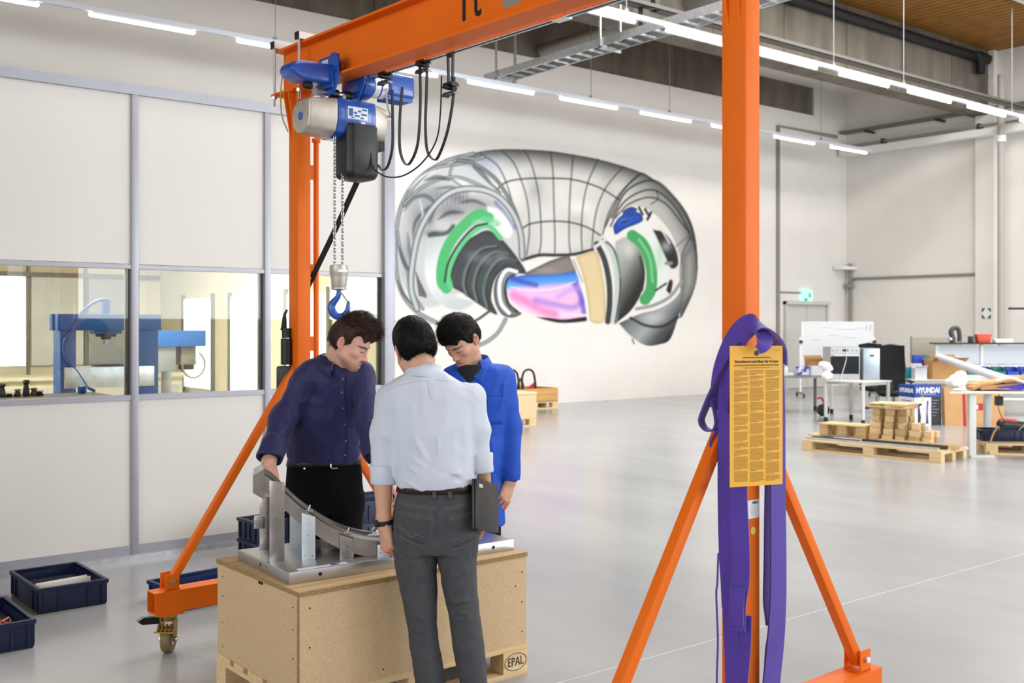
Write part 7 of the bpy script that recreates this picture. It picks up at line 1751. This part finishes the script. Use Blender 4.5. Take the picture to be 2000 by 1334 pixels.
MB().prism([(0, 0), (.45, .06), (.5, .0), (.3, -.04)], (.08, -.01, .05), X_, Z_, -Y_, .01).build('lining', mat('violet_lining', '4636A0', .6), cs_)
MB().prism([(-.2, 0), (-.0, .08), (.0, .1), (-.2, .035)], (.0, .0, .01), X_, Z_, Y_, .2).build('torn_edge', M_card, cs_)
MB().tube(spline([(.1, .02, .13), (.25, -.02, .17), (.45, -.06, .1), (.62, -.1, .03), (.75, -.12, .0)], 6), .016, 8).build('white_strip', M_whitemetal, cs_)
cr_ = thing('crumpled_paper', ld @ Vector((-.12, .2, .826)), VRZ, 'crumpled white paper at the end of the white desk', 'paper')
s_ = Sdf(); ro = random.Random(6)
for k in range(8): s_.ell((ro.uniform(-.12, .12), ro.uniform(-.08, .08), .05 + ro.uniform(0, .1) + (.06 if k > 5 else 0)), (.07, .06, .05), k=.02)
s_.plane((0, 0, -1), 0)
V, Fq = s_.mesh(.012); V = folds(V, Fq, [], amp=.014, freq=(20, 20, 20)); V[:, 2] = np.maximum(V[:, 2], 0); npmesh('sheet', V, Fq, MATS['white_paper'], cr_, world=False, smooth=False)
single('brown_board_strip', MB().box(0, .7, 0, .12, 0, .05, ld @ Matrix.Translation((.55, .25, .90)) @ Matrix.Rotation(R(-14), 4, 'Y')), M_card, 'slanted brown cardboard strip resting on the desk heap', 'cardboard')
pal2 = pallet('short_pallet', CF(6.06, 13.42), VRZ - R(10), 'pine pallet under the white desk carrying a navy bin')
b5 = make_bin('storage_bin', ROOTM[pal2.name] @ Vector((.02, .25, .1445)), VRZ - R(8), 'navy plastic bin standing on the pallet under the white desk', 'navy storage bins', L=.6, Wd=.4)
tm = ROOTM[b5.name]
for k, (p0, p1, m, lb) in enumerate((((.1, .1, .02), (-.12, .05, .2), M_dark, 'dark rod leaning in the navy bin under the desk'), ((.4, .2, .02), (.62, .2, .24), M_galv, 'silver rod leaning in the navy bin under the desk'), ((.5, .1, .02), (.78, .1, .22), M_whitemetal, 'white rod leaning in the navy bin under the desk'))):
    single('leaning_rod', MB().cyl(tm @ Vector(p0), tm @ Vector(p1), .01, n=8), m, lb, 'rod')
single('yellow_hose', MB().tube(spline([tm @ Vector(q) for q in ((.25, .15, .1), (.2, .02, .19), (.1, -.1, .1), (.02, -.2, -.06), (0, -.28, -.13))], 6), .012, 8), mat('tan_hose', 'B98E5C', .5), 'tan hose hanging out of the navy bin under the desk', 'hose')
# tool with red grip on the floor, parts under the bench
vc = thing('floor_machine', CF(7.75, 16.6), VRZ, 'black machine with a red top lying under the white desk behind the bin', 'machine')
s_ = Sdf(); s_.rc((0, 0, .09), (.35, 0, .07), .085, .06, k=.03); s_.rc((.3, .02, .08), (.42, .1, .06), .04, k=.02); s_.plane((0, 0, -1), 0); V, Fq = s_.mesh(.012); npmesh('housing', V, Fq, M_black, vc, world=False)
s_ = Sdf(); s_.rc((.0, 0, .13), (.2, 0, .12), .06, .05, k=.03); V, Fq = s_.mesh(.012); npmesh('red_cover', V, Fq, M_red, vc, world=False)
jk = thing('red_floor_jack', CF(5.65, 19.0), VRZ, 'small red and black trolley jack on the floor under the oven table', 'jack')
MB().bar((-.05, 0, .35), (.08, 0, .1), .05, .03).bar((-.06, 0, .35), (-.12, 0, .33), .04, .03).build('lever', M_red, jk); MB().lathe([(.05, 0), (.11, .02), (.11, .1), (.05, .12)], (-.02, -.06, .12), Y_, 18).build('drum', M_black, jk); MB().box(-.08, .06, -.05, .08, 0, .012).build('base', M_steel, jk)
MB().bar((0, 0, .01), (0, 0, .14), .04, .04, up=Y_).build('stem', M_black, jk)
lb_ = thing('monitor_arm_stand', CF(7.26, 14.45), VRZ, 'tall white stand with a black horizontal bar at the edge of the desks', 'stand')
MB().box(-.40, .5, -.02, .06, 1.87, 1.90).build('bar', M_black, lb_); MB().box(.0, .05, 0, .05, .02, 1.8695).build('post', M_legw, lb_); MB().box(-.2, .25, -.2, .25, 0, .02).build('foot_plate', M_legw, lb_); MB().bar((.0, .02, 1.75), (-.06, .02, 1.87), .01, .02).build('gusset', M_legw, lb_)
# --- mobile whiteboard near the door
dW = 24.5; wl_, wr_ = (1567 - CX) / F * dW, (1704 - CX) / F * dW; z0w, z1w = CH + (HZ - 717) / F * dW, CH + (HZ - 630) / F * dW
wbd = thing('mobile_whiteboard', CF(wl_, dW), VRZ, 'mobile whiteboard with faint writing standing in front of the double door', 'whiteboard'); ww_ = wr_ - wl_
MB().box(0, ww_, 0, .03, z0w, z1w).build('board', mat('whiteboard_face', 'CED2D2', .25), wbd); MB().box(-.02, 0, -.01, .04, z0w - .02, z1w + .02).box(ww_, ww_ + .02, -.01, .04, z0w - .02, z1w + .02).box(0, ww_, -.01, .04, z1w, z1w + .02).box(0, ww_, -.01, .04, z0w - .02, z0w).build('edge_frame', M_whitemetal, wbd)
for x in (-.06, ww_ + .02):
    MB().box(x, x + .04, 0, .04, .08, z1w - .35).build('upright', M_whitemetal, wbd); MB().box(x, x + .04, -.3, .34, .06, .1).build('foot', M_greypipe, wbd)
    MB().cyl((x + .02, -.06, z1w - .45), (x + .02, .0, z1w - .45), .04, n=12).build('clamp_knob', M_black, wbd)
    for y in (-.28, .32): MB().cyl((x, y, .03), (x + .04, y, .03), .03, n=12).build('caster', M_black, wbd)
sc = MB()
for pts in ([(1.49, .10), (1.50, .21)], [(1.56, .20), (1.59, .215), (1.60, .18), (1.56, .10), (1.61, .10)]): sc.tube([(x, -.002, z1w - .28 + z) for x, z in pts], .006, 5)
sc.build('marker_writing', mat('blue_marker', '5B74A8', .5), wbd)
sf = MB()
for k, (x, z, l) in enumerate(((.4, .12, .3), (.75, .16, .5), (1.25, .13, .2), (.6, .3, .25), (.95, .35, .3), (.2, .4, .2))):
    sf.tube([(x + l * i / 14, -.002, z1w - z + .015 * math.sin(i * 2.3 + k)) for i in range(15)], .004, 4)
sf.build('faint_writing', mat('grey_marker', 'B9BDBF', .5), wbd)

# ================================================================== crates by the mural wall
cA = CF(.4, 17.26) - X_ * 1.2
pf = pallet('euro_pallet', cA, 0, 'pine pallet under the pale chipboard crate by the mural wall')
fb = thing('chipboard_crate', cA + Z_ * .1445, 0, 'pale chipboard crate on a pallet by the mural wall', 'crate')
M_osbp = mat('pale_chipboard', 'D8BE98', .85, var=.05, scale=40)
MB().box(0, 1.2, 0, .02, 0, .39).build('side_panel', M_osbp, fb); MB().box(0, 1.2, .78, .8, 0, .39).build('side_panel', M_osbp, fb); MB().box(0, .02, .02, .78, 0, .39).build('end_panel', M_osbp, fb); MB().box(1.18, 1.2, .02, .78, 0, .39).build('end_panel', M_osbp, fb); MB().box(-.01, 1.21, -.01, .81, .3905, .415).build('lid', mat('pale_lid', 'E2D3B8', .8), fb)
cB = CF(.92, 21.0) - X_ * 1.2
pg = pallet('euro_pallet', cB, 0, 'pine pallet under the honey coloured plank crate by the mural wall')
gbx = thing('plank_crate', cB + Z_ * .1445, 0, 'open honey coloured plank crate holding frames with red parts', 'crate')
M_honey = mat('honey_pine', 'C99A5A', .75, var=.12, scale=5, stretch=(.3, 6, 6))
for k in range(2):
    z = k * .135
    MB().box(0, 1.2, 0, .02, z, z + .13).build('plank', M_honey, gbx); MB().box(0, 1.2, .78, .8, z, z + .13).build('plank', M_honey, gbx); MB().box(0, .02, .021, .779, z, z + .13).build('plank', M_honey, gbx); MB().box(1.18, 1.2, .021, .779, z, z + .13).build('plank', M_honey, gbx)
MB().box(0, 1.2, .0, .8, -.0004, .012).build('bottom', M_honey, gbx)
gl = ROOTM[gbx.name]
for k, x in enumerate((.08, .5)):
    fr_ = thing('hoop_machine', gl @ Vector((x, .4, .013)), 0, 'black hoop frame of a machine in the plank crate, ' + ('with a bent bow' if k else 'with a red foot'), 'machine')
    MB().tube(spline([(-.02, -.15, .0), (-.02, -.15, .45), (.06, -.15, .6), (.22, -.15, .6), (.3, -.15, .45), (.34, -.15, .02)], 6), .022, 8).build('hoop', M_black, fr_)
    MB().tube(spline([(.06, .1, .0), (.08, .1, .3), (.14, .1, .42), (.2, .1, .3), (.24, .1, .02)], 6), .025, 8).build('inner_bow', M_dark, fr_)
    MB().bar((.0, -.1, .12), (.3, -.1, .2), .05, .08).build('red_body', M_red, fr_)
single('red_lever', MB().bar(gl @ Vector((.9, .6, .2)), gl @ Vector((1.12, .6, .33)), .05, .06).cyl(gl @ Vector((1.0, .6, .013)), gl @ Vector((1.0, .6, .26)), .02), M_red, 'red lever arm sticking out of the plank crate', 'lever')

# ================================================================== machines in the booth, seen through the windows
M_press = mat('press_blue', '0E4A90', .4)
YP2 = 8.7
def q_(u, v, y=YP2): return PY(u, v, y)
prs = thing('workshop_press', (q_(213, 700).x, YP2 + .12, 0), 0, 'blue hydraulic workshop press behind the booth window', 'press')
ox, oy = prs.location.x, prs.location.y
def pbx(u0, u1, v0, v1, y0, y1, name, m, par=prs, bev=.004, yy=YP2):
    a, b = q_(u0, v0, yy), q_(u1, v1, yy); zz = sorted((max(a.z, 0), max(b.z, 0)))
    return MB().box(a.x - ox, b.x - ox, y0 + yy - oy, y1 + yy - oy, zz[0], zz[1]).build(name, m, par, bevel=bev)
pbx(113, 315, 613, 645, 0, .08, 'head_beam', M_press); pbx(113, 315, 613, 645, .16, .24, 'head_beam', M_press)
for u0, u1 in ((119, 150), (272, 311)):
    a, b = q_(u0, 645), q_(u1, 645); MB().box(a.x - ox, b.x - ox, YP2 + .02 - oy, YP2 + .22 - oy, 0.02, a.z).build('column', M_press, prs, bevel=.004)
    MB().box(a.x - ox - .04, b.x - ox + .04, YP2 - .15 - oy, YP2 + .38 - oy, 0, .02).build('foot', M_press, prs)
pbx(126, 300, 718, 753, -.02, .06, 'table_beam', M_galv); pbx(126, 300, 718, 753, .18, .26, 'table_beam', M_galv)
pbx(195, 243, 713, 718, .0, .22, 'press_plate', M_dark)
c_ = q_(216, 640); MB().cyl((c_.x - ox, 0, q_(216, 613).z), (c_.x - ox, 0, q_(216, 588).z), .035, n=16).build('cylinder', M_press, prs)
MB().box(c_.x - ox - .11, c_.x - ox + .11, -.06, .06, q_(216, 652).z, q_(216, 645).z).build('ram_guide', M_press, prs)
MB().cyl((c_.x - ox, 0, q_(216, 658).z), (c_.x - ox, 0, q_(216, 652).z), .08, n=18).cyl((c_.x - ox, 0, q_(216, 663).z), (c_.x - ox, 0, q_(216, 658).z), .04, n=16).build('ram_head', M_dark, prs)
MB().cyl((c_.x - ox, 0, q_(216, 673).z), (c_.x - ox, 0, q_(216, 663).z), .024, n=14).build('ram', M_steel, prs)
MB().tube(spline([Vector((q_(u, v).x - ox, -.13, q_(u, v).z)) for u, v in ((214, 587), (195, 586), (175, 596), (158, 612), (140, 645), (124, 670), (128, 700), (150, 725), (170, 755), (185, 764))], 6), .012, 8).build('hose', M_press, prs)
YD = 10.0
dp = thing('drill_press', (q_(370, 700, YD).x, YD + .1, 0), 0, 'blue and grey radial drill behind the booth window', 'drill'); ox, oy = dp.location.x, dp.location.y
pbx(312, 402, 646, 676, 0, .2, 'arm', mat('drill_blue', '3C78CE', .4), dp, yy=YD)
pbx(356, 385, 676, 712, .03, .17, 'gear_head', M_greypipe, dp, yy=YD); pbx(318, 345, 676, 725, .02, .18, 'column_sleeve', mat('drill_grey', '9AA2A8', .4), dp, yy=YD)
a = q_(332, 725, YD); MB().cyl((a.x - ox, 0, 0.04), (a.x - ox, 0, a.z), .05, n=16).build('column', M_steel, dp)
MB().box(a.x - ox - .2, a.x - ox + .45, -.25, .3, 0, .04).build('base', M_dark, dp)
a, b = q_(371, 712, YD), q_(371, 722, YD); MB().cyl((a.x - ox, 0, b.z), (a.x - ox, 0, a.z), .075, n=16).build('chuck', M_dark, dp)
MB().tube([Vector((q_(378 + 22 * math.cos(R(t)), 712 + 26 * math.sin(R(t)), YD).x - ox, -.1, q_(378, 712 + 26 * math.sin(R(t)), YD).z)) for t in range(-60, 200, 20)], .008, 6).build('feed_handle', M_greypipe, dp)
# benches
bch = thing('booth_bench', (2.2, 11.5, 0), 0, 'cream work counter along the back of the booth', 'bench')
MB().box(-.1, 2.3, 0, .6, 1.08, 1.12).build('counter_top', M_cream, bch); MB().box(-.05, 2.25, .05, .6, .02, 1.0795).build('cabinet', M_cream, bch); MB().box(-.05, 2.25, .1, .6, 0, .02).build('plinth', M_dark, bch)
for k in range(4): MB().box(.0 + k * .56, .52 + k * .56, .035, .0495, .1, 1.0).build('cabinet_door', M_panel, bch)
tbn = thing('tool_bench', (.8, 8.0, 0), 0, 'dark tool bench standing inside the booth by the first window', 'bench')
MB().box(-1.6, 1.75, 0, .5, 1.09, 1.13).build('bench_top', M_dark, tbn)
for x in (-1.55, 1.65): MB().box(x, x + .06, .03, .46, 0, 1.0895).build('leg', M_dark, tbn)
ro = random.Random(8)
for k, u in enumerate((4, 18, 34, 51, 66, 78)):
    x = q_(u, 770, 8.25).x; h_ = (.10, .03, .055, .12, .06, .04)[k]
    single('bench_tool', MB().lathe([(.024, 0), (.027, .01), (.022, h_ * .5), (.015, h_ * .7), (.028, h_ * .85), (.02, h_)], (x, 8.25, 1.131), Z_, 12), M_black, 'small dark tool on the bench inside the booth window', 'tool', group='tools on the booth bench')
single('blue_booth_bin', MB().lathe([(.028, 0), (.033, .01), (.033, .055), (.025, .06), (.025, .02)], (q_(160, 700, 8.35).x, 8.35, 1.131), Z_, 16), M_press, 'small blue pot on the tool bench by the press hose', 'pot')
